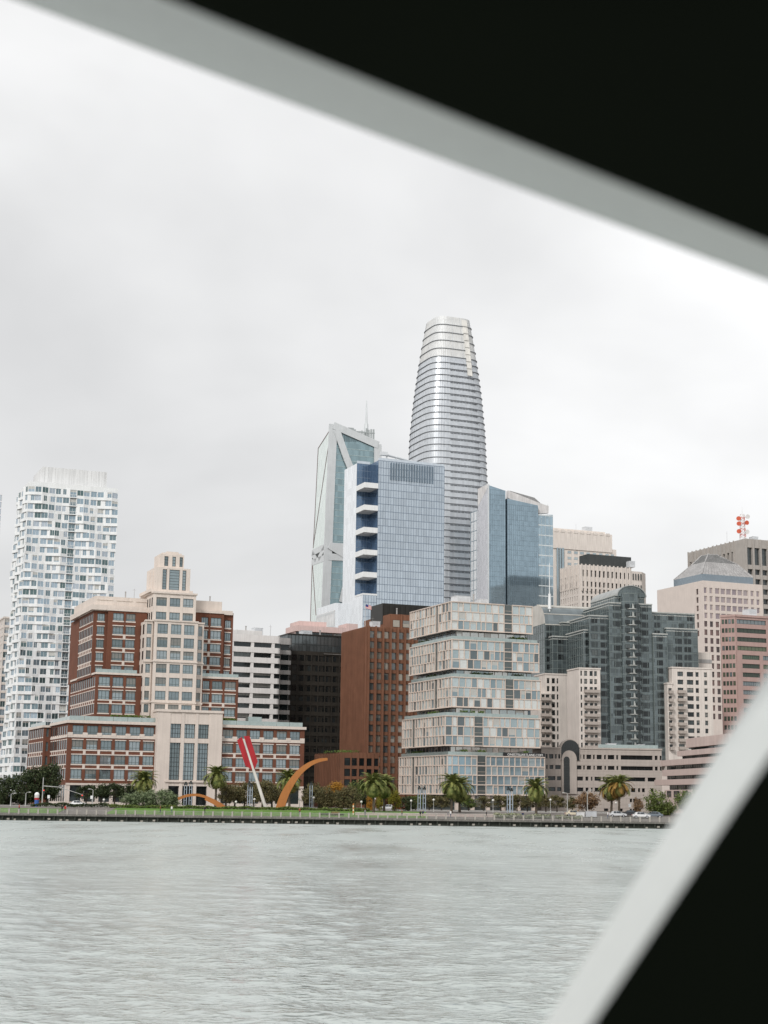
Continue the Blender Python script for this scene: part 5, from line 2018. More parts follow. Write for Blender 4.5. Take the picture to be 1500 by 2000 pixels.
# ------------------------------------------------------------------ twin grey-glass apartment towers with stone skirts
def glass_apartments():
    GT = G('smoke curtain glass', (.115, .14, .145), .5, .09, .30, (2.1, 2.1, 1.5))
    LINE = M('grey green mullion', (.20, .235, .23), .5, metal=.2)
    CAP = M('pale cap rail', (.42, .43, .41), .7)
    fh = 3.02

    # ---------------- main tower with the barrel vault
    s = Site('vaulted_apartment_tower', 'dark glass apartment tower with rounded vault on top, flanked by beige stone blocks', *s2(600, 1000), 575, 14, cat='tower')
    X = lambda x: 1040 + .25333 * x
    Yv = lambda y: 1120 + .25333 * y
    c, m, cap, st = MB(), MB(), MB(), MB()

    def gbox(x0, x1, yt, v, depth, yb=1350, grid=True, wins=(), capz=True):
        u0, u1 = s.fu(X(x0), Yv(900), v), s.fu(X(x1), Yv(900), v)
        z0, z1_ = max(0, s.fz(X((x0 + x1) / 2), Yv(yb), v)), s.fz(X((x0 + x1) / 2), Yv(yt), v)
        c.box(u0, u1, v, v + depth, z0 - 6, z1_)
        if grid:
            curtain(m, front(0, v), u0, u1, z1_ - fh * int((z1_ - z0) / fh), z1_, 2.1, fh, .12, .14)
            curtain(m, left(u0, v), 0, depth, z1_ - fh * int((z1_ - z0) / fh), z1_, 2.1, fh, .12, .14)
        if capz:
            cap.box(u0 - .25, u1 + .25, v - .25, v + depth, z1_, z1_ + .45)
            cap.box(u0 - .1, u1 + .1, v - .12, v + depth, z1_ - .9, z1_ - .6)
        k = int((z1_ - z0) / fh)
        for xa, xb in wins:
            a, b = s.fu(X(xa), Yv(900), v), s.fu(X(xb), Yv(900), v)
            for i in range(k):
                zz = z1_ - fh * (i + 1) + .55
                if rnd.random() < .93:
                    s.win(ST_RINC, b - a, 1.9, front(0, v), (a + b) / 2, zz, .06)
        return u0, u1, z0, z1_
    gbox(600, 930, 238, 0, 26, wins=((632, 690), (842, 900)))
    gbox(445, 605, 332, 1.2, 24, wins=((460, 505), (530, 575)))
    gbox(400, 525, 442, 3.0, 24, wins=((412, 455), (470, 510)))
    gbox(925, 1262, 312, 2.5, 24, wins=((950, 990), (1060, 1100), (1140, 1180), (1205, 1245)))
    gbox(1040, 1282, 432, 1.5, 20, wins=((1110, 1160), (1180, 1230)))
    gbox(938, 1045, 472, -.6, 10, wins=((965, 1010),))
    gbox(645, 872, 178, .8, 24, yb=240)
    # bowed centre bay with its column of little balconies
    u0, u1 = s.fu(X(688), Yv(900), 0), s.fu(X(832), Yv(900), 0)
    uc, hwid = (u0 + u1) / 2, (u1 - u0) / 2
    z0, z1_ = s.fz(X(760), Yv(1350)), s.fz(X(760), Yv(160))
    arc = [(uc + hwid * math.sin(t), -2.6 * math.cos(t) + .6) for t in np.linspace(-1.35, 1.35, 11)]
    c.prism(arc + [(u1, 3), (u0, 3)], z0 - 6, z1_)
    k = int((z1_ - z0) / fh)
    for i in range(k + 1):
        z = z1_ - fh * i
        for (xa, ya), (xb, yb) in zip(arc, arc[1:]):
            m.hexa(((xa, ya - .1, z - .1), (xb, yb - .1, z - .1), (xb, yb, z - .1), (xa, ya, z - .1), (xa, ya - .1, z + .1), (xb, yb - .1, z + .1), (xb, yb, z + .1), (xa, ya, z + .1)))
        if 2 <= i <= k:
            bl = MB()
            bl.prism([(uc - 1.9, -2.0), (uc - .9, -2.9), (uc + .9, -2.9), (uc + 1.9, -2.0)], z + .1, z + .4, 0, True, True)
            bl.hexa(((uc - .25, -3.0, z + .4), (uc + .55, -2.95, z + .4), (uc + .55, -2.6, z + .4), (uc - .25, -2.7, z + .4), (uc - .1, -3.0, z + 2.1), (uc + .15, -2.95, z + 2.1), (uc + .15, -2.6, z + 2.1), (uc - .1, -2.7, z + 2.1)))
            bl.build('balcony', CAP, s.e)
            for sx in (-1, 1):
                f = front(0, -1.6)
                s.win(ST_RINC, 1.9, 1.5, f, uc + sx * 2.1, z + .5, 1.0)
    for xa, ya in arc[::2]:
        m.box(xa - .06, xa + .06, ya - .12, ya, z0, z1_)
    # barrel vault, running back from the front
    va, vb = s.fu(X(655), Yv(170), -.5), s.fu(X(872), Yv(170), -.5)
    zs, zr = s.fz(X(760), Yv(178), -.5), s.fz(X(760), Yv(97), -.5)
    vc, vh = (va + vb) / 2, (vb - va) / 2
    arcs = [(vc + vh * math.cos(t), zs + (zr - zs) * math.sin(t)) for t in np.linspace(0, math.pi, 19)]
    va_ = MB()
    va_.wprism(front(0, 0), arcs, -26, .3, 0)
    rim = [(vc + vh * 1.06 * math.cos(t), zs + (zr - zs) * 1.07 * math.sin(t)) for t in np.linspace(0, math.pi, 19)]
    for p, q, p2, q2 in zip(rim, rim[1:], arcs, arcs[1:]):
        va_.hexa(((p[0], -.7, p[1]), (q[0], -.7, q[1]), (q2[0], -.7, q2[1]), (p2[0], -.7, p2[1]), (p[0], 26, p[1]), (q[0], 26, q[1]), (q2[0], 26, q2[1]), (p2[0], 26, p2[1])), 1)
    va_.build('barrel_vault', [GT, M('vault metal', (.40, .41, .40), .5, metal=.3, streak=.1)], s.e)
    curtain(m, front(0, -.32), va + .4, vb - .4, zs - .5, zr - .6, 1.9, 1.9, .12, .12, 0, .1, lambda t: zs + (zr - zs) * math.sqrt(max(0, 1 - ((t - vc) / vh) ** 2)))
    c.build('glass', GT, s.e)
    m.build('mullions', LINE, s.e, kind='stuff')
    cap.build('cap_rail', CAP, s.e)
    # stone skirts
    def stone(x0, x1, yt, v, depth, cols, rows_y, bal=(), yb=1365):
        u0, u1 = s.fu(X(x0), Yv(1000), v), s.fu(X(x1), Yv(1000), v)
        z0, z1_ = s.fz(X((x0 + x1) / 2), Yv(yb), v), s.fz(X((x0 + x1) / 2), Yv(yt), v)
        r = .5
        st = MB()
        st.box(u0 + r, u1 - r * .2, v + r, v + depth, z0 - 8, z1_)
        cs = [(s.fu(X(a), Yv(1000), v), s.fu(X(b), Yv(1000), v)) for a, b in cols]
        xm = (x0 + x1) / 2
        rw = [(s.fz(X(xm), Yv(b), v), s.fz(X(xm), Yv(a), v)) for a, b in rows_y]
        facade(st, s, front(0, v), u0, u1, z0 - 8, z1_, cs, rw, r, ST_STONE, 0, None, 0, -.03)
        st.fbox(left(u0, v), r, depth, -r, 0, z0 - 8, z1_)
        st.box(u0 - .2, u1 + .2, v - .2, v + depth, z1_, z1_ + .5)
        st.build('stone_block', PALE, s.e)
        for (a, b), k0 in bal:
            ua, ub = s.fu(X(a), Yv(1000), v), s.fu(X(b), Yv(1000), v)
            for zz, _ in rw[k0:]:
                bb = MB()
                bb.box(ua, ub, v - 1.3, v - .02, zz - .35, zz - .1)
                bb.box(ua, ub, v - 1.3, v - 1.15, zz - .1, zz + .75)
                bb.box(ua, ua + .15, v - 1.15, v - .02, zz - .1, zz + .75)
                bb.box(ub - .15, ub, v - 1.15, v - .02, zz - .1, zz + .75)
                bb.build('balcony', LIMEB, s.e)
    rl = [(752 + 61.5 * i, 790 + 61.5 * i) for i in range(10)]
    stone(360, 525, 738, -3, 12, ((372, 385), (400, 425), (443, 468), (478, 500)), rl, (((398, 512), 2),))
    rr = [(760 + 62 * i, 796 + 62 * i) for i in range(10)]
    stone(1080, 1390, 735, -3, 12, ((1122, 1167), (1195, 1245), (1262, 1287), (1328, 1352)), rr, (((1118, 1178), 2),))
    stone(1042, 1081, 852, -3.4, 10, ((1050, 1076),), rr[2:], (((1048, 1080), 0),))
    # step in the right flank seen beyond the stone block
    k = MB()
    v = 9
    a, b = s.fu(*t2(497, 1240), v), s.fu(*t2(620, 1240), v)
    k.box(a, b, v, v + 10, 0, s.fz(*t2(540, 1165), v))
    k.box(a - .1, b, v - .15, v, s.fz(*t2(540, 1228), v), s.fz(*t2(540, 1262), v), 1)
    k.build('rear_block', [PALE, GREYC], s.e)
    s.finish(300)

    # ---------------- sister tower with the lying vault
    s = Site('sister_apartment_tower', 'lower dark glass apartment tower with long rounded roof and blank stone front', *s2(95, 1000), 590, 14, cat='tower')
    c, m, cap, st = MB(), MB(), MB(), MB()
    gbox(95, 450, 395, 4, 22, yb=800, wins=((110, 150), (330, 380)), capz=False)
    gbox(232, 405, 385, 1.5, 10, yb=800, wins=((295, 340), (355, 395)))
    gbox(158, 300, 492, 0, 10, yb=800, wins=((200, 240),))
    # lying vault: quarter round over the rear body
    a, b = s.fu(X(97), Yv(300), 4), s.fu(X(520), Yv(300), 4)
    za, zb = s.fz(X(250), Yv(400), 4), s.fz(X(250), Yv(232), 4)
    vt = MB()
    prof = [(4 + 9 * (1 - math.cos(t)), za + (zb - za) * math.sin(t)) for t in np.linspace(0, math.pi / 2, 10)]
    prof += [(24, zb), (24, za)]
    n = len(prof)
    base = len(vt.v)
    for u in (a, b):
        vt.v.extend((u, y, z) for y, z in prof)
    for i in range(n - 1):
        vt.f.append((base + i, base + n + i, base + n + i + 1, base + i + 1))
        vt.m.append(0 if i < 6 else 1)
    vt.f.append(tuple(base + i for i in range(n)))
    vt.f.append(tuple(base + n + i for i in reversed(range(n))))
    vt.m.extend((1, 1))
    for i in (0, 3, 6, 9):
        y, z = prof[i]
        vt.box(a - .1, b + .1, y - .15, y + .1, z - .1, z + .25, 1)
    vt.build('vaulted_roof', [G('vault glass', (.20, .23, .24), .55, .15, .15, (2.1, 50, 2)), M('vault stone', (.52, .50, .46), .7, streak=.1)], s.e)
    c.build('glass', GT, s.e)
    m.build('mullions', LINE, s.e, kind='stuff')
    cap.build('cap_rail', CAP, s.e)
    rw = [(810 + 61.5 * i, 850 + 61.5 * i) for i in range(9)]
    stone(98, 362, 783, -1, 12, ((112, 132), (150, 175), (188, 201), (342, 356)), rw, ())
    stone(60, 142, 932, -1.8, 11, ((70, 95), (102, 132)), rw[2:], (((62, 140), 0),))
    e = MB()
    u, z = s.F(*s2(132, 235), 6)
    e.tube((u, 6, z - 3), (u, 6, z + 16), .25, .12, 6)
    e.tube((u, 6, z - 2), (u, 6, z + 4), .7, .5, 6)
    e.build('flag_mast', WHITE, s.e)
    s.finish(150)

glass_apartments()

# ------------------------------------------------------------------ stone podium with the arch
def podium():
    s = Site('podium_building', 'low beige stone building with dark ribbon windows and a tall arched gateway', *t1(80, 400), 505, 5)
    X = lambda x: 1050 + .18667 * x
    Yv = lambda y: 1420 + .18667 * y
    w = MB()
    r = .7
    zt = s.fz(X(600), Yv(232))
    u0, uE = s.fu(X(40), 1500), s.fu(X(1300), 1500)
    w.box(u0 + .2, uE, r, 26, 0, zt)
    data = [((290, 336), ((85, 105), (122, 165), (183, 200), (218, 240), (440, 458), (478, 495), (513, 563), (582, 600), (620, 673), (697, 717), (736, 805), (825, 845), (872, 1205), (1228, 1258), (1280, 1299))),
            ((404, 446), ((90, 105), (125, 165), (185, 243), (355, 460), (478, 495), (515, 560), (585, 600), (620, 675), (700, 717), (736, 805), (825, 845), (872, 1208), (1228, 1258), (1280, 1299))),
            ((520, 562), ((75, 90), (107, 185), (203, 245), (355, 475), (500, 530), (557, 573), (595, 662), (683, 700), (725, 1125), (1150, 1235))),
            ((634, 676), ((112, 185), (203, 245), (355, 477), (500, 530), (557, 573), (595, 662), (975, 1020), (1048, 1070), (1088, 1120), (1180, 1210))),
            ((745, 782), ((205, 240), (355, 380), (960, 985), (995, 1025), (1050, 1070))),
            ((850, 940), ((960, 980), (990, 1020), (1050, 1075), (690, 735), (840, 885)))]
    f = front()
    zrows = [(s.fz(X(600), Yv(b)), s.fz(X(600), Yv(a))) for (a, b), _ in data]
    for p, q in gaps(zrows, 0, zt):
        w.fbox(f, u0, uE, -r, 0, p, q)
    for (z0, z1_), (_, ws) in zip(zrows, data):
        cs = [(s.fu(X(a), 1500), s.fu(X(b), 1500)) for a, b in ws]
        for p, q in gaps(cs, u0, uE):
            w.fbox(f, p, q, -r, -.04, z0, z1_, 0, (0, 1))
        for p, q in cs:
            st = ST_POD if q - p > 4 else ST_PLAIN
            s.win(st, q - p, z1_ - z0, f, (p + q) / 2, z0, -r + .03, rnd.choice((0, 2, 2)))
    # shallow joint lines of the stone courses
    z = 1.0
    while z < zt:
        if not any(a < z + .5 and b > z for a, b in zrows):
            w.fbox(f, u0, uE, 0, .03, z, z + .5)
        z += 1.05
    w.box(u0 - .2, uE + .2, -.25, 26, zt, zt + .5)
    w.build('wall', LIMEB, s.e)
    # balustrade planter on the roof edge
    g = MB()
    for p, q in even(22, s.fu(X(640), 1460), uE - 1, .97):
        g.box(p, q, .6, .68, zt + .5, zt + 1.6)
    g.build('balustrade', BALGL, s.e)
    # arch
    def archpts(x0, x1, ytop, ybot, n=16):
        a, b = s.fu(X(x0), 1480), s.fu(X(x1), 1480)
        zb = s.fz(X((x0 + x1) / 2), Yv(ybot))
        zt_ = s.fz(X((x0 + x1) / 2), Yv(ytop))
        c_, h = (a + b) / 2, (b - a) / 2
        zs_ = zt_ - min(h * 1.1, zt_ - zb)
        return [(a, zb)] + [(c_ - h * math.cos(t), zs_ + (zt_ - zs_) * math.sin(t)) for t in np.linspace(0, math.pi, n)] + [(b, zb)]
    ar = MB()
    ar.wprism(f, archpts(236, 446, 124, 350), -3, .25, 0)
    ar.wprism(f, archpts(246, 437, 135, 350), .25, .3, 1)
    ar.wprism(f, archpts(250, 405, 245, 700), -1, .55, 0)
    ar.wprism(f, archpts(269, 331, 308, 690), .55, .6, 1)
    ar.build('arched_gateway', [LIMEB, G('arch dark glass', (.018, .022, .023), .3)], s.e)
    lines = MB()
    for x in (285, 300, 315):
        u = s.fu(X(x), 1500)
        lines.box(u - .05, u + .05, -.68, -.6, s.fz(X(300), Yv(685)), s.fz(X(300), Yv(330)))
    for i in range(12):
        z = s.fz(X(300), Yv(685 - 30 * i))
        lines.box(s.fu(X(270), 1500), s.fu(X(330), 1500), -.67, -.61, z, z + .08)
    for x in range(262, 432, 18):
        u = s.fu(X(x), 1450)
        lines.box(u - .04, u + .04, -.36, -.3, s.fz(X(340), Yv(245)), s.fz(X(340), Yv(175)))
    lines.build('gateway_mullions', FRAMED, s.e)
    s.finish(120)

podium()


def terraces():
    s = Site('terraced_building', 'pinkish terraced building of stepped floor slabs on the flank street', 1425, 1500, 412, 6)
    w = MB()
    X = lambda x: 1040 + .25333 * x
    Yv = lambda y: 1120 + .25333 * y
    U = 26
    tiers = [(1182, 1262, 1338), (1115, 1365, 1405), (985, 1438, 1482), (1000, 1513, 1560), (940, 1590, 1632), (1020, 1668, 1760)]
    # heights are read where each slab starts at its far end
    prevz = None
    for i, (x, ya, yb) in enumerate(tiers):
        d, _ = s.L(X(x), Yv((ya + yb) / 2))
        ref = X(x + 60)
        dz = (-16 if i == 0 else 0)
        z1_, z0 = s.L(ref, Yv(ya - dz * .3))[1], s.L(ref, Yv(yb))[1]
        if i == 5:
            z0 = 0
        w.box(0, U, 0, d, z0, z1_)
        if prevz is not None:
            # window strip under the slab above
            w.box(1.2, U, 1, min(d, prevd) - 1.2, z1_ - .1, prevz + .1, 1)
            for a, b in even(7, 1.5, min(d, prevd) - 1.5, .93):
                if prevz - z1_ > .5:
                    s.win(ST_POD, b - a, prevz - z1_ - .05, left(1.2, 0), (a + b) / 2, z1_ + .02, .05, rnd.choice((0, 2)))
        prevz, prevd = z0, d
    w.build('floor_slab', [M('rose stone', (.58, .46, .42), .85, var=.05, streak=.08), BLACKI], s.e)
    z1_ = s.L(X(1100), Yv(1680))[1]
    for x0, x1 in ((1040, 1070), (1092, 1135), (1160, 1200)):
        a, b = s.L(X(x1), Yv(1700))[0], s.L(X(x0), Yv(1700))[0]
        s.win(ST_PLAIN, b - a, 1.7, left(), (a + b) / 2, s.L(X(1060), Yv(1722))[1], .04, 2)
    s.finish(80)

terraces()

# ------------------------------------------------------------------ plant on the flat roofs
def rooftop(name, px, py, Y, w, d, h, kind='box', yaw=22):
    """a unit standing on the roof of a building already in the scene"""
    e = bpy.data.objects.get(name)
    p = at(px, py, Y)
    loc = e.matrix_world.inverted() @ p if False else Matrix.Rotation(-e.rotation_euler.z, 4, 'Z') @ (p - Vector(e.location))
    mb = MB()
    if kind == 'box':
        mb.box(-w / 2, w / 2, 0, d, -1.5, h)
        mb.box(-w / 2 - .1, w / 2 + .1, -.1, d + .1, h, h + .12)
        for i in range(5):
            mb.box(-w * .4, w * .4, -.06, 0, h * (.2 + .14 * i), h * (.2 + .14 * i) + h * .06)
    elif kind == 'pipe':
        mb.tube((0, 0, -1.5), (0, 0, h), w / 2, w / 2, 8)
        mb.tube((0, 0, h), (0, 0, h + .25), w * .8, w * .5, 8)
    else:
        mb.tube((0, 0, -1.5), (0, 0, h), .09, .04, 5)
        mb.tube((-.6, 0, h * .8), (.6, 0, h * .8), .04, .04, 4)
    o = mb.build('rooftop_unit' if kind == 'box' else ('vent_pipe' if kind == 'pipe' else 'aerial'), GREYC if kind != 'box' else ALU, e)
    o.location = loc

for a in (('residence_building', 905, 1177, 484, 5, 4, 2.0), ('residence_building', 945, 1180, 486, 3, 3, 1.5), ('residence_building', 925, 1178, 484, .5, 0, 2.6, 'pipe'),
          ('brown_brick_building', 775, 1200, 560, .5, 0, 2.0, 'pipe'), ('brown_brick_building', 735, 1221, 556, 3, 3, 1.3), ('brown_brick_building', 728, 1222, 553, 0, 0, 3.2, 'aerial'),
          ('banded_office_building', 480, 1233, 575, .5, 0, 1.8, 'pipe'), ('banded_office_building', 505, 1234, 575, 3.5, 3, 1.4), ('banded_office_building', 528, 1241, 568, 0, 0, 4.0, 'aerial'),
          ('brick_office_building', 245, 1164, 492, .4, 0, 1.2, 'pipe'), ('brick_office_building', 410, 1173, 505, .4, 0, 1.2, 'pipe'), ('brick_office_building', 262, 1164, 494, 0, 0, 2.4, 'aerial'),
          ('beige_tower', 1150, 1038, 1100, 6, 5, 3.2), ('beige_tower', 1125, 1036, 1100, 0, 0, 5.0, 'aerial'), ('ribbed_tower', 1235, 1103, 945, 4, 4, 2.2),
          ('pink_office_building', 1470, 1200, 606, 4, 4, 2.0), ('mast_tower', 1476, 1055, 960, 4, 4, 2.2), ('mast_tower', 1420, 1058, 975, 0, 0, 7.0, 'aerial'),
          ('faceted_tower', 1070, 1001, 985, 0, 0, 6.0, 'aerial'), ('dark_office_building', 600, 1240, 595, 4, 4, 1.6), ('dark_office_building', 625, 1241, 596, .6, 0, 1.8, 'pipe'),
          ('pink_roofed_building', 650, 1232, 655, 3, 3, 1.4), ('podium_building', 1195, 1461, 512, 3, 2.5, 1.4), ('podium_building', 1252, 1462, 512, 2.4, 2.5, 1.2)):
    rooftop(*a)

# ================================================================== planting
def leafmat(name, a, b):
    m, n, l, bs = nodes(name)
    bs.inputs['Roughness'].default_value = .65
    bs.inputs['Specular IOR Level'].default_value = .25
    ge = n.new('ShaderNodeNewGeometry')
    no = n.new('ShaderNodeTexNoise')
    no.inputs['Scale'].default_value = 1.1
    no.inputs['Detail'].default_value = 3
    ra = n.new('ShaderNodeValToRGB')
    ra.color_ramp.elements[0].position = .36
    ra.color_ramp.elements[1].position = .64
    ra.color_ramp.elements[0].color = (*a, 1)
    ra.color_ramp.elements[1].color = (*b, 1)
    l.new(ge.outputs['Position'], no.inputs['Vector'])
    l.new(no.outputs['Fac'], ra.inputs['Fac'])
    l.new(ra.outputs['Color'], bs.inputs['Base Color'])
    return m

LF_DARK = leafmat('dark evergreen leaves', (.022, .036, .014), (.062, .078, .03))
LF_BROWN = leafmat('bronze green leaves', (.075, .078, .032), (.19, .155, .07))
LF_OLIVE = leafmat('silver olive leaves', (.11, .15, .075), (.23, .27, .15))
LF_GREEN = leafmat('mid green leaves', (.06, .095, .022), (.16, .19, .05))
LF_YELLOW = leafmat('yellow green leaves', (.16, .16, .02), (.30, .26, .03))
LF_GOLD = leafmat('golden autumn leaves', (.28, .13, .015), (.42, .22, .03))
LF_RUST = leafmat('rusty thin leaves', (.15, .09, .05), (.27, .17, .09))
LF_HEDGE = leafmat('hedge leaves', (.06, .10, .025), (.16, .19, .05))
LF_PALE = leafmat('pale succulent leaves', (.17, .20, .12), (.36, .36, .25))
LF_PALM = leafmat('palm leaves', (.075, .105, .025), (.23, .235, .07))
LF_PALMO = leafmat('dry orange palm leaves', (.20, .11, .025), (.33, .20, .05))
BARK = M('bark', (.10, .08, .06), .95, var=.25, scale=2, streak=.2)
BARKP = M('palm trunk bark', (.085, .068, .05), .95, var=.3, scale=3, streak=0, bump=.8, bscale=5)


def crown_mesh(seed, n, clumps, shape, leaf):
    """leaf clumps through a unit crown (radius 1, height -1..1)"""
    rg = random.Random(seed)
    mb = MB()
    cs = []
    while len(cs) < clumps:
        p = Vector((rg.uniform(-1, 1), rg.uniform(-1, 1), rg.uniform(-1, 1)))
        if p.length < 1 and p.length > .35:
            if shape == 'poplar':
                k = 1 - .55 * max(0, p.z)
                p.x *= k
                p.y *= k
            if shape == 'flat' and p.z < -.45:
                continue
            cs.append((p * .86, rg.uniform(.16, .34)))
    for i in range(n):
        c, r = rg.choice(cs)
        d = Vector((rg.gauss(0, 1), rg.gauss(0, 1), rg.gauss(0, .8)))
        p = c + d * (r * .55)
        a = Vector((rg.gauss(0, 1), rg.gauss(0, 1), rg.gauss(0, .7))).normalized() * leaf * rg.uniform(.6, 1.3)
        b = Vector((rg.gauss(0, 1), rg.gauss(0, 1), rg.gauss(0, .7))).normalized() * leaf * rg.uniform(.4, .8)
        mb.face((p - a, p + b, p + a, p - b))
    return mb.mesh('crown', [LF_GREEN])


def trunk_mesh(seed):
    """unit trunk with limbs, height 1"""
    rg = random.Random(seed)
    mb = MB()
    mb.path([(0, 0, 0), (.01, .01, .3), (-.01, .0, .6), (.0, .01, .85)], [.045, .034, .028, .014], 7)
    for i in range(6):
        a = rg.uniform(0, 6.28)
        z = rg.uniform(.35, .6)
        p1 = (math.cos(a) * .14, math.sin(a) * .14, z + .14)
        p2 = (math.cos(a) * .26, math.sin(a) * .26, z + .28)
        mb.path([(0, 0, z), p1, p2], [.02, .014, .006], 5)
    return mb.mesh('trunk', [BARK])

CR_M = {k: [crown_mesh(10 + j, n, c, k, lf) for j in range(3)] for k, n, c, lf in (('round', 3000, 46, .075), ('poplar', 2200, 34, .08), ('flat', 2400, 38, .08))}
TR_M = [trunk_mesh(j) for j in range(3)]


def tree(px, ytop, ybot, wpx, Y, shape, mat, name, label, cat='tree', group=None, zb=None, trunk=True):
    """crown between rows ytop and ybot at column px, standing at depth Y"""
    zb = prof_z(Y) if zb is None else zb
    p0, p1 = at(px, ytop, Y), at(px, ybot, Y)
    e = empty(name, (p1.x, Y, zb), rnd.uniform(0, 6.28))
    tag(e, label, cat, group)
    j = rnd.randrange(3)
    hz = (p0.z - p1.z) / 2
    c = link('crown', CR_M[shape][j], e)
    c.material_slots[0].link = 'OBJECT'
    c.material_slots[0].material = mat
    r = wpx * Y / FPX / 2
    c.scale = (r * 1.22, r * 1.22 * rnd.uniform(.85, 1.0), hz * 1.15)
    c.location = (0, 0, (p0.z + p1.z) / 2 - zb)
    if trunk:
        t = link('trunk', TR_M[j], e)
        h = p0.z - zb - .12 * hz
        t.scale = (h, h, h)
    return e

# dark trees at the left end
for px, a, b, w in ((12, 1517, 1578, 46), (42, 1510, 1577, 48), (70, 1500, 1572, 52), (92, 1492, 1568, 54)):
    tree(px, a, b, w, 446 - rnd.uniform(0, 6), 'round', LF_DARK, 'evergreen_tree', 'dark leafy evergreen tree beside the brick offices street corner', group='dark trees at the brick corner')
tree(-8, 1528, 1580, 40, 436, 'round', LF_DARK, 'evergreen_tree', 'dark leafy evergreen tree beside the brick offices street corner', group='dark trees at the brick corner')
# clipped street trees in front of the brick building
for px, a, b, w in ((168, 1534, 1566, 38), (197, 1531, 1566, 36), (224, 1530, 1564, 34), (247, 1531, 1566, 34)):
    tree(px, a, b, w, 451, 'flat', LF_DARK, 'street_tree', 'dark clipped street tree in front of the brick office base', group='clipped trees before the brick offices')
# bronze street trees
for px in (441, 458, 477, 496, 512, 531, 552, 606, 622):
    tree(px, 1527 + rnd.uniform(-3, 5), 1577, 33 + rnd.uniform(-4, 5), 412 + rnd.uniform(0, 8), 'flat', LF_BROWN, 'street_tree', 'bronze green street tree in the row behind the sculpture hedge', group='bronze street trees')
for px, a in ((637, 1538), (664, 1540), (684, 1537)):
    tree(px, a, 1582, 34, 407, 'round', LF_BROWN, 'broad_tree', 'bushy bronze tree below the golden tree', group='bushy bronze trees')
tree(656, 1528, 1560, 40, 415, 'round', LF_GOLD, 'golden_tree', 'broad golden orange autumn tree in front of the brown brick annex')
tree(694, 1527, 1566, 36, 417, 'round', LF_GREEN, 'broad_tree', 'yellowish green tree between the golden tree and the palms')
tree(714, 1532, 1575, 30, 424, 'round', LF_DARK, 'broad_tree', 'dark green tree tucked behind the paired palms')
tree(722, 1548, 1584, 16, 408, 'poplar', LF_GOLD, 'young_tree', 'slim golden young tree beside the nearer palm trunk of the pair')
tree(741, 1550, 1584, 15, 410, 'poplar', LF_YELLOW, 'young_tree', 'slim yellow green young tree between the two palm trunks')
tree(771, 1540, 1585, 24, 405, 'poplar', LF_YELLOW, 'young_tree', 'upright yellow green tree standing alone by the stacked glass residences')
tree(795, 1556, 1586, 34, 418, 'round', LF_DARK, 'rounded_shrub', 'big rounded dark shrub beside the upright yellow tree', 'shrub', trunk=False)
# trees along the residence front
for px, a, w in ((812, 1556, 26), (838, 1555, 24), (862, 1557, 26), (915, 1556, 26), (945, 1558, 24), (978, 1556, 28), (1010, 1555, 26), (1030, 1557, 22), (1066, 1554, 30), (1088, 1556, 26)):
    tree(px, a - 2, 1583, w + 4, 432 + rnd.uniform(-4, 6), 'flat', rnd.choice((LF_BROWN, LF_GREEN, LF_BROWN)), 'street_tree', 'small green brown street tree along the glass residences and podium', group='street trees before the residences')
tree(1146, 1545, 1584, 44, 428, 'round', LF_RUST, 'rusty_tree', 'thin rusty brown tree in front of the arched podium')
tree(1118, 1556, 1584, 26, 432, 'flat', LF_BROWN, 'street_tree', 'small green brown street tree along the glass residences and podium', group='street trees before the residences')
tree(1246, 1556, 1590, 18, 430, 'round', LF_RUST, 'rusty_tree', 'slight russet tree beside the round green tree')
tree(1283, 1545, 1592, 44, 392, 'round', LF_GREEN, 'round_tree', 'dense round green tree at the foot of the terraced building')
tree(1303, 1563, 1598, 36, 394, 'round', LF_GREEN, 'round_tree', 'low green tree crown leaning against the dense round tree')
tree(1345, 1540, 1592, 50, 400, 'round', LF_GREEN, 'round_tree', 'green tree beyond the dense round tree')

# silver shrubs
for px, a, b, w in ((258, 1545, 1580, 40), (287, 1540, 1580, 44), (315, 1543, 1581, 42), (336, 1549, 1581, 32)):
    tree(px, a, b, w, 399, 'round', LF_OLIVE, 'olive_shrub', 'large silvery green shrub on the lawn by the curved orange beam', 'shrub', 'silvery shrubs on the lawn', trunk=False)


def hedge(name, label, px0, px1, Y, h, n, mat, dep=1.0, size=.22, zb=None):
    zb = prof_z(Y) if zb is None else zb
    x0, x1 = x_at(px0, Y, zb), x_at(px1, Y, zb)
    e = tag(empty(name, ((x0 + x1) / 2, Y, zb)), label, 'hedge')
    w = (x1 - x0) / 2
    mb = MB()
    for _ in range(n):
        x = rnd.uniform(-w, w)
        hh = h * (.75 + .25 * math.sin(x * .9 + px0) * math.cos(x * .37)) * (.8 + .2 * rnd.random())
        c = Vector((x, rnd.uniform(-dep, dep), hh * rnd.random() ** .5))
        a = Vector((rnd.gauss(0, 1), rnd.gauss(0, 1), rnd.gauss(0, 1))).normalized() * size * rnd.uniform(.6, 1.3)
        b = Vector((rnd.gauss(0, 1), rnd.gauss(0, 1), rnd.gauss(0, 1))).normalized() * size * rnd.uniform(.4, .8)
        mb.face((c - a, c + b, c + a, c - b))
    mb.build('foliage', mat, e)
    return e

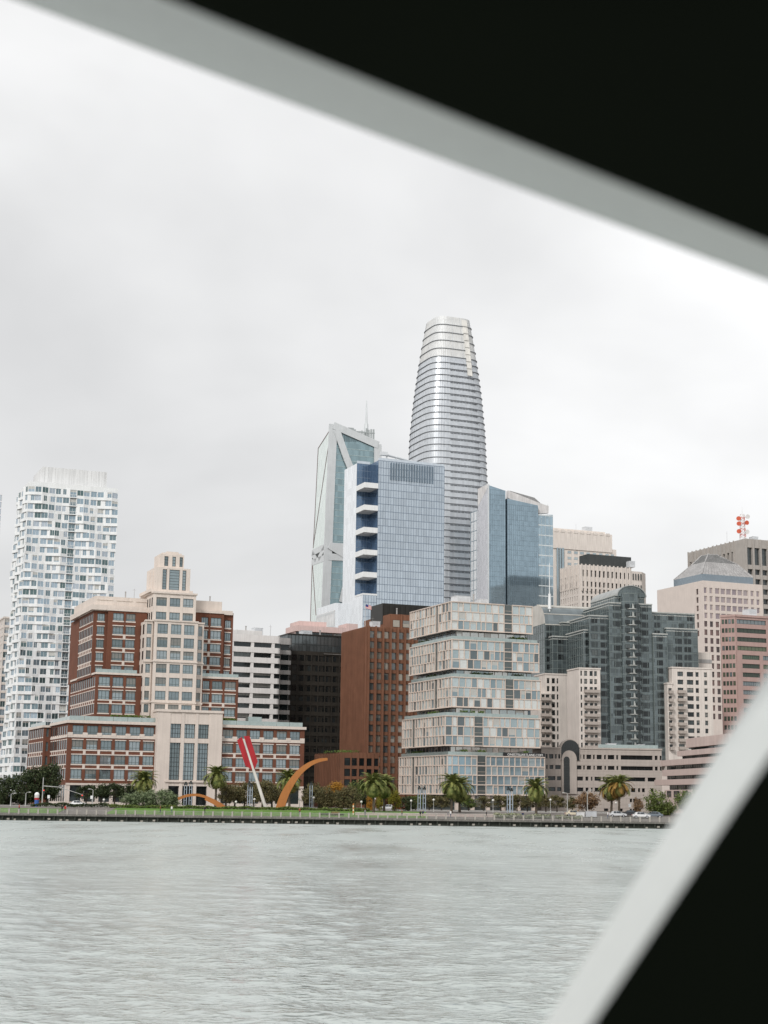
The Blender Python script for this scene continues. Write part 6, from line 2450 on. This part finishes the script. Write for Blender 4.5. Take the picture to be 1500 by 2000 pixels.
hedge('low_hedge', 'long low clipped hedge around the foot of the sculpture', 342, 640, 394.5, .95, 5200, LF_HEDGE)
hedge('low_hedge', 'short low hedge in front of the silvery shrubs', 212, 342, 393.5, 1.0, 2400, LF_HEDGE)
hedge('low_hedge', 'ragged green hedge below the golden tree', 640, 722, 392.5, .9, 1500, LF_GREEN)
hedge('low_hedge', 'dark low hedge by the street corner under the evergreen trees', 60, 212, 396, 1.3, 2200, LF_DARK)
hedge('flower_bed', 'pale spiky plants in a bed along the promenade wall', 965, 1075, 379, 1.3, 1500, LF_PALE, 1.2, .3)
hedge('flower_bed', 'pale flowering bed beside the grey utility box', 1085, 1138, 379, 1.0, 700, LF_PALE, 1.0, .26)
hedge('low_hedge', 'small dark hedge beside the plaza bench wall', 625, 672, 380, .6, 500, LF_DARK, .4, .16)

# ------------------------------------------------------------------ palms
def frond_mesh(seed, droop):
    rg = random.Random(seed)
    mb = MB()
    n = 15
    pts = []
    x = z = 0.0
    ang = RAD(12)
    for i in range(n + 1):
        pts.append(Vector((x, 0, z)))
        x += 1 / n * math.cos(ang)
        z += 1 / n * math.sin(ang)
        ang -= droop / n * (1.0 + .6 * i / n)
    for i in range(n):
        mb.face((pts[i] + Vector((0, .012, 0)), pts[i + 1] + Vector((0, .008, 0)), pts[i + 1] - Vector((0, .008, 0)), pts[i] - Vector((0, .012, 0))))
    for i in range(1, n + 1):
        L_ = .24 * math.sin(math.pi * (.12 + .8 * i / n)) + .03
        t = (pts[i] - pts[i - 1]).normalized()
        for sd in (-1, 1):
            for k in (0, .5):
                p = pts[i - 1].lerp(pts[i], k)
                tip = p + t * L_ * .75 + Vector((0, sd * L_ * .75, -L_ * rg.uniform(.1, .45)))
                mb.face((p, p + t * .04, tip))
    return mb

FR = [(frond_mesh(1, RAD(70)), 0), (frond_mesh(2, RAD(100)), 1), (frond_mesh(3, RAD(130)), 2)]
FR_G = [f.mesh('frond', [LF_PALM]) for f, _ in FR]
FR_O = [f.mesh('frond', [LF_PALMO]) for f, _ in FR]
ptm = MB()
ptm.path([(0, 0, 0), (.01, 0, .35), (0, .01, .7), (0, 0, 1.0)], [.36, .27, .26, .34], 9)
for i in range(26):
    a = i * 2.4
    z = .08 + .035 * i
    r = .29
    ptm.box(math.cos(a) * r - .05, math.cos(a) * r + .05, math.sin(a) * r - .05, math.sin(a) * r + .05, z - .008, z + .008)
PTM = ptm.mesh('trunk', [BARKP])


def palm(px, ytop, Y, label, group=None, dry=0.0, spread=4.5, zb=None):
    zb = prof_z(Y) if zb is None else zb
    p = at(px, ytop, Y)
    e = tag(empty('palm_tree', (p.x, Y, zb), rnd.uniform(0, 6.28)), label, 'palm tree', group)
    h = p.z - zb - 2.3
    t = link('trunk', PTM, e)
    t.scale = (1, 1, h)
    n = rnd.randrange(66, 84)
    spread *= rnd.uniform(.9, 1.08)
    e.rotation_euler = (rnd.uniform(-.05, .05), rnd.uniform(-.05, .05), rnd.uniform(0, 6.28))
    for i in range(n):
        q = i / (n - 1)
        el = RAD(82 - (112 + rnd.uniform(0, 22)) * q)
        az = i * 2.39996 + rnd.uniform(-.2, .2)
        k = 0 if q < .35 else (1 if q < .7 else 2)
        isdry = rnd.random() < dry * (q - .25) * 1.6
        o = link('frond', (FR_O if isdry else FR_G)[k], e)
        s_ = spread * rnd.uniform(.85, 1.08) * (.8 if q < .15 else 1)
        o.scale = (s_, s_, s_)
        o.location = (math.cos(az) * .2, math.sin(az) * .2, h + .15 - .5 * q)
        o.rotation_euler = (rnd.uniform(-.2, .2), -el, az)
    return e

GP = 'palms along the waterfront'
palm(281, 1508, 412, 'green palm rising behind the silvery shrubs')
palm(423, 1497, 404, 'green palm between the stone portal and the sculpture')
palm(567, 1505, 404, 'green palm behind the tall curved orange beam', None, .15)
palm(731, 1511, 386, 'green palm of the close pair, standing at the plaza wall')
palm(751, 1515, 396, 'green palm of the close pair, standing behind its twin', None, .12)
palm(882, 1513, 386, 'full green palm before the residences, standing at the plaza wall')
palm(898, 1520, 395, 'full green palm before the residences, standing behind its twin')
palm(1047, 1521, 388, 'single palm before the right end of the glass residences', None, .1)
palm(1208, 1514, 388, 'palm with green top and orange dry skirt at the podium', None, .9)
palm(1193, 1519, 393, 'palm with yellow green fronds and dry skirt behind its orange twin', None, .65)

# ------------------------------------------------------------------ curved-beam sculpture (plain)
def sculpture():
    Y = 396.5
    b = at(*z4(850, 862), Y)
    zb = prof_z(Y)
    e = tag(empty('sculpture', (b.x, Y, zb)), 'plain sculpture of curved orange beams and a leaning white pole with red slabs', 'sculpture')
    OR = M('orange painted beam', (.38, .14, .035), .5, var=.06, streak=.05)
    RD = M('red painted slab', (.34, .012, .018), .5, var=.08)
    PW = M('off white pole', (.62, .58, .55), .6)
    loc = lambda x, y: at(*z4(x, y), Y) - Vector((b.x, Y, zb))

    def smooth(pts, k=6):
        out = []
        P = [pts[0]] + pts + [pts[-1]]
        for i in range(1, len(P) - 2):
            for j in range(k):
                t = j / k
                a, c, d, f = P[i - 1], P[i], P[i + 1], P[i + 2]
                out.append(.5 * ((2 * c) + (d - a) * t + (2 * a - 5 * c + 4 * d - f) * t * t + (3 * c - a - 3 * d + f) * t ** 3))
        out.append(pts[-1])
        return out

    def beam(pix, r0, r1, rm=None):
        pts = [loc(*p) for p in pix]
        pts[0].z = min(pts[0].z, -.2) if pix[0][1] > 850 else pts[0].z
        sp = smooth(pts)
        n = len(sp)
        rad = [r0 + (r1 - r0) * i / (n - 1) for i in range(n)]
        mb = MB()
        bb = len(mb.v)
        for i, p in enumerate(sp):
            t = (sp[min(i + 1, n - 1)] - sp[max(i - 1, 0)]).normalized()
            up = Vector((0, 1, 0))
            a = up.cross(t).normalized()
            w = rad[i]
            for sx, sy in ((-1, -1), (1, -1), (1, 1), (-1, 1)):
                mb.v.append(tuple(p + a * (sx * w) + up * (sy * w * .9)))
        for i in range(n - 1):
            for j in range(4):
                k = (j + 1) % 4
                mb.f.append((bb + i * 4 + j, bb + i * 4 + k, bb + (i + 1) * 4 + k, bb + (i + 1) * 4 + j))
                mb.m.append(0)
        mb.f.append((bb + 3, bb + 2, bb + 1, bb))
        mb.f.append(tuple(bb + (n - 1) * 4 + j for j in range(4)))
        mb.m.extend((0, 0))
        mb.build('beam', OR, e)
    beam([(1050, 870), (1088, 765), (1140, 670), (1200, 590), (1270, 532), (1345, 497), (1420, 484)], 1.15, .32)
    beam([(650, 866), (560, 815), (480, 776), (405, 760), (330, 768), (268, 790)], .3, .34)
    beam([(640, 868), (560, 822), (480, 784)], .7, .5)
    mb = MB()
    p0, p1 = loc(947, 872), loc(778, 345)
    mb.tube(p0, p1, .45, .28, 10)
    mb.build('pole', PW, e)
    d = (p1 - p0).normalized()
    a, c = p0 + d * ((p1 - p0).length * .58), p1 + d * 1.2
    nx = Vector((0, 1, 0)).cross(d).normalized()
    for sgn in (1, -1):
        mb = MB()
        o = nx * (.28 * sgn)
        w = nx * (1.65 * sgn)
        q = [a + o, a + d * 1.6 + w, c - d * .4 + w, c + o]
        th = Vector((0, .22, 0))
        mb.hexa([x - th for x in q] + [x + th for x in q])
        mb.build('red_slab', RD, e)

sculpture()

# ------------------------------------------------------------------ lamps, masts, street furniture
POLEM = M('painted lamp pole', (.42, .42, .40), .6)
POLEB = M('pale blue steel pylon', (.40, .46, .52), .5, metal=.2)
LAMPW = M('frosted lamp glass', (.75, .73, .68), .4, var=0, streak=0, fine=0)


def globe_lamp(px, ytop, Y, label, group):
    zb = prof_z(Y)
    p = at(px, ytop, Y)
    e = tag(empty('globe_lamp', (p.x, Y, zb)), label, 'street lamp', group)
    h = p.z - zb
    mb = MB()
    mb.tube((0, 0, 0), (0, 0, .7), .16, .12, 8)
    mb.tube((0, 0, .7), (0, 0, h - .5), .07, .055, 8)
    mb.build('pole', POLEM, e)
    mb = MB()
    mb.ball((0, 0, h - .28), .3, 10, 7)
    mb.build('globe', LAMPW, e, True)
    mb = MB()
    mb.tube((0, 0, h - .05), (0, 0, h + .08), .2, .05, 8)
    mb.build('cap', POLEM, e)

for px, y, wh in ((203, 1560, 'before the clipped trees'), (334, 1557, 'beside the silvery shrubs'), (461, 1564, 'on the lawn by the low orange beam'), (585, 1559, 'at the tall orange beam'),
                  (706, 1564, 'beside the striped marker post'), (803, 1562, 'beside the big dark shrub'), (847, 1560, 'between light pylons and paired full palms'), (963, 1561, 'between paired full palms and light pylons'),
                  (1075, 1560, 'right behind the spiky plants'), (1203, 1566, 'between the dry skirted palms'), (613, 1556, 'next to the single light pylon'), (497, 1559, 'next to the leaning white pole'), (732, 1558, 'at the trunk of the close palm pair')):
    globe_lamp(px, y, 402 + rnd.uniform(-6, 8), 'slim lamp post with one pale globe ' + wh, 'globe lamps along the waterfront')


def arm_lamp(px, ytop, Y, side, label, group=None):
    zb = prof_z(Y)
    p = at(px, ytop, Y)
    e = tag(empty('arm_lamp', (p.x, Y, zb)), label, 'street lamp', group)
    h = p.z - zb
    mb = MB()
    mb.tube((0, 0, 0), (0, 0, 1), .2, .14, 8)
    mb.tube((0, 0, 1), (0, 0, h - .3), .13, .09, 8)
    mb.build('pole', POLEM, e)
    mb = MB()
    mb.path([(0, 0, h - .35), (side * .3, 0, h - .08), (side * .8, 0, h)], [.07, .06, .05], 6)
    mb.build('arm', POLEM, e)
    mb = MB()
    mb.hexa(((side * .7, -.16, h - .1), (side * 1.3, -.1, h - .06), (side * 1.3, .1, h - .06), (side * .7, .16, h - .1), (side * .7, -.1, h + .1), (side * 1.3, -.06, h + .06), (side * 1.3, .06, h + .06), (side * .7, .1, h + .1)))
    mb.build('lamp_head', POLEM, e)

for px, y, sd in ((51, 1547, 1), (182, 1541, -1), (22, 1549, 1)):
    arm_lamp(px, y, 406, sd, 'grey street lamp with short curved arm near the brick corner', 'arm lamps by the brick corner')
for px, y, sd in ((1108, 1548, -1), (1147, 1543, 1)):
    arm_lamp(px, y, 398, sd, 'tall grey street lamp in front of the podium', 'arm lamps by the podium')


def pylon(px, ytop, Y, label, group):
    zb = prof_z(Y)
    p = at(px, ytop, Y)
    e = tag(empty('light_pylon', (p.x, Y, zb)), label, 'pylon', group)
    h = p.z - zb
    mb = MB()
    for sx in (-.3, .3):
        mb.tube((sx, 0, 0), (sx, 0, h - .8), .11, .11, 8)
    mb.build('shaft', POLEB, e)
    for i in range(int(h / 1.4)):
        mb = MB()
        mb.box(-.3, .3, -.05, .05, .6 + i * 1.4, .7 + i * 1.4)
        mb.build('rung', POLEB, e)
    mb = MB()
    mb.box(-.42, .42, -.3, .3, h - .8, h - .35)
    mb.tube((0, 0, h - .35), (0, 0, h), .2, .28, 8)
    mb.build('floodlight', FRAMED, e)

for px, y, wh in ((819, 1535, 'twin before the residences left half'), (829, 1536, 'twin before the residences left half'),
                  (993, 1537, 'twin before the residences right half'), (999, 1539, 'twin before the residences right half'),
                  (363, 1527, 'twin before the stone portal'), (373, 1525, 'twin before the stone portal'),
                  (487, 1526, 'twin by the leaning white pole'), (491, 1530, 'twin by the leaning white pole'), (608, 1527, 'single, beyond the tall orange beam')):
    pylon(px, y, 404, 'pale blue twin tube light pylon, ' + wh, 'light pylons on the waterfront')

# traffic signal with long mast arm
Y = 412
zb = prof_z(Y)
p = at(84, 1535, Y)
e = tag(empty('traffic_signal', (p.x, Y, zb)), 'traffic signal with long mast arm and lit red light', 'traffic signal')
h = p.z - zb
L_ = x_at(163, Y, 8) - p.x
mb = MB()
mb.tube((0, 0, 0), (0, 0, h + 2.2), .17, .12, 8)
mb.build('pole', POLEM, e)
mb = MB()
mb.path([(0, 0, h), (L_ * .4, 0, h - .25), (L_, 0, h - 2.2)], [.12, .09, .06], 6)
mb.build('mast_arm', POLEM, e)
REDL = bpy.data.materials.new('red signal light')
REDL.use_nodes = True
REDL.node_tree.nodes['Principled BSDF'].inputs['Base Color'].default_value = (.7, .03, .02, 1)
REDL.node_tree.nodes['Principled BSDF'].inputs['Emission Color'].default_value = (1, .05, .03, 1)
REDL.node_tree.nodes['Principled BSDF'].inputs['Emission Strength'].default_value = 1.5
for x, z in ((L_ * .98, h - 3.2), (.3, 3.2)):
    mb = MB()
    mb.box(x - .2, x + .2, -.15, .15, z - .1, z + 1.1)
    if x > 1:
        mb.box(x - .05, x + .05, -.05, .05, z + 1.1, z + 1.4)
    else:
        mb.box(0, x - .1, -.05, .05, z + .4, z + .5)
    hd = mb.build('signal_head', FRAMED, e)
    mb = MB()
    mb.ball((x, -.16, z + .9), .12, 8, 5)
    mb.build('red_lamp', REDL, hd)

# striped advertising column
p = at(71, 1576, 400)
e = tag(empty('advertising_column', (p.x, 400, prof_z(400))), 'blue and red advertising column with white dome near the street corner', 'kiosk')
for nm, z0, z1_, r, col in (('base', 0, 1.7, .55, (.05, .12, .35)), ('red_band', 1.7, 2.2, .58, (.42, .04, .04)), ('sign_face', 2.2, 2.95, .6, (.62, .6, .58))):
    mb = MB()
    mb.tube((0, 0, z0), (0, 0, z1_), r, r, 14)
    mb.build(nm, M('column ' + nm, col, .5), e)
mb = MB()
mb.ball((0, 0, 2.95), .62, 14, 8, 0, (1, 1, 1.05))
mb.build('dome', WHITE, e, True)

# striped marker post
p = at(690, 1589, 382)
e = tag(empty('marker_post', (p.x, 382, prof_z(382))), 'short cream and orange striped marker post at the lawn end', 'post')
MS = [M('marker cream', (.7, .62, .45)), M('marker orange', (.5, .2, .06))]
for i in range(6):
    mb = MB()
    mb.tube((0, 0, i * .45), (0, 0, (i + 1) * .45), .17, .17, 8)
    mb.build('stripe', MS[i % 2], e)

# plaza bench wall
Y = 381
x0, x1 = x_at(694, Y, 2), x_at(965, Y, 2)
e = tag(empty('bench_wall', (x0, Y, prof_z(Y))), 'long low pinkish plaza wall beside the palms', 'wall')
mb = MB()
mb.box(0, x1 - x0, 0, .6, -.2, .55)
mb.build('wall', M('pink concrete', (.50, .40, .36), .9), e)
mb = MB()
mb.box(-.05, x1 - x0 + .05, -.08, .68, .55, .68)
mb.build('coping', M('pale coping', (.58, .53, .49), .9), e)

# utility boxes
for px, wpx, hpx, lab, col in ((1155, 21, 11, 'plain light grey utility container on the promenade', (.46, .47, .49)), (1134, 15, 9, 'smaller pale utility container next to the flower bed', (.60, .60, .60))):
    Y = 383
    zb = prof_z(Y)
    w, h = wpx * Y / FPX, hpx * Y / FPX
    e = tag(empty('utility_container', (x_at(px, Y, zb), Y, zb)), lab, 'container')
    mt = M('container paint ' + str(px), col, .6)
    mb = MB()
    mb.box(-w / 2, w / 2, 0, 1.4, .1, h)
    mb.box(-w / 2 - .05, w / 2 + .05, -.05, 1.45, h, h + .1)
    for sx in (-.4, .4):
        mb.box(sx * w - .1, sx * w + .1, .1, 1.3, -.05, .1)
    mb.build('shell', mt, e)
    for sx in (-1, 1):
        mb = MB()
        mb.box(sx * w * .24 - w * .21, sx * w * .24 + w * .21, -.04, 0, .2, h - .1)
        mb.build('door', mt, e)

# ------------------------------------------------------------------ cars
CG = G('car glass', (.06, .07, .08), .4)
TY = M('tyre rubber', (.02, .02, .02), .9)
RIM = M('wheel rim', (.5, .5, .52), .4, metal=.7)
LMP = M('headlight lens', (.8, .8, .78), .2)
TLP = M('tail light lens', (.4, .02, .02), .3)


def car(px, Y, col, label, flip=1, zb=None):
    zb = prof_z(Y) if zb is None else zb
    e = tag(empty('parked_car', (x_at(px, Y, zb), Y, zb), 0 if flip > 0 else math.pi), label, 'car')
    paint = M('paint ' + label[:20], col, .3, metal=.2, var=.03, streak=0, spec=.6)
    prof = [(-2.1, .35), (-2.2, .6), (-2.12, .88), (-1.75, .98), (-1.2, 1.38), (-.6, 1.5), (.35, 1.47), (1.05, 1.03), (1.95, .88), (2.2, .65), (2.15, .35)]
    mb = MB()
    ws = [.82, .86, .86, .86, .66, .62, .62, .84, .82, .8, .8]
    n = len(prof)
    for sgn in (-1, 1):
        mb.v.extend((x, sgn * w, z) for (x, z), w in zip(prof, ws))
    for i in range(n):
        j = (i + 1) % n
        mb.f.append((i, j, n + j, n + i))
        mb.m.append(0)
    mb.f.append(tuple(range(n)))
    mb.f.append(tuple(reversed(range(n, 2 * n))))
    mb.m.extend((0, 0))
    mb.build('body', paint, e)
    for nm, q in (('windscreen', [(.40, 1.45), (1.0, 1.07)]), ('rear_window', [(-1.17, 1.37), (-1.7, 1.0)])):
        (xa, za), (xb, zb_) = q
        s_ = 1 if nm == 'windscreen' else -1
        mb = MB()
        mb.face(((xa + .03 * s_, -.56, za), (xa + .03 * s_, .56, za), (xb + .03 * s_, .74, zb_), (xb + .03 * s_, -.74, zb_)))
        mb.build(nm, CG, e)
    for sgn in (-1, 1):
        for xa, xb in ((-1.05, -.38), (-.3, .5)):
            mb = MB()
            za = 1.42
            mb.face(((xa, sgn * .875, 1.0), (xb + (.35 if xb > 0 else 0), sgn * .875, 1.0), (xb, sgn * .665, za), (xa + (.12 if xa < -1 else 0), sgn * .665, za)))
            mb.build('side_window', CG, e)
        for x in (-1.35, 1.35):
            mb = MB()
            mb.tube((x, sgn * .72, .33), (x, sgn * .90, .33), .33, .33, 14)
            w = mb.build('wheel', TY, e)
            mb = MB()
            mb.tube((x, sgn * .90, .33), (x, sgn * .91, .33), .2, .2, 10)
            mb.build('rim', RIM, w)
        mb = MB()
        mb.box(2.1, 2.2, sgn * .6 - .16, sgn * .6 + .16, .62, .76)
        mb.build('headlight', LMP, e)
        mb = MB()
        mb.box(-2.21, -2.12, sgn * .65 - .14, sgn * .65 + .14, .68, .84)
        mb.build('tail_light', TLP, e)

car(1252, 383, (.72, .72, .72), 'white parked car before the white podium base')
car(1277, 384.5, (.16, .19, .22), 'blue grey parked car beneath the round green tree', -1)
car(1206, 385, (.55, .56, .57), 'silver car parked behind the orange skirted palm trunks')
car(1229, 388, (.03, .032, .035), 'black car parked between the silver and white cars', -1)
car(1121, 386, (.62, .55, .42), 'pale car behind the flower bed and containers')
car(785, 428, (.45, .04, .04), 'dark red car on the road behind the plaza wall')
car(757, 432, (.68, .68, .68), 'white car on the road behind the close palm pair', -1)
car(152, 430, (.6, .6, .6), 'white car waiting at the corner signal')

# ------------------------------------------------------------------ people
def person_mesh(walk, mats):
    me = bpy.data.meshes.new('person_skeleton')
    k = .22 if walk else .07
    V = [(0, 0, .95), (0, 0, 1.18), (0, 0, 1.42), (0, 0, 1.52), (0, -.02, 1.64), (0, -.01, 1.74),
         (.19, 0, 1.42), (.25, .05 * walk, 1.14), (.24, -.12 * walk - .03, .88), (.24, -.14 * walk - .04, .80),
         (-.19, 0, 1.42), (-.25, -.05 * walk, 1.14), (-.24, .1 * walk - .03, .88), (-.24, .12 * walk - .04, .80),
         (.1, 0, .88), (.11, -k, .48), (.11, -k + .05, .07), (.11, -k - .12, .04),
         (-.1, 0, .88), (-.11, k * .7, .49), (-.11, k * 1.2 + .04, .07), (-.11, k * 1.2 - .13, .04)]
    E = [(0, 1), (1, 2), (2, 3), (3, 4), (4, 5), (2, 6), (6, 7), (7, 8), (8, 9), (2, 10), (10, 11), (11, 12), (12, 13), (0, 14), (14, 15), (15, 16), (16, 17), (0, 18), (18, 19), (19, 20), (20, 21)]
    Rr = [.145, .135, .15, .055, .10, .085, .075, .05, .038, .04, .075, .05, .038, .04, .10, .068, .048, .04, .10, .068, .048, .04]
    me.from_pydata(V, E, [])
    o = bpy.data.objects.new('person_skeleton', me)
    COL.objects.link(o)
    md = o.modifiers.new('skin', 'SKIN')
    for i, q in enumerate(me.skin_vertices[0].data):
        q.radius = (Rr[i], Rr[i] * .8)
        q.use_root = (i == 0)
    o.modifiers.new('sub', 'SUBSURF').levels = 1
    dg = bpy.context.evaluated_depsgraph_get()
    out = bpy.data.meshes.new_from_object(o.evaluated_get(dg))
    bpy.data.objects.remove(o)
    out.name = 'body'
    out.materials.clear()
    for m in mats:
        out.materials.append(m)
    for p in out.polygons:
        c = p.center
        p.use_smooth = True
        if c.z > 1.50:
            p.material_index = 3 if (c.z > 1.68 or c.y > .03) else 2
        elif c.z > .92 and abs(c.x) < .23 or c.z > 1.0:
            p.material_index = 0
        elif abs(c.x) > .19 and c.z > .7 and c.z < .9:
            p.material_index = 2
        elif c.z > .92:
            p.material_index = 0
        else:
            p.material_index = 1
    return out

SKIN = M('skin', (.42, .26, .19), .6, var=0, streak=0)
HAIR = M('hair', (.03, .02, .015), .8, var=0, streak=0)
CL = {k: M('cloth ' + k, c, .9, var=.05, streak=0) for k, c in (('white', (.7, .69, .67)), ('black', (.02, .02, .022)), ('rust', (.25, .08, .04)), ('red', (.5, .04, .03)), ('navy', (.03, .04, .09)), ('grey', (.2, .2, .2)), ('denim', (.08, .11, .18)), ('tan', (.4, .31, .2)))}
looks = [('white', 'denim', 0), ('black', 'black', 1), ('rust', 'navy', 0), ('red', 'black', 1), ('navy', 'tan', 1), ('grey', 'denim', 0)]
PM = [person_mesh(w, [CL[a], CL[b], SKIN, HAIR]) for a, b, w in looks]
spots = [(335, 381, 0, 'person in white top standing on the lawn path'), (400, 381, 1, 'person in black walking past the lawn below the curved beam'),
         (313, 381, 2, 'person in rust brown top beside the lawn shrubs'), (127, 378, 3, 'person in red top walking at the promenade railing'),
         (121, 379, 1, 'person in black beside the one in red'), (585, 380, 2, 'person in rust brown under the tall orange beam'),
         (713, 378, 5, 'person in grey near the marker post'), (821, 377, 1, 'person in black, one of two walking by the light pylons'),
         (826, 377.6, 4, 'person in navy top walking beside the one in black'), (875, 378, 5, 'person in grey before the paired palms'),
         (880, 378.6, 0, 'person in white top before the paired palms'), (950, 378, 1, 'person in black below the residence sign corner'),
         (1021, 377, 4, 'person in navy top by the spiky plants'), (37, 380, 3, 'person in red top near the advertising column'),
         (785, 379, 2, 'person in rust brown by the plaza wall'), (1187, 381, 0, 'person in white top under the dry skirted palms')]
for px, Y, k, lab in spots:
    zb = prof_z(Y)
    e = tag(empty('person', (x_at(px, Y, zb), Y, zb), rnd.uniform(-1.8, 1.8)), lab, 'person')
    link('body', PM[k], e)

# ------------------------------------------------------------------ bench and street signs
BENCHW = M('bench timber', (.22, .13, .07), .8, var=.15, scale=2)
for px, Y, lab in ((655, 379, 'timber bench on the lawn edge below the golden tree'),):
    zb = prof_z(Y)
    e = tag(empty('park_bench', (x_at(px, Y, zb), Y, zb)), lab, 'bench')
    for i in range(3):
        mb = MB()
        mb.box(-1.1, 1.1, -.3 + i * .2, -.14 + i * .2, .42, .47)
        mb.build('seat_slat', BENCHW, e)
    for i in range(3):
        mb = MB()
        mb.box(-1.1, 1.1, .3, .34, .55 + i * .16, .67 + i * .16)
        mb.build('back_slat', BENCHW, e)
    for x in (-.9, .9):
        mb = MB()
        mb.box(x - .04, x + .04, -.3, -.24, 0, .42)
        mb.box(x - .04, x + .04, .26, .32, 0, 1.0)
        mb.box(x - .04, x + .04, -.24, .26, .36, .42)
        mb.build('leg', FRAMED, e)
for px, Y, lab in ((94, 399, 'white parking sign on thin pole near the evergreen trees'), (178, 402, 'white street sign on thin pole before the clipped trees'), (1230, 390, 'white street sign on thin pole beside the white car')):
    zb = prof_z(Y)
    e = tag(empty('street_sign', (x_at(px, Y, zb), Y, zb)), lab, 'sign')
    mb = MB()
    mb.tube((0, 0, 0), (0, 0, 2.9), .04, .04, 6)
    mb.build('pole', POLEM, e)
    mb = MB()
    mb.box(-.3, .3, -.06, -.04, 2.1, 2.9)
    mb.build('panel', WHITE, e)

# ================================================================== the ferry the picture is taken from
def ferry():
    DK = M('cabin lining with shade in colour', (.0028, .0042, .0024), .9, var=.1, streak=0, spec=.05)  # unlit look of the cabin is put into this near-black colour
    RV = M('white painted window reveal', (.70, .72, .705), .5, var=.03, scale=2, streak=0)
    HU = M('ferry hull paint', (.6, .6, .6), .5)
    e = tag(empty('ferry', (0, 0, 0)), 'ferry deck bulkhead with raked window opening, shade-coloured lining and pale reveal', 'ferry')
    yi, yo = 1.5, 2.2

    def meet(p, q, r, s):
        # intersection of the lines pq and rs in the picture
        d = (p[0] - q[0]) * (r[1] - s[1]) - (p[1] - q[1]) * (r[0] - s[0])
        a, b = p[0] * q[1] - p[1] * q[0], r[0] * s[1] - r[1] * s[0]
        return ((a * (r[0] - s[0]) - (p[0] - q[0]) * b) / d, (a * (r[1] - s[1]) - (p[1] - q[1]) * b) / d)
    top_i, right_i = ((330, 0), (1500, 476)), ((1500, 1482), (1155, 2000))
    top_o, right_o = ((28, 0), (1500, 549)), ((1500, 1312), (1062, 2000))
    L_i, B_i = ((-520, 0), (-560, 2000)), ((0, 2560), (1500, 2580))
    L_o, B_o = ((-440, 0), (-480, 2000)), ((0, 2440), (1500, 2460))
    inn = [meet(*L_i, *top_i), meet(*top_i, *right_i), meet(*right_i, *B_i), meet(*B_i, *L_i)]
    out = [meet(*L_o, *top_o), meet(*top_o, *right_o), meet(*right_o, *B_o), meet(*B_o, *L_o)]
    I = [at(*p, yi) for p in inn]
    O = [at(*p, yo) for p in out]
    x0, x1, z0, z1_ = -3.2, 3.2, 4.9, 7.95
    Ri = [Vector((x0, yi, z1_)), Vector((x1, yi, z1_)), Vector((x1, yi, z0)), Vector((x0, yi, z0))]
    Ro = [Vector((x0, yo, z1_)), Vector((x1, yo, z1_)), Vector((x1, yo, z0)), Vector((x0, yo, z0))]
    mb, mo = MB(), MB()
    for i in range(4):
        j = (i + 1) % 4
        mb.face((Ri[i], Ri[j], I[j], I[i]))
        mo.face((Ro[i], Ro[j], O[j], O[i]))
    mb.build('cabin_wall', DK, e)
    mo.build('outer_skin', HU, e)
    for nm, i in (('window_head', 0), ('window_post', 1), ('window_sill', 2), ('window_post', 3)):
        j = (i + 1) % 4
        r = MB()
        n = 12
        for k in range(n):
            a, b = k / n, (k + 1) / n
            A0, A1 = I[i].lerp(I[j], a), I[i].lerp(I[j], b)
            B0, B1 = O[i].lerp(O[j], a), O[i].lerp(O[j], b)
            r.face((A0, A1, B1, B0))
        r.build(nm, RV, e)
    # rest of the cabin: ceiling, deck, side and back walls
    c = MB()
    yb = -4.5
    c.box(x0, x1, .9, yo, z1_, z1_ + .12)
    c.build('ceiling', DK, e)
    c = MB()
    c.box(x0, x1, yb, yo, z0 - .12, z0)
    c.build('deck', DK, e)
    c = MB()
    c.box(x1, x1 + .12, .9, yo, z0 - .12, z1_ + .12)
    c.build('side_wall', DK, e)
    h = MB()
    h.prism([(-16, -1.5), (-14, 2.2), (15, 2.2), (20, -1.5), (15, -4.6), (-14, -4.6)], -1, z0 - .13)
    h.build('hull', HU, e)

ferry()
